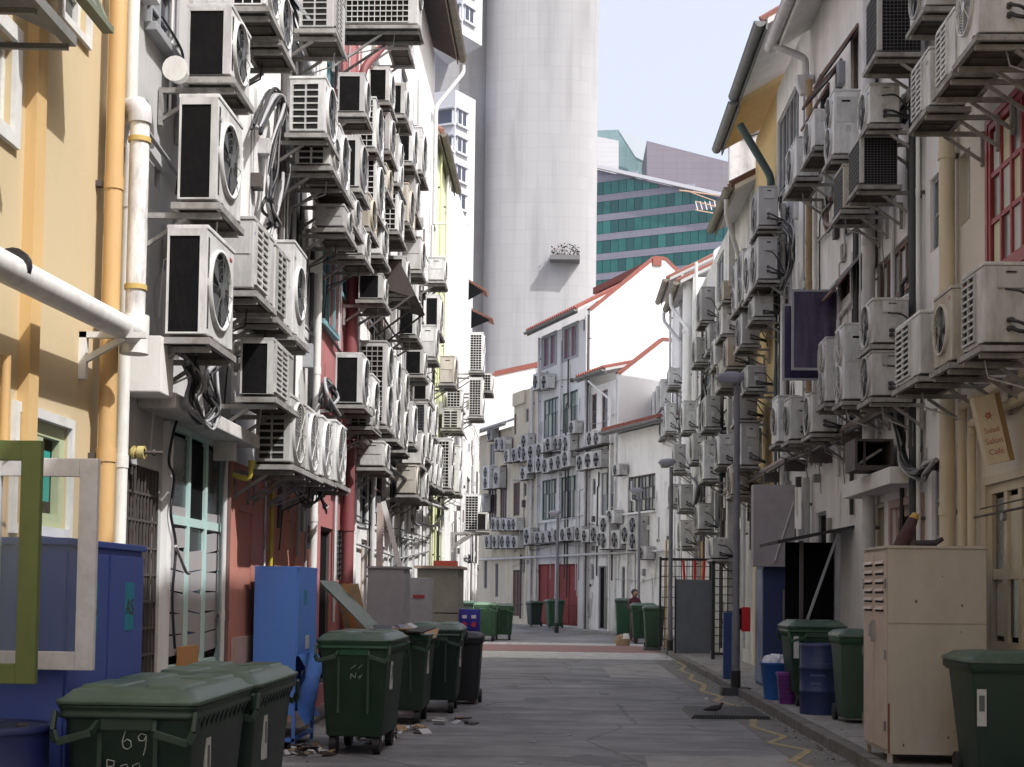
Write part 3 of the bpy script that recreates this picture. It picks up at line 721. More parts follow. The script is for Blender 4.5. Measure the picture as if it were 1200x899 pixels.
b = MB(); yy = LF.hit(190, 650)[0] - b1; b.box(0, .05, yy - .06, yy + .08, 0, 3.0, white_wall2); H2.part(b, 'door_post')
H2.pipe(266, .06, .03, mat('rust_brown_pipe', (.16, .09, .08), .6, dirt_or_glint=.4), ya=498, yb=800)
H2.pipe(262, .05, .025, pvc, ya=498, yb=800)
H2.eave(12.2, .95, sof=white_wall); H2.clutter(10, 3.6, 9, 5, 5)
# salmon ground floor, white above
H3 = House(LF, b2, b3, 12.6, 'salmon_shophouse', 'white upper storeys over salmon red ground floor behind the blue cabinet', white_wall2, wins=[
    W(330, 345, -10, 50, fm=frame_grey, gm=glass_md, n=(2, 2), sill=.12, sm=frame_grey, sash=[(0, .5, 35), (.5, 1, 20)]),
    W(350, 364, 20, 82, fm=frame_grey, gm=glass_md, n=(2, 2), sill=.12, sm=frame_grey),
    W(325, 358, 232, 350, fm=mat('green_grey_window', (.16, .18, .16), .5, dirt_or_glint=.3), gm=glass_dk, n=(4, 2)),
    W(275, 292, 600, 690, fm=frame_brown, gm=void, n=(1, 1), bars=6, hb=2),
    W(328, 342, 610, 800, fm=frame_brown, gm=salmon_wall, n=(1, 1), name='doorway', panes=True, pn='door_leaf')])
b = MB(); zS = LF.hit(320, 560)[1]
yy = b3 - b2
ops3 = [(o[0] - b2, o[1] - b2, o[2], o[3]) for o in H3.ops if o[3] < zS + 1.0]
bb = wall_mesh(0.004, yy - .004, 0.004, zS, [(o[0], o[1], o[2], min(o[3], zS - .1)) for o in ops3], salmon_wall, back=.02, reveal=.05)
for i, v in enumerate(bb.v): bb.v[i] = (v[0] + .025, v[1], v[2])
H3.part(bb, 'ground_floor_render', 'salmon red render')
b = MB(); y = LF.hit(316, 620, .05)[0] - b2; zt = LF.hit(316, 565, .05)[1]; ym_ = mat('yellow_gas_pipe', (.50, .40, .03), .45, dirt_or_glint=.3)
b.tube([(.07, y - .35, zt), (.07, y, zt), (.07, y, .6)], .022, ym_, 8, .05)
H3.part(b, 'gas_pipe', 'yellow gas pipe')
b = MB(); y = LF.hit(278, 560, .1)[0] - b2; z = LF.hit(278, 560, .1)[1]
b.tube([(.05, y, z + .03), (.22, y, z - .02), (.24, y, z + .13)], .025, mat('bright_yellow_plastic', (.50, .42, .06), .4), 8, .05)
b.cyl((.24, y, z + .1), (.24, y, z + .17), .035, mat('bright_yellow_plastic', (.50, .42, .06)), 10)
H3.part(b, 'yellow_valve')
H3.pipe(371, .1, .05, white_pipe, name='drainpipe')
H3.pipe(365, .07, .03, pvc, ya=480, yb=760); H3.pipe(358, .06, .02, cable_g, ya=540, yb=760, name='conduit')
b = MB(); b.box(0.03, .06, .1, yy - .1, .0, 1.15, plaster('pinkish_render', (.46, .33, .29), .6, (.2, .15, .13))); H3.part(b, 'plinth_render')
H3.eave(12.4, .95, sof=white_wall); H3.clutter(16, 1.6, 10, 6, 8)
# red house
H4 = House(LF, b3, b4, 12.8, 'faded_red_shophouse', 'faded red house with sky blue window frames and a red downpipe', maroon_wall, wins=[
    W(374, 391, 250, 385, fm=frame_blue, gm=[glass_md, glass_dk], n=(3, 2), trim=.07, sill=.1, sm=frame_blue),
    W(400, 410, 268, 350, fm=frame_blue, gm=glass_dk, n=(2, 2), trim=.06),
    W(376, 396, -20, 150, fm=frame_blue, gm=[frame_blue, glass_md], n=(4, 2), trim=.06),
    W(393, 406, 622, 680, fm=frame_grey, gm=glass_md, n=(2, 2), bars=7, hb=9, label='barred window with pale glass'),
    W(374, 388, 618, 800, fm=steel_dk, gm=void, n=(1, 1), name='doorway')])
H4.pipe(411, .12, .09, zt=LF.hit(411, 235, .12)[1], m=mat('red_painted_pipe', (.20, .055, .06), .5, dirt_or_glint=.5, dcol=(.16, .06, .06)), name='red_drainpipe')
b = MB(); p1 = LF.hit(452, 44, .5); p2 = LF.hit(424, 82, .25); b.tube([(.5, p1[0] - b3, p1[1]), (.5, p1[0] - b3 - .2, p1[1] - .2), (.25, p2[0] - b3, p2[1]), (.25, p2[0] - b3, p2[1] - .8)], .06, mat('red_painted_pipe', (.34, .05, .06)), 12, .2); H4.part(b, 'red_drainpipe_bend')
H4.eave(12.6, .95, sof=maroon_wall); H4.clutter(8, 1, 10, 7, 5)
# white house with barred window
H5 = House(LF, b4, b5, 15.0, 'white_barred_shophouse', 'white house with a barred brown window beneath a dark awning', white_wall, wins=[
    W(430, 452, 350, 400, fm=frame_brown, gm=glass_dk, n=(6, 1), bars=8, bm=frame_brown, hb=1),
    W(422, 429, 632, 800, fm=frame_white, gm=mat('brown_door', (.36, .2, .12), .6, dirt_or_glint=.3), n=(1, 1), name='doorway', pn='door_leaf'),
    W(443, 450, 640, 740, fm=frame_white, gm=void, n=(1, 1)),
    W(458, 474, 632, 700, fm=frame_grey, gm=glass_dk, n=(2, 1), trim=.05),
    W(445, 452, 85, 125, fm=frame_brown, gm=glass_md, n=(2, 1)),
    W(470, 478, 80, 130, fm=frame_grey, gm=glass_md, n=(1, 1)),
    W(455, 470, 540, 600, fm=frame_grey, gm=void, n=(2, 1)), W(422, 433, 545, 618, fm=frame_grey, gm=void, n=(2, 2)), W(441, 450, 530, 618, fm=frame_brown, gm=void, n=(1, 2))])  # last two windows added as dark shadow under the trays
H5.eave(14.9, .55, rise=2.0, roofm=tile_dk, sof=mat('dark_soffit_board', (.06, .045, .04), .8, dirt_or_glint=.4), gm=mat('mossy_gutter', (.22, .20, .16), .7, dirt_or_glint=.6), gr=.1)
H5.pipe(418, .1, .04, white_pipe); H5.pipe(437, .1, .035, pvc, ya=500, yb=720); H5.pipe(488, .14, .05, pvc, ya=80, yb=600)
b = MB(); b.tube([(.72, b5 - .2 - b4, 14.7), (.72, b5 - .2 - b4, 14.5), (.12, b5 - .9 - b4, 13.4), (.12, b5 - .9 - b4, 10.5)], .055, pvc, 10, .15); H5.part(b, 'drainpipe_bend')
# lime house
H6 = House(LF, b5, b6, 13.1, 'lime_shophouse', 'pale lime and white house with an open white casement window', lime_wall, wins=[
    W(497, 509, 250, 340, fm=frame_white, gm=glass_md, n=(2, 2), trim=.06, tm=frame_white),
    W(497, 508, 560, 700, fm=frame_white, gm=mat('lime_door', (.34, .36, .10), .6, dirt_or_glint=.3), n=(2, 1), name='doorway', pn='door_leaf'),
    W(500.5, 506, 250, 300, fm=frame_grey, gm=glass_dk, n=(1, 2))])
H6.eave(13.0, .12, rise=1.6, sof=mat('grey_soffit', (.33, .31, .27), .8, dirt_or_glint=.4), gm=mat('mossy_gutter', (.22, .20, .16)), gr=.09)
b = MB(); 
for z in (3.2, 7.0): b.box(0, .05, 1.5, b6 - b5 - .05, z, z + .1, white_wall2)
b.box(.0, .06, b6 - b5 - .8, b6 - b5 - .02, 0.01, 11.8, white_wall2); H6.part(b, 'white_band')
H6.pipe(513, .08, .03, mat('lime_pipe', (.52, .56, .30), .5)); H6.pipe(521, .1, .04, white_pipe)
# open casement
cas = MB(); Yc = 35.4; q0, q1 = atY(503, 262, Yc), atY(524, 340, Yc); lx0, lx1, lz1, lz0 = .02, q1.x + 3.25, q0.z, q1.z; yy0 = Yc - b5
for z in (lz0, (lz0 + lz1) / 2, lz1): cas.bar((lx0, yy0, z), (lx1, yy0, z), .06, frame_white, .06)
for x in (lx0, lx1): cas.bar((x, yy0 + .002, lz0), (x, yy0 + .002, lz1), .06, frame_white, .06)
H6.part(cas, 'open_casement', 'open white casement leaf')
# white blank house
H7 = House(LF, b6, b7, 13.9, 'blank_white_house', 'tall blank white wall brightly lit beyond the lime house', white_wall2, wins=[])
H7.pipe(523, .1, .05, white_pipe); H7.pipe(541, .08, .04, pvc, ya=455, yb=700)
H8 = House(LF, b7, 56, 9.6, 'corner_white_house', 'last white house on the left with small tiled awnings at the bend', white_wall, wins=[
    W(547, 551, 560, 600, fm=frame_grey, gm=glass_dk, n=(1, 1)), W(548, 553, 650, 730, fm=frame_grey, gm=void, n=(1, 1), name='doorway')])
H8.pipe(549, .1, .05, white_pipe, ya=660, yb=752); H8.pipe(553, .1, .05, white_pipe, ya=660, yb=752); H8.pipe(557, .1, .05, white_pipe, ya=660, yb=752)
# small awnings on the corner house
for px, py, ln in ((550, 345, .62), (553, 378, .78)):
    y, z = LF.hit(px, py); b = MB(); aw = mat('brown_tile_awning', (.2, .09, .06), .8, dirt_or_glint=.5)
    b.prism([(0, z + .35), (ln, z), (ln, z + .06), (0, z + .43)], 1, y - b7 - .5, y - b7 + .5, aw)
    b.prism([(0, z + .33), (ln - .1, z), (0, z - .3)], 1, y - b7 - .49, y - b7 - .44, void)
    H8.part(b, 'tiled_awning')
# ---------------------------------------------------------------- air conditioners on the left
LO = .6
def A(xn, yt, yb, desc, **k):
    off = k.pop('off', LO); return place_ac(LF, off, xn, yt, yb, desc, **k)
A(271, 3, 93, 'cream unit with black side near top left, above the tallest pair', xe=222, xf=293, e='coil', front='fansd', body=ac_white2)
A(255, 104, 240, 'large single fan unit with slotted edge, upper of the nearest pair', xe=207, xf=282, e='coil', front='fans', body=ac_white2)
A(242, 262, 397, 'large single fan unit above the hanging black cables', xe=197, xf=271, e='coil', front='fans', body=ac_white2)
A(297, 252, 342, 'unit with slatted front facing the lane beside the tall pair', xe=279, xf=320, e='plain', front='slat')
A(322, 285, 373, 'rust stained slatted unit between two fan units', xe=305, xf=338, e='plain', front='slat')
A(344, 279, 394, 'tall white unit with big dark fan by the white pipe', xe=320, xf=359, e='plain', front='fand', body=ac_white2)
A(320, 394, 466, 'unit with black open side over the row of four', xe=281, xf=345, e='coil', front='slat')
A(341, 462, 545, 'first of four low units, with grey slatted side', xe=301, xf=358, e='louv', front='fanw', body=ac_white, group='row of four low units')
A(360, 475, 554, 'second of four low white units in a row', xf=375, e='plain', front='fanw', body=ac_white2, group='row of four low units')
A(377, 484, 560, 'third of four low white units in a row', xf=391, e='plain', front='fanw', body=ac_white2, group='row of four low units')
A(393, 491, 566, 'fourth and farthest of the low white units in a row', xf=407, e='plain', front='fanw', body=ac_white2, group='row of four low units')
A(312, -60, 10, 'unit cut by the picture top, with mesh front', xe=277, xf=327, e='grid', front='fand')
A(327, -20, 50, 'unit with dark fan just under the top edge tray', xe=293, xf=341, e='plain', front='fand', body=ac_white2)
A(391, -25, 36, 'grey box unit with slanted louvres at the picture top', xe=352, xf=404, e='louv', front='slat', body=ac_grey)
A(490, -60, 33, 'wide condenser with white wire grid across its coil', xe=424, e='grid', front='fand', off=1.2, d=1.05, L=.5)
A(381, 85, 158, 'cream unit with two columns of square side slots', xe=341, xf=395, e='louv', front='fand')
A(387, 150, 196, 'low unit tucked under the slotted cream one', xe=348, xf=400, e='louv', front='fand')
A(427, 86, 134, 'grey unit with black side by the sky blue shutters', xe=397, xf=434, e='coil', front='fand', body=ac_grey)
A(397, 141, 214, 'white unit with tall oval fan under the grey one', xf=412, e='plain', front='fand', body=ac_white2)
A(421, 158, 222, 'unit with black side and rusty fan ring', xe=413, xf=431, e='coil', front='fand', body=ac_grey)
A(440, 112, 176, 'white unit with black slots stacked above its twin', xe=431, xf=451, e='grid', front='fand', body=ac_white2)
A(441, 183, 250, 'white unit with black slots, lower one of twins', xe=431, xf=452, e='grid', front='fand', body=ac_white2)
A(476, 8, 49, 'unit half hidden behind the wide grid condenser', xe=455, xf=494, e='plain', front='fand')
A(456, 78, 121, 'small white unit with split dark coil below a red pipe', xe=435, xf=463, e='coil', front='fand', body=ac_white2)
A(466, 155, 216, 'slim unit with dark side in the upper middle cluster', xe=454, xf=475, e='coil', front='fan2d', body=ac_white2)
A(466, 222, 272, 'unit with ribbed coil above the brown awning', xe=452, xf=476, e='grid', front='fand', body=ac_white2)
A(483, 140, 192, 'unit with black side, first of two on long tray', xe=469, xf=493, e='coil', front='fand', body=ac_white2)
A(494, 147, 202, 'second unit on the long tray below the eave', xf=503, e='plain', front='fand', body=ac_white2)
A(478, 212, 262, 'narrow unit seen edge on beside the lime wall', xf=486, e='plain', front='fand')
A(486, 205, 248, 'narrow cream unit close to the lime wall', xf=494, e='plain', front='fand')
A(487, 345, 394, 'unit with black side right of the brown awning', xe=472, xf=500, e='coil', front='fand', body=ac_white2)
A(515, 345, 389, 'unit with black side on the lime wall', xe=503, xf=521, e='coil', front='fand', body=ac_white2)
A(424, 413, 475, 'white unit with black side below the red wall window', xe=395, xf=434, e='coil', front='fand', body=ac_white2)
A(436, 436, 500, 'white unit half hidden behind the black sided one', xf=444, e='plain', front='fand', body=ac_white2)
A(452, 398, 500, 'tall double fan unit with ribbed black side', xe=420, xf=461, e='grid', front='fan2d', body=ac_grey)
A(463, 416, 515, 'tall double fan unit next in the mid row', xf=471, e='plain', front='fan2d', body=ac_white2)
A(473, 430, 528, 'tall double fan unit ending the mid row', xf=479, e='plain', front='fan2d')
A(434, 478, 500, 'squat unit with four black slots under the tall row', xe=411, xf=444, e='louv', front='fand', h=.3)
A(499, 471, 537, 'tall cream unit with dark ribbed coil, middle distance', xe=477, xf=506, e='fine', front='fan2d')
A(502, 443, 470, 'small unit with black side on top of the cream one', xe=487, xf=508, e='coil', front='fand', body=ac_white2)
A(541, 455, 478, 'small unit with square slots on the blank white wall', xe=523, xf=545, e='grid', front='fand', body=ac_white2)
A(540, 478, 503, 'small unit beneath the square slotted one on white wall', xe=517, xf=544, e='louv', front='fand')
A(528, 513, 574, 'tall cream unit with triangle of black slots', xe=508, xf=533, e='grid', front='fan2d')
A(538, 522, 578, 'tall cream unit beyond the one with black slots', xe=530, xf=542, e='plain', front='fan2d')
A(504, 512, 566, 'white double fan unit, first of three thin ones', xf=509, e='plain', front='fan2d', body=ac_white2)
A(510, 516, 569, 'white double fan unit, second of three thin ones', xf=514, e='plain', front='fan2d', body=ac_white2)
A(515, 520, 572, 'white double fan unit, third of three thin ones', xf=519, e='plain', front='fan2d', body=ac_white2)
A(566, 388, 436, 'tall unit with white square grid, upper one at the bend', xe=550, xf=569, e='grid', front='fan2d', body=ac_white2, off=.85)
A(565, 441, 489, 'tall unit with white square grid, lower one at the bend', xe=549, xf=568, e='grid', front='fan2d', body=ac_white2, off=.85)
A(576, 437, 459, 'pale unit standing furthest out at the bend', xe=568, xf=579, e='grid', front='fand', off=1.1, body=ac_white2)
A(562, 578, 623, 'tall unit with slotted side low at the bend', xe=544, xf=566, e='grid', front='fan2d', body=ac_white2, off=.8)
A(571, 600, 622, 'grey unit low at the bend beside the slotted one', xe=562, xf=576, e='coil', front='fand', body=ac_grey, off=1.1)
H5.clutter(40, .6, 11, 8, 22); H6.clutter(10, .6, 10, 9, 8); H7.clutter(6, 2, 7, 10, 4); H8.clutter(10, .6, 8, 11, 8)
# extra small crowd between middle distance units
for i, (xn, yt, yb, dd) in enumerate([(447, 250, 300, 'dark hidden unit under the crowded upper trays'), (475, 300, 345, 'cream unit edge above the white barred house'), (493, 275, 318, 'cream unit beside the open casement'),
        (509, 470, 512, 'pale unit between the cream tall units'), (487, 545, 580, 'low white unit over the stripes of trays'), (497, 552, 585, 'low white unit beside the trays over the lime door'), (532, 415, 450, 'small unit by the brown pipe on white wall'),
        (412, 224, 262, 'grey unit low in the crowd over the teal windows'), (403, 236, 268, 'rusty unit on the lowest tray beside the teal windows'), (425, 262, 300, 'unit over the dark recess above the brown awning'), (432, 225, 268, 'unit squeezed between twin trays above the awning'), (456, 130, 178, 'white unit behind the slotted twins'), (452, 190, 222, 'small pale unit behind the lower slotted twin'),
        (474, 96, 136, 'small unit below the first eave tray'), (449, 516, 548, 'squat unit at the end of the mid row'), (483, 470, 520, 'tall white unit right of the tall cream one'), (510, 380, 420, 'small pale unit beneath the open casement'), (496, 410, 440, 'grey unit beneath the open casement tray'), (520, 300, 330, 'small unit low on the lime wall'), (448, 320, 352, 'unit hidden beneath the brown awning'), (493, 505, 545, 'unit between the three thin ones and the cream pair')]):
    A(xn, yt, yb, dd, front='fand', e='coil' if i % 2 else 'plain')
# ---------------------------------------------------------------- window hoods, leaves, big pipes
t = thing('window_awning', 'grey metal window hood jutting out at the top left corner', 'awning', LF.W(0, 8, 0))
g1 = mat('grey_green_metal', (.20, .20, .19), .5, dirt_or_glint=.4, sc=5)
za = LF.hit(60, 27, .5)[1]; ya = LF.hit(80, 25, .5)[0]
h0 = ya - 8 - 1.5; b = MB(); b.prism([(0, za + .25), (.5, za), (.5, za + .04), (0, za + .3)], 1, h0, ya - 8, g1); b.prism([(0, za + .25), (.5, za), (0, za - .0)], 1, h0 + .001, h0 + .02, g1); b.build('hood_sheet', t)
b = MB()
for y in (h0, h0 + .5, h0 + 1.0, ya - 8 - .02): b.bar((.01, y, za - .03), (.51, y, za - .04), .03, g1)
b.bar((.52, h0, za), (.52, ya - 8, za), .06, g1); b.build('hood_frame', t)
s_, z_ = LF.hit(122, 5, .3), 0
t = thing('open_sash', 'green grey top hung sash swung out beside the ochre pipe', 'window sash', LF.W(.02, atX(127, 36, -2.88).y - .75, atX(127, 36, -2.88).z + .8))
b = MB(); gm_ = mat('olive_sash_paint', (.16, .18, .13), .5, dirt_or_glint=.3)
zz_ = -.8
for (a_, c_) in (((0, 0, 0), (0, .75, 0)), ((.35, 0, zz_), (.35, .75, zz_)), ((0, 0, 0), (.35, 0, zz_)), ((0, .75, 0), (.35, .75, zz_))): b.bar(a_, c_, .07, gm_, .04)
b.build('sash_frame', t); MB().quad((0, 0, 0), (0, .75, 0), (.35, .75, zz_), (.35, 0, zz_), glass_md).build('pane', t)
def leaf(px0, px1, py0, py1, Y, fm, fw, name, label):
    A0, A1 = atY(px0, py0, Y), atY(px1, py1, Y)
    x0, x1, z1, z0 = A0.x, A1.x, A0.z, A1.z
    t = thing(name, label, 'window leaf', (x0, Y, z0)); w_, h_ = x1 - x0, z1 - z0
    b = MB(); b.box(0, fw, 0, .045, 0, h_, fm).box(w_ - fw, w_, 0, .045, 0, h_, fm).box(fw, w_ - fw, .002, .043, 0, fw, fm).box(fw, w_ - fw, .002, .043, h_ - fw, h_, fm)
    b.build('leaf_frame', t, .004); MB().box(fw, w_ - fw, .018, .024, fw, h_ - fw, glass_cl).build('pane', t)
    b = MB(); b.cyl((-.01, .02, .2), (-.01, .02, .32), .014, steel_dk, 8).cyl((-.01, .02, h_ - .32), (-.01, .02, h_ - .2), .014, steel_dk, 8); b.build('hinge', t)
    b = MB(); b.bar((w_ * .2, -.01, h_ * .995), (w_ * .75, .3, h_ * 1.0), .012, steel_dk); b.build('stay', t)
leaf(-85, 40, 515, 802, 6.95, mat('olive_leaf_paint', (.115, .15, .045), .5, dirt_or_glint=.4, dcol=(.06, .08, .03), sc=6), .10, 'window_leaf', 'open olive green window leaf at the left edge')
leaf(-20, 108, 536, 786, 7.6, mat('grey_white_leaf_paint', (.62, .62, .65), .45, dirt_or_glint=.4, dcol=(.25, .24, .23), sc=7), .1, 'window_leaf', 'open grey white window leaf in front of the blue cabinet')
# big white drain pipe: horizontal run, elbow and riser
t = thing('soil_pipe', 'thick white pipe running along the yellow wall to a tee', 'pipe', LF.W(0, 8, 0))
p0, p1 = atX(-60, 280, -2.98), atX(160, 392, -2.98)
b = MB(); b.tube([(p0.x + 3.25, p0.y - 8 - 1, p0.z), (.27, p0.y - 8, p0.z), (.27, p1.y - 8, p1.z)], .085, white_pipe, 16); b.build('pipe_run', t)
b = MB(); pj = atX(14, 310, -2.98); b.cyl((.27, pj.y - 8, pj.z), (.27, pj.y - 8 + .05, pj.z), .095, black_rub, 16); b.build('clamp_band', t)
t = thing('soil_pipe', 'white flaking vertical pipe with a grey elbow at its top', 'pipe', LF.W(0, 8, 0))
pt = atX(161, 138, -2.98); pb = atX(161, 392, -2.98); yv = (pt.y + pb.y) / 2 - 8; 
fl = mat('flaking_white_pipe', (.74, .74, .73), .5, dirt_or_glint=.9, dcol=(.22, .19, .20), sc=9, streak=.35)
b = MB(); b.cyl((.27, yv, pb.z - .12), (.27, yv, pt.z), .068, fl, 16); b.build('riser', t)
b = MB(); b.tube([(.27, yv, pt.z - .02), (.27, yv, pt.z + .1), (.1, yv + .12, pt.z + .1), (.0, yv + .3, pt.z - .05)], .082, pvc, 14, .09); b.build('elbow', t)
b = MB(); b.cyl((.27, yv, pb.z - .15), (.27, yv, pb.z + .12), .1, white_pipe, 16); b.build('tee_collar', t)
for py in (170, 345):
    z = atX(166, py, -2.98).z; MB().cyl((.27, yv, z), (.27, yv, z + .035), .079, mat('ochre_tape', (.5, .36, .12)), 16).build('tape_band', t)
t = thing('wall_bracket', 'white steel angle bracket holding the thick pipe on yellow wall', 'wall bracket', LF.W(0, LF.hit(92, 415)[0], LF.hit(92, 388)[1]))
b = MB(); b.box(0, .05, 0, .05, -.32, 0, white_pipe).box(0, .45, 0, .05, -.04, 0, white_pipe); b.bar((.02, .025, -.2), (.3, .025, -.04), .04, white_pipe); b.build('bracket_arm', t)
t = thing('pipe_flange', 'yellow pipe stub with a dark spigot beside the gated door', 'pipe stub', LF.W(0, LF.hit(150, 530)[0], LF.hit(150, 530)[1]))
ym2 = mat('yellow_flange_paint', (.50, .42, .17), .5, dirt_or_glint=.5); t.scale = (.62, .62, .62)
b = MB(); b.cyl((0, .02, 0), (.2, .02, 0), .05, ym2, 14).cyl((.05, .02, 0), (.08, .02, 0), .085, ym2, 14).cyl((.12, .02, 0), (.2, .02, 0), .08, ym2, 14); b.build('flange', t)
b = MB(); b.cyl((.2, .02, 0), (.42, .02, 0), .022, steel_dk, 8).cyl((.3, .02, 0), (.33, .02, 0), .04, steel_dk, 8); b.build('spigot', t)
# brown awning
y, z = LF.hit(432, 305); 
t = thing('canvas_awning', 'dark brown sloping awning below the crowded trays on the left', 'awning', LF.W(0, y, 0))
aw = mat('dark_brown_canvas', (.055, .045, .042), .85, dirt_or_glint=.4, dcol=(.09, .07, .06))
yb_ = LF.hit(462, 330)[0]; zt_, zb_ = LF.hit(445, 305)[1], LF.hit(487, 348, .95)[1]
Yn = y; q = [atY(px_, py_, Yn) for px_, py_ in ((431, 308), (468, 305), (487, 346), (436, 350))]
b = MB(); b.prism([(0, q[0].z), (q[1].x + 3.25, q[1].z), (q[2].x + 3.25, q[2].z), (q[2].x + 3.2, q[2].z - .03), (0, q[3].z + .25)], 1, 0, 1.7, aw); b.build('canopy', t)
for yy in (-.02, .8, 1.7): MB().bar((.02, yy, q[3].z - .5), (q[2].x + 3.2, yy, q[2].z), .03, steel_dk).build('stay', t)
# cables
def cable(pts, r, label, m=None, name='cable', n=6, group='loose cables and hoses on the walls'):
    P = [Vector(p) for p in pts]; out = []
    for i in range(len(P) - 1):
        p0, p1, p2, p3 = P[max(i - 1, 0)], P[i], P[i + 1], P[min(i + 2, len(P) - 1)]
        for k in range(6):
            t = k / 6; out.append(.5 * ((2 * p1) + (-p0 + p2) * t + (2 * p0 - 5 * p1 + 4 * p2 - p3) * t * t + (-p0 + 3 * p1 - 3 * p2 + p3) * t ** 3))
    out.append(P[-1]); o = P[0].copy()
    b = MB(); b.tube([p - o for p in out], r, m or cable_m, n); return solo(b, name, label, 'cable', group, o)
def cx(face, off, pts): return [face.W(off + (p[2] if len(p) > 2 else 0), *face.hit(p[0], p[1], off + (p[2] if len(p) > 2 else 0))) for p in pts]
def bundle(face, off, pts, n, label, r=.018, spread=.06, m=None):
    """a bundle of hoses that hangs as one"""
    base = cx(face, off, pts); o = base[0].copy(); t = thing('cable_bundle', label, 'cable bundle', o, 0, 'cable bundles on the walls')
    for k in range(n):
        P = [p - o + Vector([random.uniform(-spread, spread) for _ in range(3)]) for p in base]; out = []
        for i in range(len(P) - 1):
            p0, p1, p2, p3 = P[max(i - 1, 0)], P[i], P[i + 1], P[min(i + 2, len(P) - 1)]
            for q in range(5):
                u = q / 5; out.append(.5 * ((2 * p1) + (-p0 + p2) * u + (2 * p0 - 5 * p1 + 4 * p2 - p3) * u * u + (-p0 + 3 * p1 - 3 * p2 + p3) * u ** 3))
        out.append(P[-1]); rr = r * random.uniform(.6, 1.3)
        MB().tube(out, rr, (m or [cable_m, cable_m, cable_g])[k % len(m or [1, 1, 1])], 6).build('hose', t)
bundle(LF, .4, [(222, 420), (232, 440), (226, 470), (240, 498), (250, 480), (246, 450), (255, 425)], 9, 'tangle of black hoses hanging below the largest unit')
bundle(LF, .15, [(300, 150), (322, 110), (330, 125), (322, 170), (318, 210), (312, 240), (322, 262)], 8, 'grey hoses looping on the white wall beside slotted unit')
bundle(LF, .15, [(336, 200), (330, 225), (322, 250), (318, 270)], 5, 'black hoses dropping behind the tall white unit')
bundle(LF, .3, [(384, 478), (392, 462), (386, 448), (380, 470), (394, 484)], 5, 'black hose coil below the red wall')
bundle(LF, .3, [(418, 510), (445, 540), (470, 560), (490, 580), (520, 600)], 6, 'thick dark hoses running under the mid distance trays', r=.035, spread=.12, m=[cable_m, mat('silver_hose', (.5, .5, .48), .4, dirt_or_glint=.4), mat('grimy_pipe', (.15, .13, .12), .7)])
bundle(LF, .3, [(340, 565), (352, 575), (362, 590), (372, 575), (380, 590), (384, 598)], 4, 'black cables under the row of four units')
bundle(LF, .3, [(480, 580), (485, 610), (495, 615), (510, 615), (520, 600)], 3, 'cables curving across the lime ground floor')
cable(cx(LF, .08, [(217, 470), (205, 500), (198, 540), (204, 560), (200, 600), (206, 640), (202, 700), (205, 760)]), .012, 'thin cable winding down over the teal screen')
cable(cx(LF, .1, [(206, 640), (212, 655), (218, 670), (222, 672)]), .014, 'white cable end loose on the teal screen', cable_g)
cable(cx(LF, .06, [(190, 20), (213, 60), (212, 85), (203, 95)]), .012, 'black cable by the upper left window')
t = solo(MB().cyl(LF.W(.25, *LF.hit(205, 80, .25)) - LF.W(0, 9, 0), LF.W(.25, LF.hit(205, 80, .25)[0] + .12, LF.hit(205, 80, .25)[1]) - LF.W(0, 9, 0), .1, white_pipe, 16, .08), 'wall_duct', 'white round duct cap behind the topmost near unit', 'duct', None, LF.W(0, 9, 0))
# ================================================================== right row
yr = lambda px, py=450: RF.hit(px, py)[0]
c1, c2, c3, c4, c5, c6, c7 = yr(1115), yr(1013), -23.9, -27.6, -30.6, -34.2, -45.0
RO = .62
beige2 = mat('beige_gloss_paint', (.50, .43, .31), .4, dirt_or_glint=.25, sc=3)
R1 = House(RF, c1, 12, 11.6, 'beige_shophouse', 'beige house at the right edge with red arched windows above', beige_wall, wins=[
    W(1160, 1215, 118, 306, fm=frame_red, gm=[mat('yellowish_blind', (.55, .55, .38), .6), glass_md, mat('pale_curtain', (.5, .53, .52), .6)], n=(4, 3), mw=.05, trim=.07, fw=.07, rec=.03, name='red_window'),  # first pane colour is an even pale yellow
    W(1124, 1137, 178, 262, fm=frame_white, gm=mat('green_glass', (.07, .16, .12), .2, spec=.8), n=(1, 2), rec=.14),
    W(1158, 1215, 562, 765, fm=beige2, gm=[mat('door_panel_gloss', (.50, .45, .34), .3, dirt_or_glint=.2), glass_dk], n=(3, 1), zf=[.45], fw=.09, mw=.1, trim=.08, tm=beige2, name='beige_door', rec=.06)])
R1.pipe(1110, .12, .085, cream_pipe, name='cream_drainpipe')
R1.pipe(1128, .08, .05, cream_pipe, ya=476, yb=760); R1.pipe(1139, .08, .045, cream_pipe, ya=497, yb=760)
for (pa, pb_, pc) in (((1128, 476), (1165, 455), (1215, 425)), ((1139, 497), (1170, 480), (1215, 460))):
    b = MB(); P = [RF.hit(*q, .08) for q in (pa, pb_, pc)]; b.tube([(.08, P[0][0] - R1.y0, P[0][1] - .1), (.08, P[0][0] - R1.y0, P[0][1]), (.08, P[1][0] - R1.y0, P[1][1]), (.08, P[2][0] - R1.y0, P[1][1] + .02)], .05, cream_pipe, 12, .08); R1.part(b, 'branch_pipe')
R1.eave(11.2, .85, sof=white_wall); R1.clutter(3, 5, 9, 21, 1)
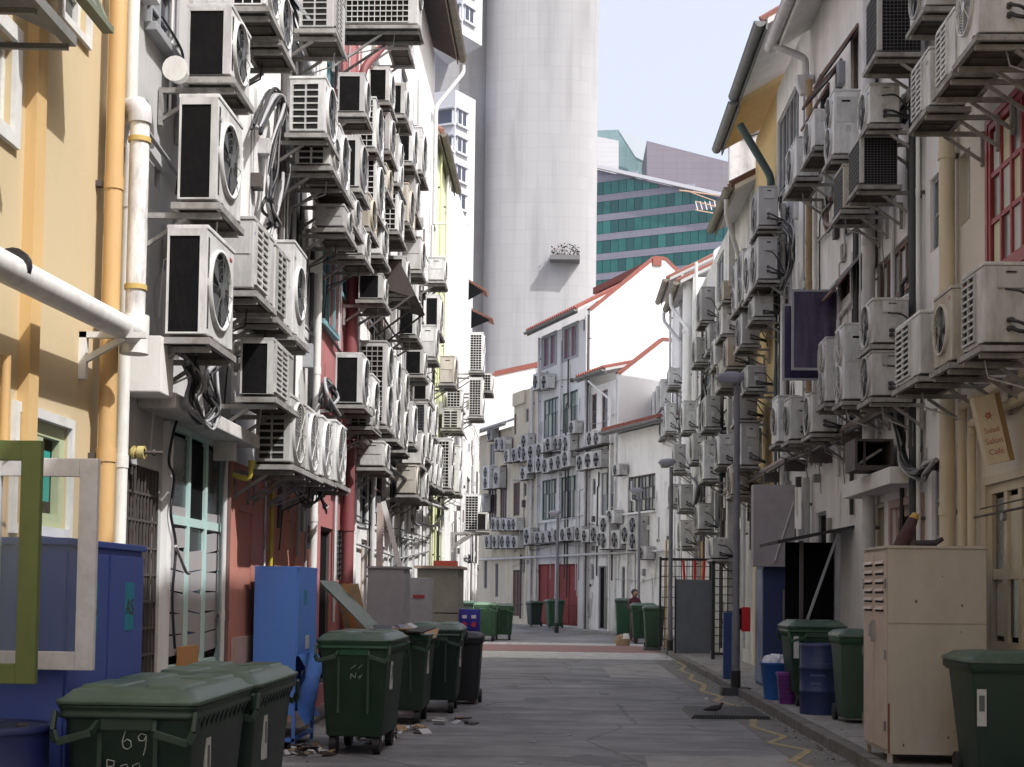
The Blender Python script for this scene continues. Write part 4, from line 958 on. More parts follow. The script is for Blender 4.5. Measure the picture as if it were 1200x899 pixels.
R2 = House(RF, c2, c1, 11.6, 'white_shophouse', 'white house with tall brown window strips and pink lintel doorway', white_wall, wins=[
    W(1090, 1103, 205, 292, fm=frame_grey, gm=glass_md, n=(2, 2)),
    W(1028, 1066, 292, 425, fm=frame_brown, gm=[glass_md, mat('pale_curtain', (.5, .53, .52)), glass_dk], n=(5, 1), zf=[.6], mw=.05),
    W(1092, 1104, 540, 632, fm=frame_grey, gm=glass_md, n=(1, 2)),
    W(1046, 1081, 592, 770, fm=mat('pink_lintel_paint', (.42, .30, .27), .6, dirt_or_glint=.6), gm=void, n=(1, 1), fw=.12, name='doorway', trim=.1, tm=mat('pink_lintel_paint', (.42, .30, .27))),
    W(1024, 1036, 590, 700, fm=beige2, gm=mat('beige_inside', (.3, .26, .18), .7), n=(1, 1))])
b = MB(); y_a, y_b = sorted((RF.hit(1018, 565)[0], RF.hit(1078, 555)[0])); z = RF.hit(1050, 566)[1]; b.box(0, .35, y_a - c2 if y_a > c2 else .02, min(y_b, c1) - R2.y0, z - .1, z + .1, white_wall)
R2.part(b, 'ledge', None, .01)
R2.pipe(1070, .1, .05, mat('black_pipe', (.04, .045, .045), .5, dirt_or_glint=.3)); R2.pipe(1076, .08, .025, white_pipe)
R2.pipe(1018, .14, .085, pvc, name='grey_drainpipe'); R2.pipe(1023, .06, .02, steel_dk, name='conduit')
R2.eave(11.2, .85, sof=white_wall); R2.clutter(8, 2, 9.5, 22, 5)
R3 = House(RF, c3, c2, 11.5, 'white_shophouse', 'white house with swung open sashes and purple tinted casements', white_wall, wins=[
    W(1002, 1010, 300, 345, fm=frame_grey, gm=glass_dk, n=(1, 1), sash=[(0, 1, 40)]),
    W(982, 996, 320, 350, fm=frame_brown, gm=void, n=(2, 1), sash=[(0, 1, 35)]),
    W(962, 972, 105, 150, fm=frame_brown, gm=glass_dk, n=(1, 1), sash=[(0, 1, 30)]),
    W(979, 987, 75, 135, fm=frame_brown, gm=glass_dk, n=(1, 1), sash=[(0, 1, 40)]),
    W(997, 1006, 35, 110, fm=frame_brown, gm=glass_dk, n=(1, 1), sash=[(0, 1, 35)]),
    W(956, 968, 600, 770, fm=frame_grey, gm=void, n=(1, 1), name='doorway')])
R3.clutter(14, 2.4, 9.5, 23, 7); R3.eave(11.0, .55, rise=2.2, sof=white_wall, roofm=tile_red, gr=.1)
R3.pipe(948, .1, .055, mat('old_ochre_pipe', (.34, .24, .13), .6, dirt_or_glint=.6, sc=8), yb=460, ya=95, name='ochre_drainpipe'); R3.pipe(942, .06, .02, cable_g, ya=90, yb=500, name='conduit')
R3.pipe(955, .08, .04, white_pipe, ya=100, yb=460); R3.pipe(944, .1, .07, pvc, ya=560, yb=770, name='drainpipe')
b = MB(); q = RF.hit(944, 92, .14); b.tube([(.66, -23.6 - R3.y0 , 10.95), (.14, q[0] - R3.y0, q[1] + .35), (.14, q[0] - R3.y0, q[1])], .06, pvc, 12, .1)
b.loft([(q[1] - .28, .07, .07, .03), (q[1] - .1, .14, .12, .03), (q[1] + .02, .15, .13, .03)], pvc, 3, cx=.16, cy=q[0] - R3.y0); R3.part(b, 'rainwater_head')
R4 = House(RF, c4, c3, 11.6, 'white_shophouse', 'white house with tall grey barred windows under a wide eave', white_wall, wins=[
    W(911, 936, 118, 215, fm=frame_grey, gm=[glass_md, glass_dk], n=(6, 1), mw=.05),
    W(896, 905, 560, 640, fm=frame_grey, gm=glass_dk, n=(2, 2)), W(900, 925, 262, 330, fm=frame_grey, gm=glass_dk, n=(4, 1))])
gut_dk = mat('dark_grey_gutter', (.15, .16, .16), .6, dirt_or_glint=.6, dcol=(.3, .29, .27), sc=5)
R4.clutter(10, 2.4, 9.5, 24, 6); R4.eave(11.45, .72, rise=2.2, sof=white_wall, gm=gut_dk, gr=.1)
R4.pipe(917, .1, .05, white_pipe, ya=240, yb=770); R4.pipe(909, .1, .03, mat('dark_green_pipe', (.04, .07, .07), .5), ya=230, yb=770)
R5 = House(RF, c5, c4, 11.6, 'ochre_shophouse', 'narrow ochre yellow house between white ones on the right', ochre_wall, wins=[
    W(884, 893, 490, 545, fm=frame_brown, gm=glass_dk, n=(1, 2)), W(884, 892, 600, 650, fm=frame_white, gm=glass_md, n=(1, 2))])
R5.eave(11.35, .72, rise=2.2, sof=ochre_wall, gm=gut_dk, gr=.1)
b = MB(); q0 = RF.hit(868, 113, .7); q1 = RF.hit(902, 158, .1); y_ = c4 - R5.y0 - .06
b.tube([(.72, y_, 10.95), (.1, y_, 9.9), (.1, y_, 7.9)], .08, mat('dark_green_pipe', (.04, .07, .07)), 12, .12); b.box(.0, .3, y_ - .14, y_ + .05, 9.0, 9.5, mat('dark_green_pipe', (.04, .07, .07))); R5.part(b, 'green_drainpipe')
R5.pipe(884, .1, .035, yellow_pipe, ya=555, yb=650)
R6 = House(RF, c6, c5, 10.7, 'stained_shophouse', 'dirty white house with a lower eave behind the lamp post', grime_wall, wins=[
    W(860, 868, 300, 350, fm=frame_grey, gm=glass_dk, n=(2, 1)), W(856, 866, 470, 520, fm=frame_grey, gm=glass_dk, n=(2, 2)), W(858, 866, 575, 620, fm=frame_grey, gm=glass_dk, n=(1, 1))])
R6.clutter(8, 2.4, 9.5, 25, 6); R6.eave(10.5, .45, rise=1.8, roofm=tile_dk, sof=white_wall, gm=mat('mossy_gutter', (.22, .20, .16)), gr=.1)
for px in (862, 872): R6.pipe(px, .1, .04, random.choice([pvc, white_pipe, steel_dk]), ya=340, yb=760)
b = MB(); b.tube([(.6, c5 - R6.y0 - .3, 10.35), (.6, c5 - R6.y0 - .3, 10.0), (.1, c5 - R6.y0 - 1.4, 9.1), (.1, c5 - R6.y0 - 1.4, 7)], .05, pvc, 10, .15)
R6.part(b, 'swan_neck_pipe')
R6b = House(RF, c7, c6, 10.9, 'flat_topped_shophouse', 'flat topped dirty white house between two eaves on the right', grime_wall, wins=[W(826, 833, 430, 470, fm=frame_grey, gm=glass_dk, n=(2, 1)), W(838, 846, 575, 620, fm=frame_grey, gm=glass_dk, n=(1, 1)), W(840, 848, 300, 350, fm=frame_grey, gm=glass_dk, n=(2, 1)), W(812, 818, 430, 480, fm=frame_grey, gm=glass_dk, n=(1, 1))])
R6b.clutter(30, 1, 9.5, 26, 14)
for px in (812, 822, 834, 846, 853): R6b.pipe(px, .1, .04, random.choice([pvc, white_pipe, steel_dk]), ya=340, yb=760)
R7 = House(RF, -49.5, c7, 11.8, 'far_white_shophouse', 'bright white house at the far end of the right row', white_wall, wins=[
    W(796, 800, 378, 410, fm=frame_grey, gm=glass_dk, n=(1, 1))])
R7.eave(11.6, .4, rise=1.7, roofm=tile_red, sof=grey_wall, gm=mat('mossy_gutter', (.22, .20, .16)), gr=.11)
R7.pipe(806, .1, .18, white_wall2, name='white_riser'); R7.pipe(815, .1, .05, white_pipe); R7.pipe(797, .1, .05, pvc)
R8 = House(RF, -53.5, -49.5, 12.9, 'last_white_shophouse', 'last house of the right row with the highest far eave', white_wall2, wins=[W(785, 789, 500, 560, fm=frame_brown, gm=glass_dk, n=(1, 1))])
R8.eave(12.7, .4, rise=1.7, roofm=tile_red, sof=grey_wall, gm=mat('mossy_gutter', (.22, .20, .16)), gr=.11); R8.pipe(785, .1, .05, pvc)
b = MB(); b.tube([(.62, -49.3 - R7.y0, 11.5), (.62, -49.3 - R7.y0, 11.2), (.12, -48 - R7.y0, 10.2), (.12, -48 - R7.y0, 9)], .06, pvc, 10, .15)
b.tube([(.62, -46.2 - R7.y0, 11.5), (.62, -46.2 - R7.y0, 11.1), (.12, -45.2 - R7.y0, 10.1), (.12, -45.2 - R7.y0, 8)], .06, white_pipe, 10, .15); R7.part(b, 'swan_neck_pipe')
# stained party wall rising above the lower eave
g = thing('party_wall', 'sunlit mould stained wall rising behind the lower eave', 'wall', RF.W(-.16, -34.5, 0), RF.a)
b = MB(); b.prism([(-3.4, 0), (0.3, 0), (0.3, 12.7), (-3.4, 13.8)], 1, 0, .3, grime_wall); b.build('wall', g); b = MB(); b.prism([(-3.4, 13.8), (.35, 12.7), (.35, 12.8), (-3.4, 13.92)], 1, -.04, .34, conc_dk); b.build('coping', g)
g = thing('party_wall', 'white wall rising above the far end of the right row', 'wall', RF.W(-.8, -43.8, 0), RF.a)
b = MB(); b.prism([(-3.4, 0), (0.3, 0), (0.3, 12.3), (-3.4, 15)], 1, 0, .3, white_wall2); b.build('wall', g)
# ---------------------------------------------------------------- air conditioners on the right
def B(xn, yt, yb, desc, **k):
    off = k.pop('off', RO); k.setdefault('e', 'svc'); return place_ac(RF, off, xn, yt, yb, desc, **k)
B(1153, 305, 405, 'cream unit nearest on the right with black hose and label', xf=1128, front='slat', d=.42, off=.72)
B(1116, 333, 425, 'second cream unit behind the nearest, black fan peeking out', xf=1095, front='fand', d=.42, off=.72)
B(1079, 362, 441, 'third cream unit with ribbed front in the near row', xf=1050, front='slat', d=.42, off=.72)
B(1148, -70, 42, 'big grey unit cut off by the top right corner', xf=1122, front='fanw', body=ac_white2, off=.75, d=.5)
B(1119, 8, 84, 'upper unit of the stepped pair with small blue badge', xf=1098, front='slat', e='plain', body=ac_white2, off=.7)
B(1089, 53, 126, 'lower unit of the stepped pair with small blue badge', xf=1069, front='slat', e='plain', body=ac_white2, off=.7)
B(1086, -60, 9, 'unit above the stepped pair with brown base tray', xf=1066, front='fand', off=.66)
B(1029, -20, 62, 'large condenser wrapped in black mesh below the eave', xf=1016, front='mesh', e='fine', d=.5, off=.66, body=ac_white)
B(1019, 97, 146, 'cream unit with yellow badge plate under the mesh condenser', xf=1010, front='fand', d=.34)
B(1008, 158, 217, 'black meshed condenser over a wide grey tray', xf=995, front='mesh', e='fine', d=.46, off=.66)
B(988, 190, 246, 'ribbed dark unit left below the meshed condenser', xf=977, front='mesh', e='plain', d=.35)
B(977, 102, 182, 'tall white unit with two oval fans high on the right', xf=967, front='fan2d', body=ac_white2, e='plain')
B(955, 128, 172, 'small white unit with black base by the ochre pipe', xf=941, front='fand', body=ac_white2)
B(934, 160, 208, 'pale lilac unit over a black tray', xf=920, front='fand', body=ac_white2, e='plain')
B(890, 218, 265, 'grey panelled unit on the edge of the ochre house', xf=880, front='fand', body=ac_grey)
B(889, 277, 328, 'grey panelled unit with tangled black hoses', xf=879, front='fand', body=ac_grey)
B(879, 285, 345, 'narrow unit beside the grey panelled one', xf=872, front='fand', e='plain')
B(871, 292, 352, 'narrow unit in the stack over the ochre house', xf=865, front='fan2d', e='plain')
B(864, 305, 362, 'narrow unit with curved front over stained house', xf=858, front='fan2d', e='plain', body=ac_white2)
B(869, 365, 404, 'brown stained unit hanging beneath the long trays', xf=862, front='fand')
B(846, 357, 392, 'pale unit with open tray left of the brown stained one', xf=838, front='fand', body=ac_white2)
B(822, 336, 376, 'grey unit high over the far right doorway', xf=816, front='fand', body=ac_grey)
B(969, 394, 472, 'cream unit below the purple casement', xf=961, front='fan2w', e='plain')
B(990, 377, 470, 'taller cream unit below the purple casement', xf=981, front='fan2w', e='plain')
B(1023, 348, 404, 'upper of two stacked units with pale hub fans', xf=1009, front='fand', d=.42)
B(1023, 411, 466, 'lower of two stacked units with pale hub fans', xf=1009, front='fand', d=.42)
B(926, 463, 516, 'grey unit with two round black fans side by side', xf=914, front='fand', L=.6)
B(911, 463, 519, 'companion unit just beyond the round fan grey one', xf=902, front='fand', e='plain', L=.6)
B(953, 460, 508, 'unit with one round fan between pipe clutter', xf=942, front='fand')
B(868, 497, 546, 'dark grey unit in shade beside the lamp post', xf=858, front='fand', body=ac_grey)
B(866, 458, 492, 'beige grey unit right of the lamp head', xf=858, front='fand')
B(827, 464, 501, 'grey unit with curled hose under the lamp head', xf=820, front='fand')
B(825, 515, 562, 'tall grey unit on a light tray left of lamp post', xf=816, front='fan2d')
B(846, 420, 452, 'unit above the lamp head half seen', xf=839, front='fand')
B(819, 590, 621, 'beige unit with black hose above the black gate', xf=813, front='fand')
B(798, 567, 597, 'beige unit with arching hose left of the white gap', xf=792, front='fand')
B(798, 610, 641, 'low unit with arched black hose above the grey panel', xf=792, front='fand')
B(785, 432, 452, 'small unit with loose wiring at the far white house', xf=779, front='fand', body=ac_white2)
B(781, 472, 506, 'sunlit unit over striped trays at the far end', xf=774, front='fand', body=ac_white2)
for i, (x, a, c) in enumerate([(775, 445, 478), (770, 452, 485), (766, 460, 492), (775, 482, 512), (770, 488, 518)]):
    B(x, a, c, 'grey unit in the far stepped cluster, number %s from the right' % ['one', 'two', 'three', 'four', 'five'][i], xf=x - 5, front='fand', body=ac_white2)
B(768, 580, 604, 'upper grey unit by the far lamp', xf=763, front='fand', body=ac_grey)
B(771, 606, 632, 'lower grey unit by the far lamp', xf=766, front='fand', body=ac_grey)
B(836, 630, 655, 'half hidden unit behind the lamp post foot wires', xf=830, front='fand')
for x, a, c, dd in ((853, 396, 430, 'grey unit over the lamp head in the mid distance'), (838, 397, 428, 'small pale unit in the mid distance over dark hoses'), (831, 380, 410, 'weathered unit beside the high grey one'), (858, 545, 580, 'squat unit low in the shade beside the lamp post'), (843, 508, 545, 'weathered unit behind the lamp post at mid height'), (812, 508, 540, 'small unit left of the white riser pipe end'),
        (801, 470, 505, 'unit hanging beside the white riser pipe'), (791, 520, 552, 'pale unit in the far cluster over the gates'), (786, 566, 592, 'far unit above the lattice gate'), (815, 395, 425, 'unit beside the bright riser pipe'), (876, 428, 455, 'unit beneath the ochre wall tray'), (848, 328, 352, 'unit beneath the row of narrow fans'), (884, 348, 372, 'small unit at the ochre wall corner')):
    B(x, a, c, dd, front='fand')
# purple tinted casements
def sash(pxs, Y, fm, gm, label, th=.04):
    A0, A1 = atY(pxs[0], pxs[2], Y), atY(pxs[1], pxs[3], Y); w_, h_ = A1.x - A0.x, A0.z - A1.z
    t = thing('casement_sash', label, 'window sash', (A0.x, Y, A1.z), 0, 'purple tinted casements'); b = MB()
    b.box(0, .035, 0, th, 0, h_, fm).box(w_ - .035, w_, 0, th, 0, h_, fm).box(.035, w_ - .035, .001, th - .001, 0, .035, fm).box(.035, w_ - .035, .001, th - .001, h_ - .035, h_, fm); b.build('sash_frame', t)
    MB().box(.035, w_ - .035, .015, .022, .035, h_ - .035, gm).build('pane', t)
pur = mat('purple_tinted_glass_glints', (.03, .023, .055), .08, spec=.9, dirt_or_glint=.9, dcol=(.11, .085, .17), sc=5, streak=.08)  # paler vertical streaks paint reflections into the glass colour
sash((928, 988, 339, 434), 21.5, frame_grey, pur, 'nearer casement sash with dark purple glass and pale frame')
sash((917, 972, 356, 446), 22.3, frame_grey, pur, 'second purple glass sash showing behind the nearer one')
# long grimy pipe run along the right wall
t = thing('pipe_run', 'grimy lagged pipe sloping along the right wall below the units', 'pipe', RF.W(0, 0, 0), RF.a)
P = [RF.hit(x, y, .2) for x, y in ((1050, 468), (1000, 497), (960, 520), (930, 532), (905, 547), (880, 560), (850, 575))]
b = MB(); b.tube([(.2, p[0], p[1]) for p in P], .055, mat('lagged_pipe', (.30, .27, .25), .8, dirt_or_glint=.8, dcol=(.1, .09, .08), sc=9), 10); b.build('lagging', t)
b = MB(); b.tube([(.3, p[0], p[1] - .12) for p in P], .03, steel_dk, 8); b.build('conduit', t)
for p in P[1:-1]: MB().box(0, .36, p[0] - .02, p[0] + .02, p[1] - .3, p[1] - .1, steel_dk).build('pipe_bracket', t)
bundle(RF, .2, [(1046, 430), (1044, 470), (1052, 510), (1062, 545), (1075, 556), (1088, 550), (1100, 545)], 8, 'thick black hoses falling and curving beside cream pipe', r=.022)
bundle(RF, .2, [(1036, 425), (1042, 445), (1040, 470), (1038, 480)], 6, 'black hoses below the two stacked units', r=.016)
bundle(RF, .2, [(1058, 140), (1050, 155), (1042, 140), (1060, 120), (1066, 100)], 6, 'grey hoses behind the upper right meshed units', m=[cable_g, cable_m])
bundle(RF, .25, [(972, 235), (966, 250), (970, 268), (978, 262)], 4, 'brown black hoses curling left of the meshed unit', r=.03, m=[cable_m, frame_brown])
bundle(RF, .25, [(905, 265), (918, 262), (928, 275), (926, 310), (916, 340)], 6, 'black hoses beside the grey panelled units', r=.02)
bundle(RF, .25, [(835, 425), (826, 440), (824, 470), (820, 500), (826, 530)], 5, 'dark hoses dropping by the far white house', r=.03)
bundle(RF, .25, [(858, 430), (872, 436), (888, 450), (880, 480), (868, 490)], 5, 'black hoses right of the lamp head', r=.025)
bundle(RF, .25, [(812, 560), (818, 572), (814, 590), (806, 600)], 4, 'arched black hoses over the grey gate', r=.025)
cable(cx(RF, .1, [(1072, 478), (1071, 500), (1072, 525), (1071, 570)]), .02, 'black cable running down to a grey switch box')
t = thing('switch_box', 'grey electrical box on the wall left of the cream downpipe', 'electrical box', RF.W(0, RF.hit(1078, 515)[0], RF.hit(1078, 525)[1]), RF.a)
b = MB(); b.box(0, .12, -.1, .14, 0, .28, mat('grey_box', (.25, .26, .25), .5, dirt_or_glint=.3)); b.build('box_body', t, .008); MB().box(.02, .1, .14, .155, -.06, 0, steel_dk).build('gland', t)
# black opening box
A0, A1 = atY(1002, 514, 17.5), atY(1047, 551, 17.5); w_, h_ = A1.x - A0.x, A0.z - A1.z
t = thing('vent_box', 'open black metal box on the wall with a diagonal bar inside', 'vent box', (A0.x, 17.5, A1.z))
b = MB()
for a in ((0, .03, 0, h_), (w_ - .03, w_, 0, h_), (.03, w_ - .03, 0, .06), (.03, w_ - .03, h_ - .03, h_)): b.box(a[0], a[1], 0, .6, a[2], a[3], steel_dk)
b.box(.03, w_ - .03, .5, .52, .06, h_ - .03, void); b.build('box_shell', t); b = MB(); b.bar((.06, .1, .08), (w_ * .75, .12, h_ * .7), .03, tray_m).box(.12, .15, .08, .11, .06, h_ - .03, steel_dk); b.build('bar', t)
# tilted sign
Y = 12.9; c0 = atY(1140, 466, Y); c1_ = atY(1158, 545, Y); wv = atY(1154, 460, Y) - c0
d = (c1_ - c0); Ls = d.length; ang = math.atan2(d.x, -d.z)
t = thing('hanging_sign', 'narrow tilted cream sign board with red handwritten lettering', 'sign', tuple(c0)); t.rotation_euler = (0, -ang, 0)
sg = mat('sign_cream', (.60, .52, .38), .6, dirt_or_glint=.4, dcol=(.4, .3, .2)); rd = mat('sign_red_print', (.42, .12, .10), .6, dirt_or_glint=.7, dcol=(.55, .42, .3), sc=25)
wS = .2
b = MB(); b.box(0, wS, 0, .12, -Ls, 0, sg); b.build('board', t, .004); b = MB(); b.box(wS, wS + .05, .01, .12, -Ls, .0, mat('sign_edge_ochre', (.25, .16, .06), .6)); b.build('sign_edge', t)
for k, (tx, sz) in enumerate((('Salad', .07), ('Salon', .075), ('Café', .075))):
    me = text_mesh(tx, sz, rd); o = link('lettering', me, t, (wS / 2, -.004, -Ls * (.55 + .16 * k)), (R(90), 0, 0))
b = MB(); b.ring((wS / 2, -.002, -Ls * .3), (0, -1, 0), .012, .03, rd, 10)
for k in range(6): a = k * 1.047; b.bar((wS / 2, -.003, -Ls * .3), (wS / 2 + .05 * math.cos(a), -.003, -Ls * .3 + .05 * math.sin(a)), .006, rd, .002)
b.build('emblem', t)
# clothes pole bracket on the beige wall
t = thing('pole_bracket', 'thin metal rod with pulleys across the beige door', 'rod', RF.W(.15, RF.hit(1215, 596, .15)[0], RF.hit(1190, 598, .15)[1]), RF.a)
b = MB(); b.cyl((0, -1.8, 0), (0, .5, .02), .012, steel_dk, 8); b.cyl((.06, -1.4, .06), (.06, .4, .08), .008, steel_dk, 6); b.build('rod', t)
for y in (-.9, -.2): MB().cyl((-.02, y, -.04), (.02, y, -.04), .04, tray_m, 10).build('pulley', t)
# ================================================================== curved row at the end of the lane
fy = lambda px, py=600: FF.hit(px, py)[0]
fa, fb, fc, fd = fy(792), fy(722), fy(688), fy(628)
fe, ff_ = fy(601), fy(566)
blue_grey = plaster('pale_grey_plaster', (.60, .60, .595), .35, (.40, .40, .395))
green_f = mat('dark_green_frame', (.06, .12, .10), .5, dirt_or_glint=.3)
gcur = [glass_md, mat('pale_blind', (.36, .38, .34), .6), glass_dk]
def gable(h, y_at, z0, pts, m, cop=None, coplab='coping'):
    """party wall at local y, polygon in (x, z)"""
    b = MB(); b.prism(pts, 1, y_at - h.y0 - .12, y_at - h.y0 + .12, m); h.part(b, 'gable_wall')
    if cop:
        b = MB()
        for i in range(len(pts) - 1):
            (xa, za), (xb, zb) = pts[i], pts[i + 1]
            if za > z0 and zb > z0: b.bar((xa, y_at - h.y0, za), (xb, y_at - h.y0, zb), .3, cop, .13)
        h.part(b, coplab)
FA = House(FF, fd, fc, 13.0, 'grey_shophouse', 'tall grey house with red ridge tiles and paired red shutters at the bend', blue_grey, back=6.5, wins=[
    W(636, 652, 392, 428, fm=frame_grey, gm=[mat('maroon_curtain', (.16, .06, .09), .7), glass_md], n=(4, 1), trim=.08), W(660, 677, 381, 419, fm=frame_grey, gm=[mat('maroon_curtain', (.16, .06, .09)), glass_md], n=(4, 1), trim=.08),
    W(637, 654, 467, 512, fm=green_f, gm=gcur, n=(4, 2), zf=[.62]), W(659, 677, 459, 506, fm=green_f, gm=gcur, n=(4, 2), zf=[.62]),
    W(635, 652, 562, 609, fm=green_f, gm=gcur, n=(5, 2), zf=[.66]), W(657, 675, 558, 607, fm=green_f, gm=gcur, n=(5, 2), zf=[.66]),
    W(630, 650, 661, 732, fm=mat('dark_red_shutter', (.23, .035, .03), .6, dirt_or_glint=.3), gm=mat('dark_red_shutter', (.23, .035, .03)), n=(2, 3), fw=.05, name='red_shutter_door', pn='door_panel', rec=.1),
    W(653, 677, 661, 733, fm=mat('dark_red_shutter', (.23, .035, .03)), gm=mat('dark_red_shutter', (.23, .035, .03)), n=(2, 3), fw=.05, name='red_shutter_door', pn='door_panel', rec=.1),
    W(629, 632, 474, 489, n=(1, 1), fm=frame_grey), W(683, 686, 372, 388, n=(1, 1), fm=frame_grey)], group='houses of the curved row')
FA.eave(13.2, .5, rise=1.9, depth=3.0, sof=blue_grey, roofm=mat('salmon_red_tile', (.26, .085, .065), .85, dirt_or_glint=.6, dcol=(.15, .08, .07), sc=3), gm=gut_dk)
srt = mat('salmon_red_tile', (.26, .085, .065)); yy = FA.y1
b = MB(); b.bar((-3.0, -.3, 15.5), (-3.0, FA.y1 - FA.y0 + .2, 15.5), .4, srt, .3); FA.part(b, 'ridge_tiles')
gable(FA, fc, 6, [(0.0, 0), (0.0, 13.25), (-2.9, 15.7), (-3.4, 15.7), (-6.4, 13.3), (-6.4, 0)], white_wall2, srt)
FA.pipe(686.5, .1, .06, pvc); FA.pipe(689, .14, .05, steel_dk); FA.pipe(631, .1, .05, pvc); FA.pipe(655.5, .1, .04, pvc, ya=400, yb=730)
FB = House(FF, fc, fb, 10.0, 'white_shophouse', 'white house with two tall narrow brown windows in the curved row', white_wall, back=6.5, wins=[
    W(693, 699, 462, 503, fm=frame_brown, gm=glass_dk, n=(1, 2)), W(705, 712, 457, 503, fm=frame_brown, gm=glass_dk, n=(1, 2)), W(724.0, 726, 453, 472, n=(1, 1), fm=frame_grey),
    W(694, 698, 561, 580, fm=frame_grey, n=(1, 1)), W(704, 719, 553, 604, fm=frame_grey, gm=gcur, n=(3, 2)), W(692, 696, 661, 680, fm=frame_grey, n=(1, 1)),
    W(701, 713, 663, 738, fm=frame_grey, gm=[void, mat('olive_panel', (.18, .18, .14), .7, dirt_or_glint=.3)], n=(2, 1), name='doorway', pn='door_leaf')], group='houses of the curved row')
FB.eave(10.3, .5, rise=.6, depth=2.0, roofm=srt, sof=grey_wall, gm=gut_dk)
gable(FB, fb, 4, [(0.0, 0), (0.0, 10.2), (-1.9, 11.7), (-2.4, 11.7), (-6.4, 11.0), (-6.4, 0)], white_wall2, srt)
FB.pipe(690, .1, .06, pvc)
b = MB(); b.tube([(.55, -1.6 + FB.y1 - FB.y0, 10.1), (.12, -.35 + FB.y1 - FB.y0, 9.2), (.12, -.35 + FB.y1 - FB.y0, 0)], .05, white_pipe, 8, .1); FB.part(b, 'drainpipe')
FC_ = House(FF, fb, fa, 7.8, 'low_white_shophouse', 'lower white house with a wide grid window beside the far lamp', white_wall, back=6.5, wins=[
    W(734, 768, 557, 600, fm=steel_dk, gm=gcur, n=(8, 3), mw=.05, sill=.15), W(728, 732, 664, 735, fm=frame_grey, gm=glass_dk, n=(1, 1))], group='houses of the curved row')
FC_.eave(7.8, .6, rise=.42, depth=2.0, roofm=srt, sof=grey_wall, gm=gut_dk)
gable(FC_, fa, 4, [(0.0, 0), (0.0, 7.8), (-1.9, 8.3), (-6.4, 8.3), (-6.4, 0)], white_wall2)
FC_.pipe(735, .1, .05, white_pipe, ya=560, yb=738)
FD = House(FF, fe, fd, 10.9, 'cream_shophouse', 'cream house with a stepped stained parapet left of the grey one', cream_wall, back=6.5, wins=[
    W(616, 619.5, 479, 495, fm=frame_grey, n=(1, 1)), W(614, 617, 566, 582, fm=frame_grey, n=(1, 1)), W(597, 609, 566, 605, fm=frame_brown, gm=glass_dk, n=(4, 1)), W(598, 605, 486, 510, fm=frame_brown, gm=glass_dk, n=(2, 1)),
    W(601, 609, 668, 722, fm=frame_brown, gm=frame_brown, n=(2, 4), bars=5, name='grille_door'), W(612, 615, 656, 672, fm=frame_grey, n=(1, 1)), W(616, 618, 620, 637, fm=frame_grey, n=(1, 1))], group='houses of the curved row')
b = MB(); b.prism([(-.5, 10.9), (-.5, 12.0), (-3, 13.2), (-6, 12.6), (-6, 10.9)], 1, FD.y1 - FD.y0 - .3, FD.y1 - FD.y0, grime_wall); FD.part(b, 'stained_gable'); b = MB(); b.bar((-.3, FD.y1 - FD.y0 - .15, 12.05), (-3, FD.y1 - FD.y0 - .15, 13.3), .4, srt, .2); b.bar((-3, FD.y1 - FD.y0 - .15, 13.3), (-6, FD.y1 - FD.y0 - .15, 12.6), .4, srt, .2); b.box(-.2, .1, 0, 1.6, 10.3, 10.9, cream_wall); FD.part(b, 'coping')
FA.clutter(14, .5, 12, 31, 6); FB.clutter(10, .5, 9, 32, 4); FC_.clutter(8, .5, 6, 33, 3); FD.clutter(12, .5, 9, 34, 5)
FD.pipe(610, .1, .05, steel_dk, ya=650, yb=725); FD.pipe(624, .1, .06, pvc)
FE = House(FF, ff_ - 10, fe, 9.4, 'far_grey_shophouse', 'shaded grey cream house at the far end of the curved row', cream_wall, back=6.5, wins=[
    W(572, 582, 573, 620, fm=frame_brown, gm=glass_dk, n=(3, 1)), W(586, 594, 545, 610, fm=frame_brown, gm=glass_dk, n=(3, 1)), W(574, 580, 520, 545, fm=frame_grey, gm=glass_md, n=(2, 1)), W(580, 584, 660, 700, fm=frame_grey, n=(1, 1)), W(567, 571, 655, 690, fm=frame_grey, n=(1, 1))], group='houses of the curved row')
FE.eave(9.5, .4, rise=1.0, depth=2, tiles=False, sof=grey_wall, gm=grey_wall)
# sunlit gable seen over the far roofs
t = thing('gabled_house', 'bright white gable with a red coping above the far roofs', 'house', (-7.5, 84, 0)); b = MB(); b.prism([(0, 0), (5.9, 0), (5.9, 15.1), (3.5, 14.55), (0, 14.45)], 1, 0, 6, white_wall2); b.build('wall', t)
b = MB(); b.bar((-.2, .1, 14.5), (3.5, .1, 14.62), .3, srt, .13); b.bar((3.5, .1, 14.66), (6.1, .1, 15.25), .3, srt, .3); b.build('coping', t)
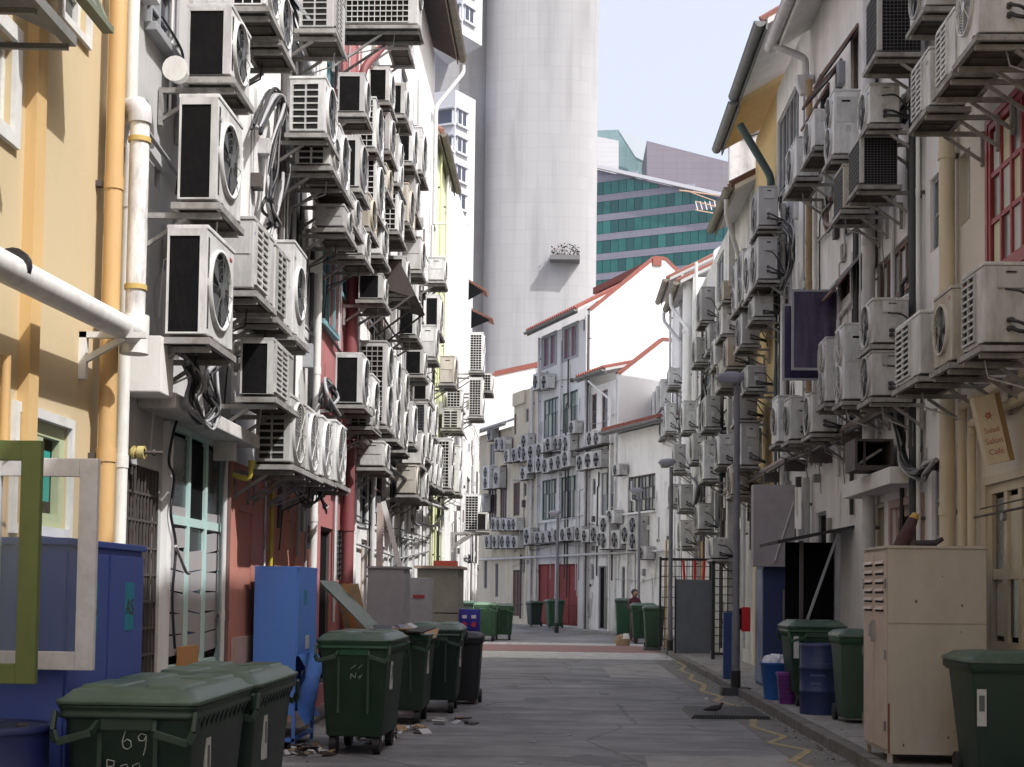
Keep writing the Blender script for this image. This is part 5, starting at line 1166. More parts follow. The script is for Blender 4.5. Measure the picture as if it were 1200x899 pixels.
# ---------------------------------------------------------------- units on the curved row
def Fu(xn, yt, yb, desc, **k):
    k.setdefault('e', 'plain'); k.setdefault('front', 'fand'); k.setdefault('body', ac_white); return place_ac(FF, .42, xn, yt, yb, desc, group='units on the curved row', tray=k.pop('tray', False), **k)
nth = ['first', 'second', 'third', 'fourth', 'fifth', 'sixth', 'seventh', 'eighth', 'ninth', 'tenth', 'eleventh', 'twelfth']
row = [(574, 573 + 48), ]
for i, x in enumerate((581, 587, 594, 600, 605.5)): Fu(x, 606.5 + (i % 2), 622, 'small unit in the upper low row on cream house, %s from left' % nth[i], L=.7)
for i, x in enumerate((574, 583, 592, 599, 606)): Fu(x, 627, 643, 'small unit in the bottom row on cream house, %s from left' % nth[i], L=.75)
for i, (x, a, c) in enumerate([(641, 623, 638), (634, 623, 639), (649, 621, 636), (656, 620, 635), (664, 618, 634), (672, 617, 634), (682, 616, 634), (701, 617, 636)]):
    Fu(x, a, c, 'small unit in the row above the red shutters, %s from left' % nth[i], L=.8)
Fu(622, 618, 639, 'slim unit left end beside the blue grey box', L=.9)
Fu(573, 545, 573, 'tall white unit on the far house near the bend', front='fan2d', d=.6, body=ac_white2, L=1.0); Fu(585, 548, 572, 'grey unit beside the tall white one near the bend', L=.8); Fu(567, 578, 600, 'unit beneath the tall white one near the bend', L=.8); Fu(577, 500, 516, 'unit high on the far house under its flat eave', L=.8)
for i, (x, a, c) in enumerate([(690, 620, 636), (708, 624, 640), (720, 598, 614), (757, 640, 656)]): Fu(x, a, c, 'extra small unit on the low white houses, %s from left' % nth[i], L=.8)
Fu(714, 605, 644, 'double fan unit left of the small stacked pair', front='fan2d', L=1.0, d=.5)
Fu(726, 621, 644, 'small unit low between two double fan units', L=.8)
Fu(738, 614, 638, 'small unit upper between two double fan units', L=.8)
Fu(749, 604, 645, 'double fan unit with a grey side near the far lamp', front='fan2d', L=1.1, d=.6)
for i, (x, a, c) in enumerate([(606, 524, 541), (597, 526, 542), (613, 520, 539)]): Fu(x, a, c, 'unit in the high row on the cream house, %s of three' % nth[i], L=.75)
for i, x in enumerate((585, 592)): Fu(x, 512, 528, 'unit by the grey gap on the far house, %s of two' % nth[i], L=.7)
Fu(618, 508, 540, 'double fan unit at the cream house corner', front='fan2d', L=.9)
Fu(617, 546, 562, 'single unit with oval fan at cream house corner', L=.9)
Fu(626, 520, 554, 'double fan unit, left of a tall pair on grey house', front='fan2d', L=.9)
Fu(636, 518, 553, 'double fan unit, right of a tall pair on grey house', front='fan2d', L=.9)
for i, (x, a, c) in enumerate([(646, 511, 529), (655, 511, 529), (661, 511, 528)]): Fu(x, a, c, 'small unit in the upper file on grey house, %s of three' % nth[i], L=.7)
for i, (x, a, c) in enumerate([(643, 536, 554), (651, 534, 551), (659, 532, 550)]): Fu(x, a, c, 'small unit in the lower file on grey house, %s of three' % nth[i], L=.8)
Fu(668, 509, 547, 'big double fan unit ending the file on grey house', front='fan2d', L=1.0, d=.6)
Fu(674, 493, 508, 'small unit in front of the right green window', L=.7)
Fu(632, 436, 456, 'unit high on the grey house, left of two', L=.8)
Fu(642, 437, 455, 'unit high on the grey house, right of two', L=.8)
Fu(696, 505, 522, 'unit under the narrow windows, left of two', L=.8); Fu(704, 505, 522, 'unit under the narrow windows, right of two', L=.8)
for i, (x, a, c) in enumerate([(684, 532, 551), (694, 529, 549), (704, 527, 548)]): Fu(x, a, c, 'unit in the row under the black shelf, %s of three' % nth[i], L=.8, d=.5)
Fu(726, 543, 557, 'unit tucked under the low roof beside a bent pipe', L=.7)
for px0, px1, py0, py1, lb in ((680, 719, 527, 521, 'black shelf above three units on the white house'), (640, 668, 531, 527, 'black shelf between two files of units on grey house'), (630, 671, 638, 634, 'pale shelf under the long row above red shutters')):
    p, q = FF.hit(px0, py0), FF.hit(px1, py1); a, c = sorted((p[0], q[0])); z = (p[1] + q[1]) / 2
    t = thing('unit_shelf', lb, 'shelf', FF.W(0, a, z), FF.a, 'shelves for units on the curved row'); MB().box(0, .46, 0, c - a, -.05, 0, steel_dk).build('shelf_plate', t); MB().box(.4, .44, .1, .15, -.3, -.05, steel_dk).box(0, .4, .1, .14, -.3, -.26, steel_dk).build('shelf_bracket', t)
t = thing('service_pipe', 'long thin pipe crossing the curved row above the doors', 'pipe', FF.W(.15, 0, FF.hit(650, 652)[1]), FF.a)
b = MB(); b.cyl((0, ff_, 0), (0, fa, 0), .05, pvc, 8); b.build('pipe_run', t)
# ================================================================== towers behind
concrete_panel = None
def panel_mat(name, col, line, sx, sz, fac=.5, rough=.8):
    m = bpy.data.materials.new(name); m.use_nodes = True; nt = m.node_tree; L = nt.links.new; b = nt.nodes['Principled BSDF']; tc = nd(nt, 'ShaderNodeTexCoord')
    sp = nd(nt, 'ShaderNodeSeparateXYZ'); L(tc.outputs['Object'], sp.inputs[0]); ad = nd(nt, 'ShaderNodeMath', operation='ADD'); L(sp.outputs[0], ad.inputs[0]); L(sp.outputs[1], ad.inputs[1])
    cb = nd(nt, 'ShaderNodeCombineXYZ'); L(ad.outputs[0], cb.inputs[0]); L(sp.outputs[2], cb.inputs[1])
    br = nd(nt, 'ShaderNodeTexBrick'); br.offset = 0; br.inputs['Scale'].default_value = 1; br.inputs['Brick Width'].default_value = sx; br.inputs['Row Height'].default_value = sz; br.inputs['Mortar Size'].default_value = .03
    br.inputs['Color1'].default_value = (*col, 1); br.inputs['Color2'].default_value = (*[c * .95 for c in col], 1); br.inputs['Mortar'].default_value = (*line, 1); L(cb.outputs[0], br.inputs['Vector'])
    mp = nd(nt, 'ShaderNodeMapping'); mp.inputs['Scale'].default_value = (.5, .5, .04); L(tc.outputs['Object'], mp.inputs[0]); nz = nd(nt, 'ShaderNodeTexNoise'); nz.inputs['Scale'].default_value = 1.3; nz.inputs['Detail'].default_value = 6; L(mp.outputs[0], nz.inputs['Vector'])
    mr = nd(nt, 'ShaderNodeMapRange'); mr.inputs[1].default_value = .5; mr.inputs[2].default_value = .8; mr.inputs[4].default_value = fac; L(nz.outputs[0], mr.inputs[0])
    mx = nd(nt, 'ShaderNodeMix', data_type='RGBA'); mx.inputs['B'].default_value = (*[c * .6 for c in col], 1); L(mr.outputs[0], mx.inputs['Factor']); L(br.outputs['Color'], mx.inputs['A']); L(mx.outputs['Result'], b.inputs['Base Color']); b.inputs['Roughness'].default_value = rough
    return m
cpan = panel_mat('tower_concrete', (.37, .37, .38), (.325, .325, .34), 1.2, 1.5, .75)
t = thing('concrete_tower', 'huge pale rounded concrete tower with a planted ledge, behind the lane', 'tower', (-2.5, 152, 0))
b = MB(); n = 40; xs = []
for k in range(n + 1):
    a = math.pi * (k / n); cx_, sy = math.cos(a), math.sin(a); xs.append((-6.15 * (abs(cx_) ** .8) * (1 if cx_ > 0 else -1), -2.1 * sy ** .8))
xs.append((6.15, 8)); xs.append((-6.15, 8))
b.prism(xs, 2, 0, 110, cpan); o = b.build('shaft', t)
z = atY(662, 300, 149).z; p = atY(662, 300, 149)
b = MB(); b.box(p.x + 2.5 - 1.6, p.x + 2.5 + 1.6, -3.6, -1.5, z - .5, z, mat('ledge_grey', (.16, .16, .165), .8)); b.build('planter_ledge', t)
leafm = mat('planter_leaf', (.03, .045, .025), .7, vary=.3); flow = mat('planter_blossom', (.20, .04, .10), .7)
b = MB()
for k in range(260):
    x = p.x + 2.5 + random.uniform(-1.4, 1.5); h_ = random.random() ** 1.6 * (1.6 - abs(x - p.x - 2.5) * .5); q = Vector((x, random.uniform(-3.5, -2.4), z + h_)); s_ = .16
    d1 = Vector([random.uniform(-s_, s_) for _ in range(3)]); d2 = Vector([random.uniform(-s_, s_) for _ in range(3)])
    b.add([q, q + d1, q + d1 + d2, q + d2], [(0, 1, 2, 3)], flow if random.random() < .12 else leafm)
b.build('planting', t)
b = MB(); b.box(0, 8.2, 0, 6, 0, 110, cpan); solo(b, 'tower_wing', 'flat grey concrete wall joining the left of the tower', 'tower', None, (-16, 153.5, 0))
# white housing block with bay windows
blk = mat('white_block_paint', (.55, .56, .60), .6, dirt_or_glint=.15, sc=.3); bwin = mat('block_window_glass', (.05, .06, .09), .15, spec=.8); bslab = mat('block_slab_grey', (.34, .36, .42), .6)
def block(cx0, Y, z0, z1, ztops, name, label):
    t = thing(name, label, 'apartment block', (cx0, Y, 0), R(0))
    # corner nearest the camera at local 0; left face runs to -x, right face runs away to +x
    A_ = Vector((-4.2, 1.6, 0)); B_ = Vector((1.9, 3.2, 0)); q = [(0, 0), (B_.x, B_.y), (B_.x + A_.x, B_.y + A_.y + 4), (A_.x, A_.y)]
    MB().prism(q, 2, z0, z1, blk).build('wall', t)
    for zt in ztops:
        for (U, name_) in ((A_, 'l'), (B_, 'r')):
            u = U.normalized(); nn = Vector((u.y, -u.x, 0)); nn = nn if nn.y < 0 else -nn
            ln = U.length; s0, s1 = (.25, ln * .9) if name_ == 'l' else (.3, ln * .55)
            def pt(s, o_, z): return u * s + nn * o_ + Vector((0, 0, z))
            def bx(b, s0, s1, o0, o1, za, zb, m): b.add([pt(s, o_, z) for z in (za, zb) for o_ in (o0, o1) for s in (s0, s1)], [(0, 2, 3, 1), (4, 5, 7, 6), (0, 1, 5, 4), (2, 6, 7, 3), (0, 4, 6, 2), (1, 3, 7, 5)], m)
            b = MB(); bx(b, s0, s1, .0, .12, zt - 1.55, zt, blk); bx(b, s0 - .2, s1 + .2, 0, .3, zt, zt + .14, bslab); bx(b, s0 - .2, s1 + .2, 0, .3, zt - 1.75, zt - 1.55, blk); w_ = b.build('window', t)
            k = 2; 
            for i in range(k): b = MB(); a = s0 + .1 + (s1 - s0 - .1) * i / k; bx(b, a, a + (s1 - s0) / k - .25, .1, .14, zt - 1.5, zt - .08, bwin); b.build('pane', w_)
zz = [atY(545, y, 146).z for y in (131, 163, 196, 228, 262, 295, 330, 365)]
p = atY(534, 105, 145)
block(p.x, 145, 0, p.z, zz, 'apartment_block', 'white apartment block with dark bay windows left of the tower')
p2 = atY(536, 40, 145)
block(p2.x + .5, 145, p2.z, 110, [atY(540, y, 146).z for y in (10, -24, -58)], 'apartment_block', 'overhanging white upper block at the top beside the tower')
# glass office block
GF = Face(7.2, 300, 0); GA = Vector((.906, -.42, 0)).normalized()
teal_g = [mat('teal_office_glass', (.012, .115, .105), .12, spec=.8, dirt_or_glint=.6, dcol=(.03, .20, .18), sc=.25), mat('teal_office_glass_dark', (.01, .08, .078), .1, spec=.8, dirt_or_glint=.4, dcol=(.02, .13, .12), sc=.3), mat('teal_office_glass_pale', (.03, .17, .155), .12, spec=.8)]
spn = panel_mat('lilac_spandrel', (.27, .27, .33), (.20, .20, .25), 1.6, 1.2, .1)
t = thing('glass_office', 'office block of teal glass bands with a sloping white roof edge', 'office building', (6.9, 300, 0), math.atan2(GA.y, GA.x))
Wd = 46.0
def ztop(a): return 93.2 - a * .335
MB().prism([(0, 0), (Wd, 0), (Wd, ztop(Wd) - .5), (0, ztop(0) - .5)], 1, .3, 14, spn).build('core', t)
fl = 4.25
zs0 = 1.65 + (693 - 209) / 5.5
k = 0
while True:
    zt = zs0 - k * fl + 2.1 * 0; zb = zt - 2.75
    if zb < 40: break
    a = 0
    while a < Wd:
        wpan = 1.8; zz1 = min(zt, ztop(a + wpan / 2) - 1.0); zz2 = zb
        if zz1 - zz2 > .6:
            zl, zr = min(zt, ztop(a) - .9), min(zt, ztop(a + wpan) - .9)
            if zr > zb: MB().prism([(a + .04, zb), (a + wpan - .04, zb), (a + wpan - .04, zr), (a + .04, zl)], 1, 0, .3, random.choices(teal_g, (10, 4, 2))[0]).build('glass_panel', t)
        a += wpan
    k += 1
b = MB(); b.bar((-.6, -.4, ztop(-.6)), (Wd, -.4, ztop(Wd)), 1.3, mat('white_roof_trim', (.72, .72, .74), .5), .7); b.build('roof_edge', t)
k = 0
while zs0 - k * fl > 40:
    z = zs0 - k * fl
    MB().box(0, min(Wd, (93.2 - z - .3) / .335 if z > ztop(Wd) else Wd), -.05, .28, z + .02, z + 1.44, spn).build('spandrel', t) if (93.2 - z) / .335 > 2 else None
    k += 1
lv = panel_mat('lilac_cladding', (.21, .195, .225), (.15, .14, .17), 3.5, 1.5, .15); wl = panel_mat('white_louvres', (.52, .52, .54), (.40, .40, .42), 40, 1.1, .1)
def slabpoly(name, label, pts, Y, dep, m, cat='office building'):
    P = [atY(x, y, Y) for x, y in pts]; o = P[0].copy(); o.z = 0
    b = MB(); b.prism([(p.x - o.x, p.z) for p in P], 1, 0, dep, m); return solo(b, name, label, cat, None, (o.x, Y, 0))
slabpoly('office_tower', 'lilac clad office block with a slanting top edge', [(758, 330), (758, 165), (905, 203), (905, 330)], 330, 20, lv)
slabpoly('plant_room', 'white louvred box on top of the glass office', [(680, 260), (680, 156), (725, 165), (725, 260)], 315, 10, wl, 'plant room')
slabpoly('glass_tower', 'pale green glass tower with a pointed corner behind the louvred box', [(694, 260), (694, 153), (725, 152), (729, 156), (740, 178), (760, 188), (760, 260)], 360, 20, panel_mat('pale_green_glass', (.20, .30, .31), (.27, .34, .36), 3, 3, .5, .2))
slabpoly('glass_fin', 'pale translucent glass fin slanting beside the lilac block', [(725, 153), (757, 163), (757, 190), (745, 184)], 355, 2, mat('pale_fin_glass', (.45, .50, .53), .2), 'glass fin')
# orange crane jib
P = [atY(x, y, 240) for x, y in ((796, 223), (842, 229), (815, 236), (842, 243))]
t = thing('crane_jib', 'orange lattice crane jib tip over the right hand roofs', 'crane', tuple(P[0])); om = mat('crane_orange', (.50, .34, .24), .6); o = P[0]
b = MB(); q = [p - o for p in P]; b.bar(q[0], q[1], .2, om); b.bar(q[0] + Vector((1, 0, 0)), q[2] + Vector((3.5, 0, 0)), .15, om); b.build('chord', t)
b = MB(); b.bar(q[2], q[3], .18, om).bar(q[2] + Vector((0, 0, -1.5)), q[3] + Vector((0, 0, -1.2)), .18, om)
for k in range(5): b.bar(q[2] + Vector((k * .8, 0, 0)), q[2] + Vector((k * .8 + .4, 0, -1.5)), .15, mat('crane_white', (.7, .7, .7), .6))
b.build('lattice', t)
# ================================================================== bins and street things
bin_g = mat('bin_green_plastic', (.03, .068, .042), .42, dirt_or_glint=.55, dcol=(.06, .10, .075), sc=3, streak=.3, vary=.12)
bin_l = mat('bin_lid_green', (.048, .088, .064), .3, dirt_or_glint=.6, dcol=(.14, .18, .15), sc=4, streak=1)
bin_dk = mat('bin_dark_green', (.018, .042, .031), .36, dirt_or_glint=.5, dcol=(.045, .06, .055), sc=3, streak=.3)
bin_k = mat('bin_black_plastic', (.018, .018, .022), .45, dirt_or_glint=.3)
stick = mat('bin_sticker', (.55, .56, .55), .6, dirt_or_glint=.5, sc=9); stick2 = mat('bin_sticker_print', (.10, .12, .12), .6)
chalk = mat('chalk_writing', (.42, .46, .44), .8)
BINM = {}
def big_bin(loc, rz, label, m=None, lid=True, W_=.70, L_=1.25, H=1.12, lidm=None, sticker=True, name='wheelie_bin', grp='green wheeled bins'):
    """four wheeled container; its narrow end faces -y"""
    m = m or bin_g; lidm = lidm or bin_l; key = (m.name, lidm.name, W_, L_, H)
    if key not in BINM:
        P = []; hw, hl = W_ / 2, L_ / 2
        b = MB(); b.loft([(.18, hw * .76, hl * .80, .03), (.2, hw * .81, hl * .85, .05), (H - .24, hw * .945, hl * .955, .05), (H - .235, hw * .955, hl * .965, .05), (H - .1, hw * .965, hl * .975, .05)], m, 5)
        P.append(('body', b.mesh('body')))
        b = MB(); b.loft([(H - .115, hw * .97, hl * .98, .05), (H - .105, hw * 1.05, hl * 1.035, .06), (H - .09, hw * 1.06, hl * 1.045, .06), (H - .082, hw * 1.035, hl * 1.03, .05), (H - .06, hw * 1.035, hl * 1.03, .05), (H - .05, hw * 1.065, hl * 1.05, .06), (H - .04, hw * 1.065, hl * 1.05, .06), (H - .036, hw * 1.0, hl * .98, .05)], m, 5); P.append(('rim', b.mesh('rim')))
        n = 11
        for s_ in (-1, 1):
            b = MB()
            for k in range(n):
                y = -hl * .9 + 1.8 * hl * (k + .5) / n; w = hl * .055; q = [(s_ * hw * 1.045, y - w, H - .106), (s_ * hw * 1.045, y + w, H - .106), (s_ * hw * .965, y + w, H - .106), (s_ * hw * .965, y - w, H - .106), (s_ * hw * .955, y, H - .185)]
                b.add(q, [(0, 1, 4), (1, 2, 4), (3, 0, 4), (2, 3, 4)], m)
            b.build
            P.append(('comb_rib', b.mesh('comb_rib')))
        for s_ in (-1, 1):
            for t_ in (-1, 1):
                b = MB(); yy = t_ * (hl + .075); pts = [(s_ * hw * .42, t_ * hl * .98, H - .12), (s_ * hw * .47, yy, H - .175), (s_ * hw * .98, yy, H - .225), (s_ * hw * 1.05, t_ * (hl + .06), H - .17), (s_ * hw * 1.06, t_ * (hl + .02), H - .07)]
                for i in range(4): b.bar(pts[i], pts[i + 1], .024, m, .042)
                P.append(('handle', b.mesh('handle', .006)))
            b = MB(); t_ = s_; b.box(-hw * .4, hw * .4, t_ * hl * 1.0 - .012, t_ * hl * 1.0 + .03, H - .17, H - .1, m); P.append(('rim_block', b.mesh('rim_block', .008)))
            b = MB()
            for q in (-.42, .42): b.box(hw * q - .012, hw * q + .012, min(s_ * hl * .86, s_ * hl * .975), max(s_ * hl * .86, s_ * hl * .975), .42, H - .18, m)
            P.append(('rib', b.mesh('rib')))
        b = MB()
        b.loft([(H - .034, hw * 1.08, hl * 1.06, .06), (H - .02, hw * 1.09, hl * 1.068, .06), (H - .012, hw * 1.08, hl * 1.06, .06), (H + .0, hw * 1.02, hl * 1.0, .07), (H + .034, hw * .93, hl * .93, .08), (H + .05, hw * .80, hl * .84, .1), (H + .054, hw * .4, hl * .5, .1)], lidm, 6)
        P.append(('lid', b.mesh('lid')))
        b = MB()
        for (xa, xb, ya, yb) in ((-.86, -.12, -.88, -.12), (.12, .86, -.88, -.12), (-.86, -.12, .12, .88), (.12, .86, .12, .88)):
            b.loft([(H + .02, hw * (xb - xa) / 2, hl * (yb - ya) / 2, .05, hw * (xa + xb) / 2, hl * (ya + yb) / 2), (H + .056, hw * (xb - xa) / 2 - .015, hl * (yb - ya) / 2 - .015, .05, hw * (xa + xb) / 2, hl * (ya + yb) / 2), (H + .062, hw * (xb - xa) / 2 - .03, hl * (yb - ya) / 2 - .03, .05, hw * (xa + xb) / 2, hl * (ya + yb) / 2)], lidm, 4)
        P.append(('lid_panel', b.mesh('lid_panel')))
        for s_ in (-1, 1):
            for t_ in (-1, 1):
                b = MB(); x, y = s_ * hw * .62, t_ * hl * .66; b.cyl((x - .035, y, .1), (x + .035, y, .1), .1, black_rub, 16); b.cyl((x - .04, y, .1), (x + .04, y, .1), .035, steel_dk, 8)
                b.box(x - .04, x - .03, y - .03, y + .05, .085, .19, steel_dk).box(x + .03, x + .04, y - .03, y + .05, .085, .19, steel_dk); P.append(('wheel', b.mesh('wheel')))
        BINM[key] = P
    t = thing(name, label, 'bin', loc, rz, grp)
    for nm, me in BINM[key]:
        if nm in ('lid', 'lid_panel') and not lid: continue
        link(nm, me, t)
    if sticker:
        hw = W_ / 2; b = MB(); b.box(hw * .9, hw * .955, -.3, -.2, H - .52, H - .24, stick)
        b.box(hw * .95, hw * .957, -.275, -.225, H - .42, H - .28, stick2); b.build('sticker', t)
    return t
def wheelie(loc, rz, label, m=None, lidm=None, W_=.57, L_=.7, H=1.05, grp='green wheeled bins', name='wheelie_bin'):
    m = m or bin_g; lidm = lidm or bin_l; key = ('s', m.name, lidm.name, W_, L_, H)
    if key not in BINM:
        P = []; hw, hl = W_ / 2, L_ / 2
        b = MB(); b.loft([(.06, hw * .74, hl * .72, .04), (.1, hw * .78, hl * .76, .05), (H - .1, hw * .96, hl * .96, .05)], m, 5); P.append(('body', b.mesh('body')))
        b = MB(); b.loft([(H - .13, hw * .98, hl * .98, .04), (H - .1, hw * 1.05, hl * 1.04, .04), (H - .05, hw * 1.05, hl * 1.04, .04)], m, 5); P.append(('rim', b.mesh('rim')))
        b = MB(); b.loft([(H - .045, hw * 1.08, hl * 1.06, .05, 0, -.01), (H - .015, hw * 1.08, hl * 1.06, .05, 0, -.01), (H + .0, hw * 1.0, hl * .98, .06), (H + .03, hw * .9, hl * .9, .08), (H + .045, hw * .6, hl * .6, .1)], lidm, 6); P.append(('lid', b.mesh('lid')))
        b = MB(); b.tube([(-hw * .8, hl, H - .08), (-hw * .8, hl + .1, H - .04), (hw * .8, hl + .1, H - .04), (hw * .8, hl, H - .08)], .016, m, 8, .04); P.append(('handle', b.mesh('handle')))
        for s_ in (-1, 1): b = MB(); b.cyl((s_ * hw * .8 - .02, hl * .8, .1), (s_ * hw * .8 + .03, hl * .8, .1), .1, black_rub, 16); P.append(('wheel', b.mesh('wheel')))
        BINM[key] = P
    t = thing(name, label, 'bin', loc, rz, grp)
    for nm, me in BINM[key]: link(nm, me, t)
    return t
def gx(px, Y): return (px - 655) * Y / FPX   # lateral position on a cross plane
def strokes(t, pts_list, m, wd=.012, nm='handwriting'):
    for pts in pts_list:
        b = MB()
        for i in range(len(pts) - 1): b.bar(pts[i], pts[i + 1], wd, m, .003)
        b.build(nm, t)
tA = big_bin((-2.24, 7.95, 0), 0, 'nearest green bin with 69 chalked on its front', m=bin_dk, L_=1.3, H=1.065, sticker=True)
fy_ = -.645
def ch(pts, x0, z0, s): return [(x0 + x * s, fy_ + .012 * 0, z0 + z * s) for x, z in pts]
strokes(tA, [ch([(.5, 1.6), (.25, 1.1), (.1, .5), (.2, .1), (.5, 0), (.75, .2), (.7, .55), (.45, .7), (.18, .5)], -.03, .80, .075), ch([(1.75, 1.0), (1.4, 1.1), (1.2, .85), (1.3, .6), (1.6, .6), (1.78, .95), (1.75, .2), (1.6, -.4)], -.03, .80, .075),
    ch([(0, 1), (0, 0)], -.1, .67, .075), ch([(0, 1), (.5, .9), (.5, .6), (0, .5)], -.1, .67, .075), ch([(0, .5), (.6, .4), (.55, .1), (0, 0)], -.1, .67, .075), ch([(1.4, .7), (1.0, .6), (.9, .3), (1.3, .2), (1.45, .6), (1.45, .1)], -.1, .67, .075), ch([(2.2, .8), (1.8, .6), (1.9, .3), (2.3, .35), (2.25, .8), (2.4, -.3), (2.0, -.4)], -.1, .67, .075)], chalk, .009)
big_bin((-2.22, 9.35, 0), .01, 'green bin parked directly behind the chalked one', m=bin_dk, L_=1.3, H=1.065)
Yc = 13.9; tC = big_bin((gx(417, Yc), Yc + .63, 0), -.03, 'green bin alone beside the torn blue cabinet', H=1.16)
strokes(tC, [[(-.02, -.63, .86), (.03, -.63, .9)], [(.05, -.63, .86), (.09, -.63, .9)], [(-.02, -.63, .76), (-.02, -.63, .81), (.02, -.63, .77), (.03, -.63, .82)], [(.05, -.63, .78), (.09, -.63, .8), (.06, -.63, .76)]], chalk, .012)
Yd = 17.0; tD = big_bin((gx(468, Yd), Yd + .63, 0), .0, 'overfilled green bin with its lid thrown open', lid=False, H=1.14)
b = MB(); lm = bin_l
b.prism([(-.38, 1.15), (-.42, 1.2), (-.98, 1.75), (-.95, 1.68)], 1, -.66, .66, lm); b.build('open_lid', tD, .01)
t = thing('cardboard_heap', 'torn cardboard and papers sticking out of the open bin', 'rubbish', (gx(468, Yd), Yd + .4, 1.05))
cb = mat('cardboard', (.34, .24, .15), .85, dirt_or_glint=.5, sc=8); pp = mat('crumpled_paper', (.5, .5, .52), .8, dirt_or_glint=.4, sc=10)
for k in range(26):
    M_ = Matrix.Translation((random.uniform(-.32, .3), random.uniform(-.55, .5), random.uniform(.0, .14))) @ Matrix.Rotation(random.uniform(0, 3), 4, 'Z') @ Matrix.Rotation(random.uniform(-.6, .6), 4, 'X')
    s_ = random.uniform(.08, .2); MB().box(-s_, s_, -s_ * .7, s_ * .7, -.006, .006, random.choice([cb, pp, pp, cb, mat('dark_bag', (.03, .03, .035), .4)]), M_).build('scrap', t)
M_ = Matrix.Rotation(.5, 4, 'Y'); 
MB().box(-.02, .2, -.3, .2, .12, .2, pp, M_).build('scrap', t)
for px, col in ((432, cb), (440, mat('orange_board', (.45, .22, .08), .7)), (447, cb)):
    x = gx(px, 18.6); solo(MB().box(-.05, .09, 0, .03, 0, 1.75, col, Matrix.Rotation(-.22, 4, 'Y') @ Matrix.Rotation(.1, 4, 'X')), 'plank', {432: 'leftmost brown board leaning behind the open bin lid', 440: 'orange brown board leaning between two darker boards', 447: 'brown board leaning nearest the grey cabinet'}[px], 'plank', 'boards leaning behind the open bin', (x, 18.6, 0))
Ye = 18.7; big_bin((gx(509, Ye), Ye + .63, 0), .02, 'dark green bin farther along with shut lid', m=bin_dk, H=1.14)
wheelie((gx(545, 20.3), 20.6, 0), 0, 'black bin behind the dark green one', m=bin_k, lidm=bin_k, W_=.5, H=1.0)
# striped tower of tubs: purple crate unit
t = thing('crate_stack', 'blue purple plastic crate stack with two red round marks', 'crate stack', (gx(551, 21.6), 21.6, 0))
pb = mat('purple_blue_plastic', (.05, .05, .38), .4, dirt_or_glint=.2)
b = MB(); b.loft([(0, .14, .16, .03), (1.0, .15, .16, .03), (1.01, .16, .17, .03), (1.36, .16, .17, .03)], pb, 3); b.build('crate_body', t)
for s_ in (-1, 1):
    MB().box(s_ * .07 - .035, s_ * .07 + .035, -.178, -.165, 1.22, 1.27, frame_white).build('white_tab', t)
    MB().ring((s_ * .07, -.172, 1.13), (0, -1, 0), 0, .04, mat('red_knob', (.5, .02, .03), .4), 12, .02).build('red_disc', t)
b = MB(); b.loft([(0, .06, .05, .02), (.25, .045, .04, .02)], mat('orange_plastic', (.5, .12, .03), .5), 3); solo(b, 'orange_cone', 'small orange plastic object on the road by the black bin', 'litter', None, (gx(556, 21), 21, 0))
g2 = mat('bright_green_bin', (.05, .125, .06), .45, dirt_or_glint=.3)
big_bin((gx(569, 45.5), 46.2, 0), 0, 'bright green bin on the left at the striped line', m=g2, lidm=mat('bright_green_lid', (.12, .20, .13), .45), W_=.74, L_=1.2, H=1.2, sticker=False)
big_bin((gx(589, 46.8), 47.6, 0), .05, 'green bin next right of the bright one at the striped line', m=g2, lidm=bin_l, W_=.7, L_=1.2, H=1.16, sticker=False)
wheelie((gx(548, 47.5), 47.5, 0), 0, 'dark green bin tucked behind the purple crates', m=bin_dk, H=1.25)
# far bins by the red doors
p = FF.W(1.0, FF.hit(643, 716)[0], 0); wheelie(tuple(FF.W(.75, FF.hit(645, 716)[0], .13)), R(200), 'dark bin in front of the left red door', m=bin_dk, H=1.05)
wheelie(tuple(FF.W(.75, FF.hit(669, 716)[0], .13)), R(195), 'green bin in front of the right red door', m=bin_g, W_=.7, H=1.15)
# right side bins near the kerb, mid distance
wheelie((gx(767, 40.2), 40.6, 0.02), 0, 'small green bin standing on a black base at the kerb end', m=bin_g, W_=.6, H=1.22)
b = MB(); b.loft([(0, .5, .45, .04), (.09, .46, .42, .04)], black_rub, 2); solo(b, 'rubber_base', 'black rubber slab under the small bin at the kerb end', 'rubber base', None, (gx(774, 40.4), 40.6, .002))
big_bin((gx(755, 45), 45.7, 0), 0, 'green bin behind the small one near a standing person', m=bin_g, W_=.78, L_=1.2, H=1.25, sticker=False)
wheelie((gx(731, 49), 49, 0), 0, 'green bin farthest right at the end of the white line', m=bin_g, W_=.6, H=1.4)
# cardboard by the bins
t = thing('rubbish_bag', 'torn brown and white bag dumped beside the far bins', 'rubbish', (gx(730, 43.5), 43.5, 0))
b = MB(); b.loft([(0, .2, .16, .1), (.15, .24, .18, .12), (.3, .2, .12, .1), (.36, .06, .05, .03)], cb, 3); b.build('bag', t); b = MB(); b.loft([(.22, .12, .12, .06, .1, -.06), (.38, .08, .08, .05, .1, -.06)], frame_white, 3); b.build('torn_flap', t)
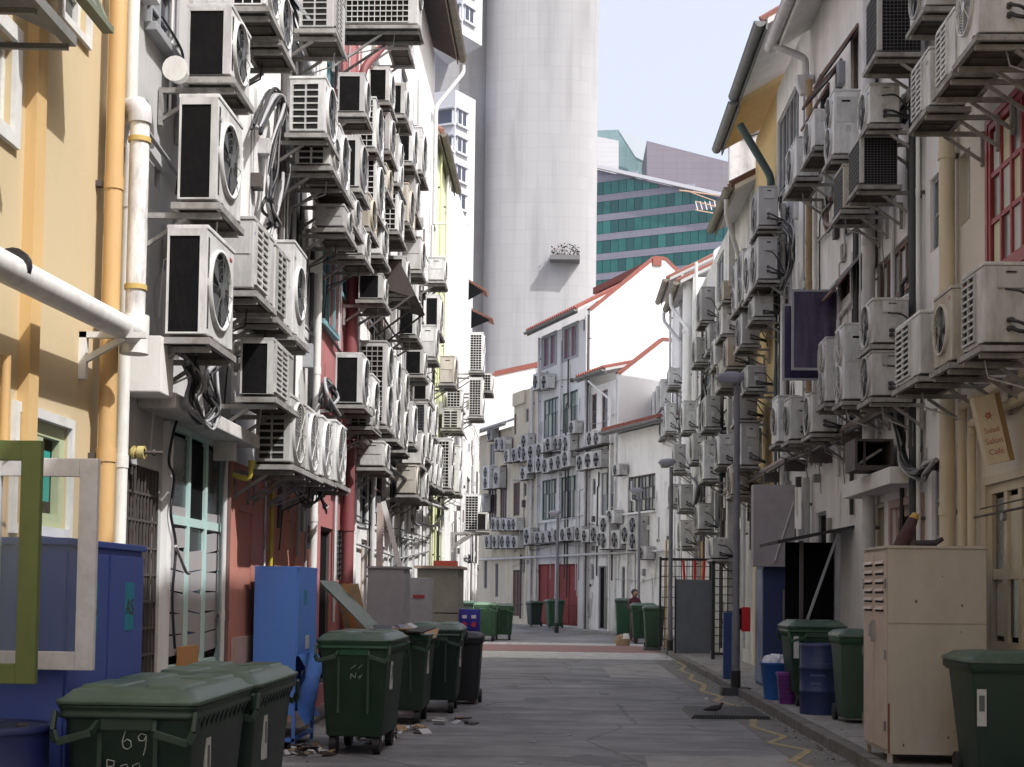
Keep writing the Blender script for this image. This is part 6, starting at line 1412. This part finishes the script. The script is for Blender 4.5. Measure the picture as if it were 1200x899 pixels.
# right hand bins, drum, tubs
tG = wheelie((3.80, 12.05, .115), 0, 'large dark green bin at the bottom right corner', m=bin_dk, W_=.86, L_=.8, H=1.04, lidm=bin_l)
b = MB(); b.box(-.36, -.345, .29, .36, .52, .82, stick)
b2_ = MB(); b2_.box(-.405, -.398, .30, .355, .5, .8, stick)
x_ = gx(1111, 11.65); 
MB().box(.0, .075, -.006, 0, 0, .29, stick).build('bin_sticker_plate', None) if False else None
t = tG
o = MB().box(-.375, -.30, -.372, -.362, .48, .78, stick).box(-.36, -.315, -.375, -.368, .6, .73, stick2).build('sticker', t)
big_bin((gx(955, 19.4) + .02, 19.9, .115), 0, 'green bin with wide lid behind the blue drum', m=bin_g, W_=.76, L_=.9, H=1.12, sticker=False)
solo(MB().box(0, .07, -.006, 0, 0, .3, stick), 'bin_notice', 'white paper notice on the bin beside the blue drum', 'notice', None, (gx(929, 19.3), 19.37, .78))
wheelie((gx(1000, 17) + .08, 17.3, .115), 0, 'narrow green bin squeezed beside the beige cabinet', m=bin_g, W_=.55, H=1.08)
drum_b = mat('drum_blue_paint', (.014, .028, .11), .38, dirt_or_glint=.4, dcol=(.06, .06, .12), sc=6); drum_t = mat('drum_print', (.07, .09, .20), .5)
def drum(loc, label, r=.29, H=.88, printing=True):
    t = thing('steel_drum', label, 'drum', loc, 0, 'blue steel drums'); b = MB(); secs = [(0, r), (.02, r), (H * .33 - .015, r), (H * .33, r + .012), (H * .33 + .015, r), (H * .66 - .015, r), (H * .66, r + .012), (H * .66 + .015, r), (H - .02, r)]
    b.tube([(0, 0, z) for z, _ in secs], [q for _, q in secs], drum_b, 32); b.build('drum_body', t); b = MB(); b.ring((0, 0, H - .03), (0, 0, 1), r - .012, r + .008, drum_b, 32, .035); b.build('drum_rim', t)
    b = MB(); b.cyl((0, 0, H - .02), (0, 0, H - .004), r - .014, mat('drum_lid_paint', (.012, .02, .07), .5, dirt_or_glint=.6, dcol=(.05, .05, .06), sc=7), 28); b.cyl((r * .55, 0, H - .004), (r * .55, 0, H + .008), .03, steel_dk, 10); b.build('drum_lid', t)
    if printing:
        b = MB()
        for j, z in enumerate((.66, .5, .38)):
            for k in range(9 - 2 * j):
                a = -R(125) + k * .11; b.box(-.012, .012, -.002, .002, 0, .03, drum_t, Matrix.Translation(((r + .003) * math.cos(a), (r + .003) * math.sin(a), z * H + .04)) @ Matrix.Rotation(a + math.pi / 2, 4, 'Z'))
        b.build('faded_print', t)
    return t
drum((gx(960, 18.3), 18.3 + .1, .115), 'blue steel drum on the right kerb in front of a bin', .255, .9)
_d = drum_b; drum_b = mat('drum_shaded_blue', (.008, .016, .10), .4, dirt_or_glint=.4, dcol=(.03, .03, .06), sc=6); drum((-2.97, 7.35, .05), 'blue steel drum at the bottom left corner', .29, .86, False); drum_b = _d  # near drum colour darkened to paint in shade missing at this corner
t = thing('plastic_tub', 'blue tub filled with white plastic bags on the kerb', 'tub', (gx(907, 20.6), 20.7, .115)); b = MB(); b.loft([(0, .14, .14, .1), (.5, .19, .19, .13), (.51, .205, .205, .14), (.54, .205, .205, .14)], mat('tub_blue', (.02, .12, .42), .4, dirt_or_glint=.2), 4, cap=True); b.build('tub_body', t)
t = thing('plastic_bag', 'crumpled white plastic bags heaped in the blue tub', 'plastic bag', (gx(907, 20.6), 20.7, .65)); bagm = mat('white_bag_plastic', (.68, .68, .75), .35, dirt_or_glint=.2, sc=12)
bm = bmesh.new(); bmesh.ops.create_icosphere(bm, subdivisions=3, radius=1)
for v in bm.verts:
    v.co = Vector((v.co.x * .17, v.co.y * .15, max(v.co.z, -.15) * .12)) * (1 + .18 * math.sin(v.co.x * 9 + v.co.y * 7) + random.uniform(-.05, .05))
me = bpy.data.meshes.new('bag'); bm.to_mesh(me); bm.free(); me.materials.append(bagm); link('bag', me, t); link('bag', me, t, (.14, .02, -.01), (0, 0, 1.2))
t = thing('basket', 'purple slatted plastic basket next to the blue tub', 'basket', (gx(919, 20), 20.0, .115)); pur2 = mat('basket_purple', (.18, .03, .25), .45)
b = MB(); b.loft([(0, .09, .1, .02), (.03, .09, .1, .02)], pur2, 2); b.loft([(.40, .125, .13, .02), (.44, .125, .13, .02)], pur2, 2); b.build('basket_rim', t)
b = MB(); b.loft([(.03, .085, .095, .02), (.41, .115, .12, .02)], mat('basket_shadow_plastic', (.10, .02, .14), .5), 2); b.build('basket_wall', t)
for k in range(9):
    a = -.09 + k * .0225; MB().bar((a, -.105, .03), (a * 1.35, -.133, .41), .011, pur2, .006).build('slat', t)
for k in range(1, 6): MB().box(-.1 - k * .004, .1 + k * .004, -.108 - k * .0042, -.1 - k * .004, .05 + k * .06, .062 + k * .06, pur2).build('slat', t)
b = MB(); b.ring((.16, -.1, .22), (0, -1, 0), .05, .066, mat('yellow_handle', (.55, .45, .1), .5), 16, .015); b.build('handle', t)
# cabinets -----------------------------------------------------------
blue_c = mat('blue_cabinet_paint', (.055, .10, .41), .45, dirt_or_glint=.45, dcol=(.10, .13, .25), sc=3, streak=.3)
blue_l = mat('bright_blue_cabinet', (.09, .24, .72), .45, dirt_or_glint=.45, dcol=(.13, .24, .52), sc=3, streak=.3)
t = thing('utility_cabinet', 'long dark blue metal cabinet against the yellow house', 'cabinet', (-3.2, 7.68, 0.05)); Lc = 1.42; Hc = 1.86
b = MB(); b.box(0, .48, 0, Lc, .08, Hc - .04, blue_c).box(-.01, .5, -.02, Lc + .02, Hc - .04, Hc, blue_c); b.build('cabinet_body', t, .006)
b = MB(); b.box(.03, .45, .03, Lc - .03, 0, .08, steel_dk); b.build('plinth', t)
for k in range(2): MB().box(.48, .495, .03 + k * Lc / 2, Lc / 2 - .01 + k * Lc / 2, .12, Hc - .08, blue_c).build('door', t, .004)
stt = mat('teal_sticker', (.02, .24, .36), .5, dirt_or_glint=.3)
for y in (.42, 1.12):
    s_o = MB().box(.495, .498, y - .09, y + .09, 1.32, 1.62, stt).build('teal_sticker', t); link('lettering', text_mesh('AS', .14, steel_dk), s_o, (.5, y, 1.42), (R(90), 0, R(90)))
b = MB(); b.box(.495, .52, Lc / 2 - .06, Lc / 2 - .04, .8, 1.0, tray_m); b.build('handle', t)
Yb = 14.35; x0 = -3.12; x1 = gx(347, Yb)
t = thing('utility_cabinet', 'bright blue sheet metal cabinet with its side skin torn loose', 'cabinet', (x0, Yb, 0.0)); w_ = x1 - x0; Hc = 1.84
b = MB(); b.box(0, w_, 0, .02, .35, Hc, blue_l).box(w_ - .002, w_ + .015, 0.02, 1.1, .95, Hc, blue_l).box(0, w_ + .015, 0, 1.12, Hc, Hc + .03, blue_l).box(0, .02, .02, 1.1, .35, Hc, blue_l).box(0.02, w_, 1.08, 1.1, .3, Hc, blue_l); b.build('cabinet_body', t, .004)
b = MB()
for x in (.0, w_ - .03):
    for y in (0.0, 1.08): b.box(x, x + .035, y + .002, y + .037, 0, .36, blue_l)
b.box(.0, w_, .0, .03, .08, .12, blue_l).box(w_ - .03, w_ + .002, .0, 1.1, .08, .12, blue_l).box(.02, w_ - .02, .04, 1.08, .1, .115, steel_dk); b.build('leg_frame', t)
b = MB(); n = 9; vs = []
for i in range(n + 1):
    y = .02 + 1.05 * i / n
    for j in range(7):
        z = .97 - j * .12; bl = .0 + .07 * math.sin(j * 1.1 + i * .7) + j * .012; vs.append((w_ + .02 + max(0, bl), y * (1 - .03 * j) , z + .05 * math.sin(i * 1.7) * (j > 4)))
b.add(vs, [(i * 7 + j, (i + 1) * 7 + j, (i + 1) * 7 + j + 1, i * 7 + j + 1) for i in range(n) for j in range(6)], blue_l, True); b.build('torn_skin', t)
for y, z, ww, hh, mm in ((.4, 1.55, .14, .16, stt), (.55, 1.08, .2, .14, stick), (.5, .84, .2, .06, stick), (.35, .72, .2, .14, stick)): MB().box(w_ + .016, w_ + .019, y - ww / 2, y + ww / 2, z - hh / 2, z + hh / 2, mm).build('label_patch', t)
def litter(x, y, n, label, z=0):
    t = thing('litter_heap', label, 'litter', (x, y, z))
    for k in range(n):
        M_ = Matrix.Translation((random.uniform(-.25, .25), random.uniform(-.35, .35), random.uniform(.01, .06))) @ Matrix.Rotation(random.uniform(0, 3), 4, 'Z') @ Matrix.Rotation(random.uniform(-.9, .9), 4, 'X'); s_ = random.uniform(.025, .08)
        MB().box(-s_, s_, -s_ * .7, s_ * .7, -.006, .01, random.choice([pp, cb, pp, mat('dark_scrap', (.05, .04, .035), .7), frame_white]), M_).build('scrap', t)
litter(-2.5, 14.2, 30, 'scattered scraps under the torn blue cabinet'); litter(-2.0, 15.4, 16, 'crumpled papers lying behind the lone green bin'); litter(-1.75, 16.4, 14, 'scraps and cartons under the open bin'); litter(-1.3, 17.6, 8, 'brown carton pieces between two bins')
Yg = 20.4; x0, x1 = gx(430, Yg), gx(473, Yg)
gc = mat('grey_cabinet_paint', (.30, .30, .32), .5, dirt_or_glint=.35, sc=3)
t = thing('utility_cabinet', 'plain grey metal cabinet behind the open bin', 'cabinet', (x0, Yg, 0)); b = MB(); b.box(0, x1 - x0, 0, .8, .05, 1.95, gc); b.build('cabinet_body', t, .01); MB().box((x1 - x0), (x1 - x0) + .012, .04, .76, .12, 1.88, gc).build('door', t, .003); b = MB(); b.box(-.02, x1 - x0 + .03, -.02, .82, 1.95, 1.98, gc); b.build('top_sheet', t)
solo(MB().box(-.035, .035, 0, .03, 0, 1.0, frame_white, Matrix.Rotation(-.27, 4, 'Y')), 'plank', 'white plank leaning on top of the grey cabinet', 'plank', None, (gx(467, 20.6), 20.7, 1.98))
MB_p = MB().box(-.05, .05, 0, .02, 0, .95, mat('pale_board', (.5, .42, .38), .7, dirt_or_glint=.4)); solo(MB_p, 'board', 'pale pink board standing upright on the grey cabinet', 'board', None, (gx(442, 20.8), 20.95, 1.98))
Yo = 26.5; x0, x1 = gx(488, Yo), gx(537, Yo); oc = mat('olive_grey_box', (.20, .19, .155), .7, dirt_or_glint=.6, dcol=(.32, .30, .26), sc=2)
t = thing('storage_box', 'large olive grey storage box before the blank white wall', 'storage box', (x0, Yo, 0)); b = MB(); b.box(0, x1 - x0, 0, 1.6, .0, 1.2, oc).box(0.005, x1 - x0 - .005, 0.005, 1.59, 1.22, 2.05, oc); b.build('box_body', t, .008); b = MB(); b.box(-.05, x1 - x0 + .05, -.06, 1.66, 2.05, 2.10, mat('warped_lid', (.32, .24, .19), .8, dirt_or_glint=.5)); b.build('lid', t)
MB().box(.3, x1 - x0 - .05, .1, .5, 2.1, 2.2, mat('red_sheet', (.5, .09, .06), .6), Matrix.Rotation(.0, 4, 'Y')).build('red_cover', t)
t = thing('grey_locker', 'grey dented locker leaning between cabinet and storage box', 'cabinet', (gx(477, 24), 24, 0)); b = MB(); b.prism([(0, 0), (.42, 0), (.38, 1.85), (-.08, 1.85)], 1, 0, .6, gc); b.build('cabinet_body', t, .01); MB().box(.1, .3, -.01, 0, 1.5, 1.56, frame_red).build('red_trim', t)
# beige cabinet right
bc = mat('beige_cabinet_paint', (.47, .425, .355), .5, dirt_or_glint=.35, dcol=(.28, .22, .16), sc=2.5, streak=.5); bc2 = mat('pinkish_cabinet_paint', (.52, .43, .37), .5, dirt_or_glint=.4, dcol=(.3, .22, .18), sc=3)
Yk = 13.03; x0, x1 = gx(1035, Yk), gx(1150, Yk); Lk = .95; Hk = 1.97
t = thing('utility_cabinet', 'tall beige steel cabinet with louvred door on the right pavement', 'cabinet', (x0, Yk, .115)); w_ = x1 - x0
b = MB(); b.box(0.012, w_, 0.0, Lk, .09, Hk, bc); b.box(-.01, w_ + .01, -.012, Lk + .01, Hk, Hk + .025, bc); b.build('cabinet_body', t, .004)
for x in (.02, w_ - .06):
    for y in (.02, Lk - .06): MB().box(x, x + .04, y, y + .04, 0, .09, bc).build('leg', t)
for k in range(2):
    ya = .03 + k * (Lk / 2 - .01); o = MB().box(-.008, .012, ya, ya + Lk / 2 - .04, .13, Hk - .03, bc2).build('door', t, .003)
    b = MB()
    for j in range(6):
        z = Hk - .16 - j * .085; b.box(-.012, -.0085, ya + .05, ya + Lk / 2 - .09, z, z + .022, fan_dark); b.prism([(-.03, z + .02), (-.008, z + .05), (-.008, z + .02)], 1, ya + .05, ya + Lk / 2 - .09, bc2)
    b.build('louvre', o)
b = MB(); b.box(-.04, -.008, Lk / 2 - .03, Lk / 2 + .01, 1.1, 1.3, tray_m).cyl((-.05, Lk / 2 - .01, 1.15), (-.05, Lk / 2 - .01, 1.27), .014, tray_m, 8); b.build('handle', t)
rust = mat('rust_stain', (.20, .09, .04), .9, dirt_or_glint=.6, dcol=(.10, .045, .025), sc=30)
rn = random.Random(5)
for k in range(9):
    x, z, r_ = rn.uniform(.03, w_ - .03), rn.choice([rn.uniform(.1, .3), rn.uniform(.1, 1.9)]), rn.uniform(.004, .013); MB().prism([(x + r_ * rn.uniform(.6, 1.3) * math.cos(a * .9), z + r_ * rn.uniform(.6, 2.2) * math.sin(a * .9)) for a in range(7)], 1, -.0015, 0, rust).build('rust_spot', t)
MB().box(.012, .03, -.003, 0, .1, .55, rust).build('rust_edge', t)
for z in (.3, .95, 1.6): MB().cyl((-.012, Lk - .03, z), (-.012, Lk - .03, z + .09), .01, tray_m, 6).build('hinge', t); MB().cyl((-.012, .02, z), (-.012, .02, z + .09), .01, tray_m, 6).build('hinge', t)
b = MB(); b.box(.012, w_, -.004, 0, 1.28, 1.29, mat('seam_shadow_paint', (.35, .29, .22), .6)); b.build('panel_seam', t)
t = thing('folded_umbrella', 'rolled brown parasol standing on the beige cabinet', 'parasol', (gx(1060, 13.5), 13.6, 2.1)); fb_ = mat('brown_cloth', (.07, .035, .035), .8, dirt_or_glint=.4)
b = MB(); b.tube([(-.06, 0, -.02), (0, 0, .12), (.07, 0, .28), (.08, 0, .31)], [.08, .07, .05, .03], fb_, 10); b.build('cloth', t); MB().tube([(.08, 0, .29), (.1, 0, .34)], [.05, .03], mat('ochre_cap', (.4, .25, .05), .6), 8).build('cap', t)
b = MB(); b.tube([(.0, -.05, .0), (.1, -.05, .0), (.2, -.05, .01), (.27, -.05, .05)], [.035, .035, .03, .02], mat('dark_boot', (.03, .025, .025), .6), 8); solo(b, 'dark_cloth', 'dark rolled cloth lying on the beige cabinet', 'cloth', None, (gx(1068, 13.3), 13.4, 2.14))
# blue cupboard and boards farther right
Yq = 23.6; x0, x1 = gx(893, Yq), gx(936, Yq); lb = mat('pale_blue_board', (.22, .26, .36), .6, dirt_or_glint=.4)
t = thing('utility_cabinet', 'navy blue cupboard on the right pavement behind the tub', 'cabinet', (x0, Yq, .115)); b = MB(); b.box(0, x1 - x0, 0, .9, 0, 2.0, mat('navy_paint', (.025, .045, .14), .5, dirt_or_glint=.3)); b.build('cabinet_body', t, .008); MB().box(-.015, -.001, .02, .88, .05, 1.95, lb).build('door', t, .003)
Yt = 23.4; z0 = atY(900, 664, Yt).z; z1 = atY(900, 568, Yt).z
t = thing('metal_sheet', 'tall pinkish grey sheet standing on the navy cupboard', 'panel', (gx(881, Yt), Yt, z0)); gp_ = mat('pink_grey_sheet', (.36, .33, .34), .6, dirt_or_glint=.3); b = MB(); b.box(0, gx(928, Yt) - gx(880, Yt), 0, .3, 0, z1 - z0, gp_); b.build('sheet', t, .004); b = MB(); b.bar((.35, -.02, .1), (.66, -.02, (z1 - z0) * .8), .03, frame_white, .02); b.build('strut', t)
t = thing('blue_board', 'narrow blue board standing at the black gate', 'board', (gx(847, 25.4), 25.4, .115)); MB().box(0, .2, 0, .1, 0, 1.2, mat('blue_board_paint', (.025, .06, .19), .5, dirt_or_glint=.3)).build('board_sheet', t, .01)
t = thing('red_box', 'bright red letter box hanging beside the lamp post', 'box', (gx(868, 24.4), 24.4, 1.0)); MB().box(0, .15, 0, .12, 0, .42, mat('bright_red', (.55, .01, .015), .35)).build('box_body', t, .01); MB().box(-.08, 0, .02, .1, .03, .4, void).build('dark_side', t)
# lean-to
t = thing('lean_to', 'black roofed lean to shelter behind the bins on the right', 'shelter', (gx(935, 20.4), 20.4, .115)); rf = mat('black_tar_sheet', (.03, .026, .028), .7, dirt_or_glint=.4)
wl_ = gx(1003, 20.4) - gx(935, 20.4)
zt = atY(970, 632, 20.4).z - .115
b = MB(); b.prism([(-.35, zt - .08), (wl_, zt + .18), (wl_, zt + .22), (-.35, zt - .03)], 1, -.2, 1.6, rf); b.build('roof_sheet', t); b = MB(); b.box(wl_ - .35, wl_ - .28, -.1, -.03, 0, zt + .08, frame_grey).box(.0, .05, .0, .05, 0, zt - .03, steel_dk).box(wl_ - .02, wl_ + .02, -.05, 0, 0, zt + .1, frame_brown); b.build('post', t)
b = MB(); b.bar((wl_ - .85, -.12, .9), (wl_ - .35, -.12, zt), .06, frame_grey, .03); b.build('brace', t); MB().box(.0, wl_, 1.3, 1.34, 0, zt, void).box(.06, wl_ - .06, .9, .94, 0, .85, mat('dark_shelf', (.05, .04, .045), .7)).build('back_panel', t)
MB().box(.25, .75, .3, .5, .0, 1.05, mat('maroon_grey_box', (.10, .085, .095), .7, dirt_or_glint=.3)).build('stored_box', t)
solo(MB().box(0, .42, 0, .04, 0, 1.6, mat('olive_door', (.23, .21, .17), .7, dirt_or_glint=.5)), 'door_leaf_board', 'olive grey door leaf propped behind the drum', 'board', None, (gx(916, 21.9), 21.9, .115))
# black gate with lattice and grey sheet
t = thing('lattice_gate', 'black steel lattice gate on the right pavement', 'gate', (gx(833, 33), 33, .115)); gk = mat('black_gate_paint', (.02, .02, .022), .5, dirt_or_glint=.3)
x1 = gx(880, 33) - gx(833, 33); b = MB(); b.box(0, .08, 0, .08, 0, 2.45, gk).box(x1, x1 + .06, 0, .08, 0, 2.45, gk).box(.08, x1, .02, .06, 2.37, 2.44, gk).box(.08, x1, .02, .06, .1, .16, gk); b.build('gate_frame', t)
for k in range(1, 5): MB().box(x1 * k / 5 - .012, x1 * k / 5 + .012, .03, .05, .16, 2.37, gk).build('bar', t)
for k in range(1, 12): MB().box(.08, x1, .028, .052, .16 + k * .19, .18 + k * .19, gk).build('bar', t)
t = thing('lattice_gate', 'farther black lattice behind the grey sheet', 'gate', (gx(772, 38), 38, .115)); x1 = gx(830, 38) - gx(772, 38); b = MB(); b.box(0, .06, 0, .06, 0, 2.5, gk).box(x1, x1 + .06, 0, .06, 0, 2.5, gk).box(.06, x1, .02, .05, 2.4, 2.47, gk); b.build('gate_frame', t)
for k in range(1, 9): MB().box(x1 * k / 9 - .01, x1 * k / 9 + .01, .03, .05, 0, 2.4, gk).build('bar', t)
for k in range(1, 9): MB().box(.06, x1, .028, .052, k * .28, .02 + k * .28, gk).build('bar', t)
Ys = 35.5; t = thing('sheet_gate', 'plain slate grey metal sheet gate', 'gate', (gx(792, Ys), Ys, .14)); MB().box(0, gx(832, Ys) - gx(792, Ys), 0, .05, 0, 1.85, mat('slate_sheet', (.13, .14, .155), .55, dirt_or_glint=.3)).build('sheet', t, .006); MB().box(-.04, 0, 0, .06, 0, 1.9, gk).build('post', t)
for px in (806, 813, 819): 
    y = 37; solo(MB().cyl((0, 0, 0), (.02 * (px - 813), 0, 2.4), .035, mat('bright_red', (.55, .01, .015)), 8), 'red_pole', {806: 'leftmost of three red poles rising behind the slate sheet', 813: 'middle of three red poles rising behind the slate sheet', 819: 'rightmost of three red poles rising behind the slate sheet'}[px], 'pole', 'red poles behind the grey sheet', (gx(px, y), y, .1))
for px, c_ in ((800, frame_white), (824, yellow_pipe), (786, frame_white), (780, yellow_pipe)): solo(MB().cyl((0, 0, 0), (0, 0, 3.0), .028, c_, 8), 'conduit_pole', {800: 'white upright pipe showing between the lattice gates', 824: 'ochre upright pipe beside the nearer lattice gate', 786: 'white upright pipe at the second street lamp', 780: 'ochre upright pipe left of the second street lamp'}[px], 'pipe', 'upright pipes behind the gates', (gx(px, 39), 39 + random.random(), .1))
# ladder-like scooter handle etc omitted; person
def person(loc, rz):
    t = thing('person', 'dark haired person in a maroon top standing behind the far bins', 'person', loc, rz)
    me = bpy.data.meshes.new('body'); V = [(0, 0, .95), (0, 0, 1.15), (0, 0, 1.38), (0, .0, 1.48), (0, .01, 1.56), (0, .01, 1.66), (.09, 0, .9), (.1, .0, .5), (.1, .02, .08), (.1, -.1, .03), (-.09, 0, .9), (-.1, .0, .5), (-.1, .02, .08), (-.1, -.1, .03), (.17, 0, 1.4), (.23, .0, 1.15), (.2, -.18, 1.0), (.17, -.26, 1.0), (-.17, 0, 1.4), (-.23, .0, 1.15), (-.2, -.18, 1.0), (-.17, -.26, 1.0)]
    E = [(0, 1), (1, 2), (2, 3), (3, 4), (4, 5), (0, 6), (6, 7), (7, 8), (8, 9), (0, 10), (10, 11), (11, 12), (12, 13), (2, 14), (14, 15), (15, 16), (16, 17), (2, 18), (18, 19), (19, 20), (20, 21)]
    rad = [.14, .14, .15, .06, .09, .10, .09, .065, .045, .03, .09, .065, .045, .03, .06, .045, .035, .03, .06, .045, .035, .03]
    me.from_pydata(V, E, []); o = link('body', me, t); me.materials.append(mat('maroon_shirt', (.12, .03, .05), .8)); m1 = o.modifiers.new('skin', 'SKIN'); m2 = o.modifiers.new('sub', 'SUBSURF'); m2.levels = m2.render_levels = 1
    for k, v in enumerate(me.skin_vertices[0].data if me.skin_vertices else []): v.radius = (rad[k], rad[k] * .85)
    if not me.skin_vertices: pass
    bm = bmesh.new(); bmesh.ops.create_icosphere(bm, subdivisions=2, radius=.115); 
    for v in bm.verts: v.co = Vector((v.co.x, v.co.y * 1.05 + .015, v.co.z * 1.0 + 1.655))
    hm = bpy.data.meshes.new('hair'); bm.to_mesh(hm); bm.free(); hm.materials.append(mat('black_hair', (.012, .01, .01), .5)); link('hair', hm, t)
    bm = bmesh.new(); bmesh.ops.create_icosphere(bm, subdivisions=2, radius=.1)
    for v in bm.verts: v.co = Vector((v.co.x * .85, v.co.y * .8 - .045 - (.02 if abs(v.co.x) < .02 and abs(v.co.z) < .04 and v.co.y < 0 else 0), v.co.z * 1.1 + 1.61))
    hm = bpy.data.meshes.new('face'); bm.to_mesh(hm); bm.free(); hm.materials.append(mat('skin', (.35, .2, .14), .6)); link('face', hm, t)
    return t
person((gx(744, 46.6), 46.9, 0), R(25))
# lamp posts -----------------------------------------------------------
lamp_m = mat('lamp_post_grey', (.17, .17, .19), .5, .3, dirt_or_glint=.4, sc=4); lamp_h = mat('lamp_head_grey', (.24, .24, .28), .45, dirt_or_glint=.3); lens = mat('lamp_lens', (.34, .33, .28), .3, dirt_or_glint=.4)
def lamp(px, pyb, pyt, label, base=True, hw=.5, r=.055, z0=0):
    p = atZ(px, pyb, z0); Y = p.y; zt = atY(px, pyt, Y).z; t = thing('street_lamp', label, 'street lamp', (p.x, Y, z0), 0, 'street lamps along the lane')
    b = MB(); b.tube([(0, 0, 0), (0, 0, 1.3), (0, 0, 1.32), (0, 0, zt - .05)], [r * 1.2, r * 1.2, r, r * .85], lamp_m, 16); b.build('post', t)
    b = MB(); b.loft([(zt - .02, .16, .1, .08, -.12, 0), (zt + .06, .24, .12, .1, -.12, 0), (zt + .14, .2, .1, .1, -.1, 0), (zt + .17, .08, .05, .05, -.08, 0)], lamp_h, 4); b.build('lamp_head', t)
    b = MB(); b.loft([(zt - .08, .09, .06, .05, -.18, 0), (zt - .02, .15, .09, .07, -.15, 0)], lens, 4); b.build('lens', t)
    b = MB(); b.cyl((0, 0, .02), (0, 0, .4), r * 1.45, black_rub, 14); b.build('sleeve', t)
    if base: b = MB(); b.loft([(0.004, .25, .2, .03), (.13, .23, .18, .03)], black_rub, 2); b.build('rubber_foot', t)
    return t
lamp(862, 815, 448, 'tall grey street lamp on a black foot at the right kerb')
lamp(785, 768, 545, 'second street lamp beside the small green bin', False, r=.06)
lamp(652, 742, 603, 'street lamp standing before the red shutter doors', False, r=.06)
lamp(748, 748.5, 577, 'street lamp before the low white house with grid window', False, r=.05)
# drain grating with a pigeon
g = thing('drain_grating', 'black ribbed rubber ramp lying by the kerb', 'rubber ramp', tuple(atZ(857, 838, 0)))
Yp = atZ(857, 843, 0).y; Yq_ = atZ(857, 832, 0).y; xa, xb = gx(810, Yp) - g.location.x, gx(903, Yp) - g.location.x
b = MB(); b.prism([(xa, 0), (xb, 0), (xb - .04, .045), (xa + .04, .045)], 1, Yp - g.location.y, Yq_ - g.location.y, black_rub); b.build('ramp_body', g)
n = 24
for k in range(n): x = xa + .05 + (xb - xa - .1) * k / n; MB().box(x, x + .018, Yp - g.location.y - .008, Yq_ - g.location.y + .004, .002, .056, mat('rubber_rib', (.07, .07, .075), .5)).build('rib', g)
t = thing('pigeon', 'dark pigeon standing on the ribbed ramp', 'bird', (gx(838, Yp + .2), Yp + .18, .052), R(0)); t.scale = (.78, .78, .78); pg = mat('pigeon_feathers', (.035, .03, .035), .7, dirt_or_glint=.3, dcol=(.08, .07, .08), sc=20)
b = MB(); b.tube([(-.2, 0, .07), (-.13, 0, .08), (-.06, 0, .095), (.02, 0, .105), (.07, 0, .12), (.095, 0, .155), (.105, 0, .18), (.125, 0, .178), (.15, 0, .17)], [.012, .03, .05, .055, .042, .026, .024, .014, .003], pg, 12); b.build('body', t)
b = MB()
for s_ in (-1, 1): b.tube([(.0, s_ * .02, .06), (.005, s_ * .02, .005)], .004, mat('bird_leg', (.3, .1, .08), .6), 6).tube([(.005, s_ * .02, .004), (.03, s_ * .02, .003)], .003, mat('bird_leg', (.3, .1, .08)), 5)
b.build('leg', t)
b = MB(); b.add([(-.05, .05, .11), (-.22, .02, .07), (-.16, .02, .05), (.03, .055, .08)], [(0, 1, 2, 3)], pg); b.add([(-.05, -.05, .11), (-.22, -.02, .07), (-.16, -.02, .05), (.03, -.055, .08)], [(0, 1, 2, 3)], pg); b.build('wing', t)
solo(MB().loft([(0, .03, .02, .01), (.03, .02, .015, .01)], frame_white, 2), 'paper_scrap', 'small white scrap on the road left of the ramp', 'litter', None, (*gpt(828, 820), .005))
for px, py in ((625, 870), (667, 862), (610, 895), (595, 840), (700, 812)): solo(MB().box(-.03, .03, -.02, .02, 0, .006, pp), 'paper_scrap', {625: 'tiny pale scrap on the road nearest the lane centre line', 667: 'tiny pale scrap on the road beside a thin crack', 610: 'tiny pale scrap at the very bottom of the road', 595: 'tiny pale scrap on the road right of the open bin', 700: 'tiny pale scrap on the road left of the ribbed ramp'}[px], 'litter', 'tiny scraps on the road', (*gpt(px, py), .005), random.random())

# grit, dead leaves and flecks gathered along the kerb and the left wall
rn = random.Random(3); b = MB(); gm3 = [mat('grit_brown', (.10, .075, .05), .9), mat('grit_pale', (.34, .32, .29), .9), mat('grit_dark', (.035, .033, .03), .9)]
def fleck(x, y, z, s_):
    a = rn.uniform(0, 3.1); c_, q = math.cos(a) * s_, math.sin(a) * s_; h_ = rn.uniform(.2, 1) * s_ * .6; b.add([(x - c_, y - q, z), (x + q, y - c_, z + h_), (x + c_, y + q, z + .001), (x - q, y + c_, z + h_ * .5)], [(0, 1, 2, 3)], rn.choice(gm3))
for k in range(1500): fleck(2.9 - abs(rn.gauss(0, .16)), rn.uniform(7, 40), .006, rn.uniform(.006, .022))
for k in range(900): fleck(-2.92 + abs(rn.gauss(0, .35)), rn.uniform(8, 40), .006, rn.uniform(.006, .026))
for k in range(500): fleck(3.1 + abs(rn.gauss(0, .3)), rn.uniform(9, 38), .125, rn.uniform(.006, .02))
for k in range(420): fleck(rn.uniform(-2.6, 2.8), rn.uniform(9, 41), .006, rn.uniform(.004, .012))
tag(b.build('street_grit'), 'fine grit, dead leaves and flecks lying along the kerb and wall', 'grit', kind='stuff')
# chewing gum spots, drips and oil marks on the asphalt
rn = random.Random(8)
for k in range(26):
    x, y, r_ = rn.uniform(-2.2, 2.5), rn.uniform(8, 38), rn.uniform(.03, .16) * (1 if k < 18 else 2.4)
    struct(MB().prism([(x + r_ * rn.uniform(.6, 1.2) * math.cos(a * .6283), y + 1.7 * r_ * rn.uniform(.6, 1.2) * math.sin(a * .6283)) for a in range(10)], 2, .0004, .0012 + k * .00002, mat('oil_mark', (.055, .054, .056), .45, dirt_or_glint=.5, dcol=(.12, .12, .125), sc=9)), 'oil_stain')
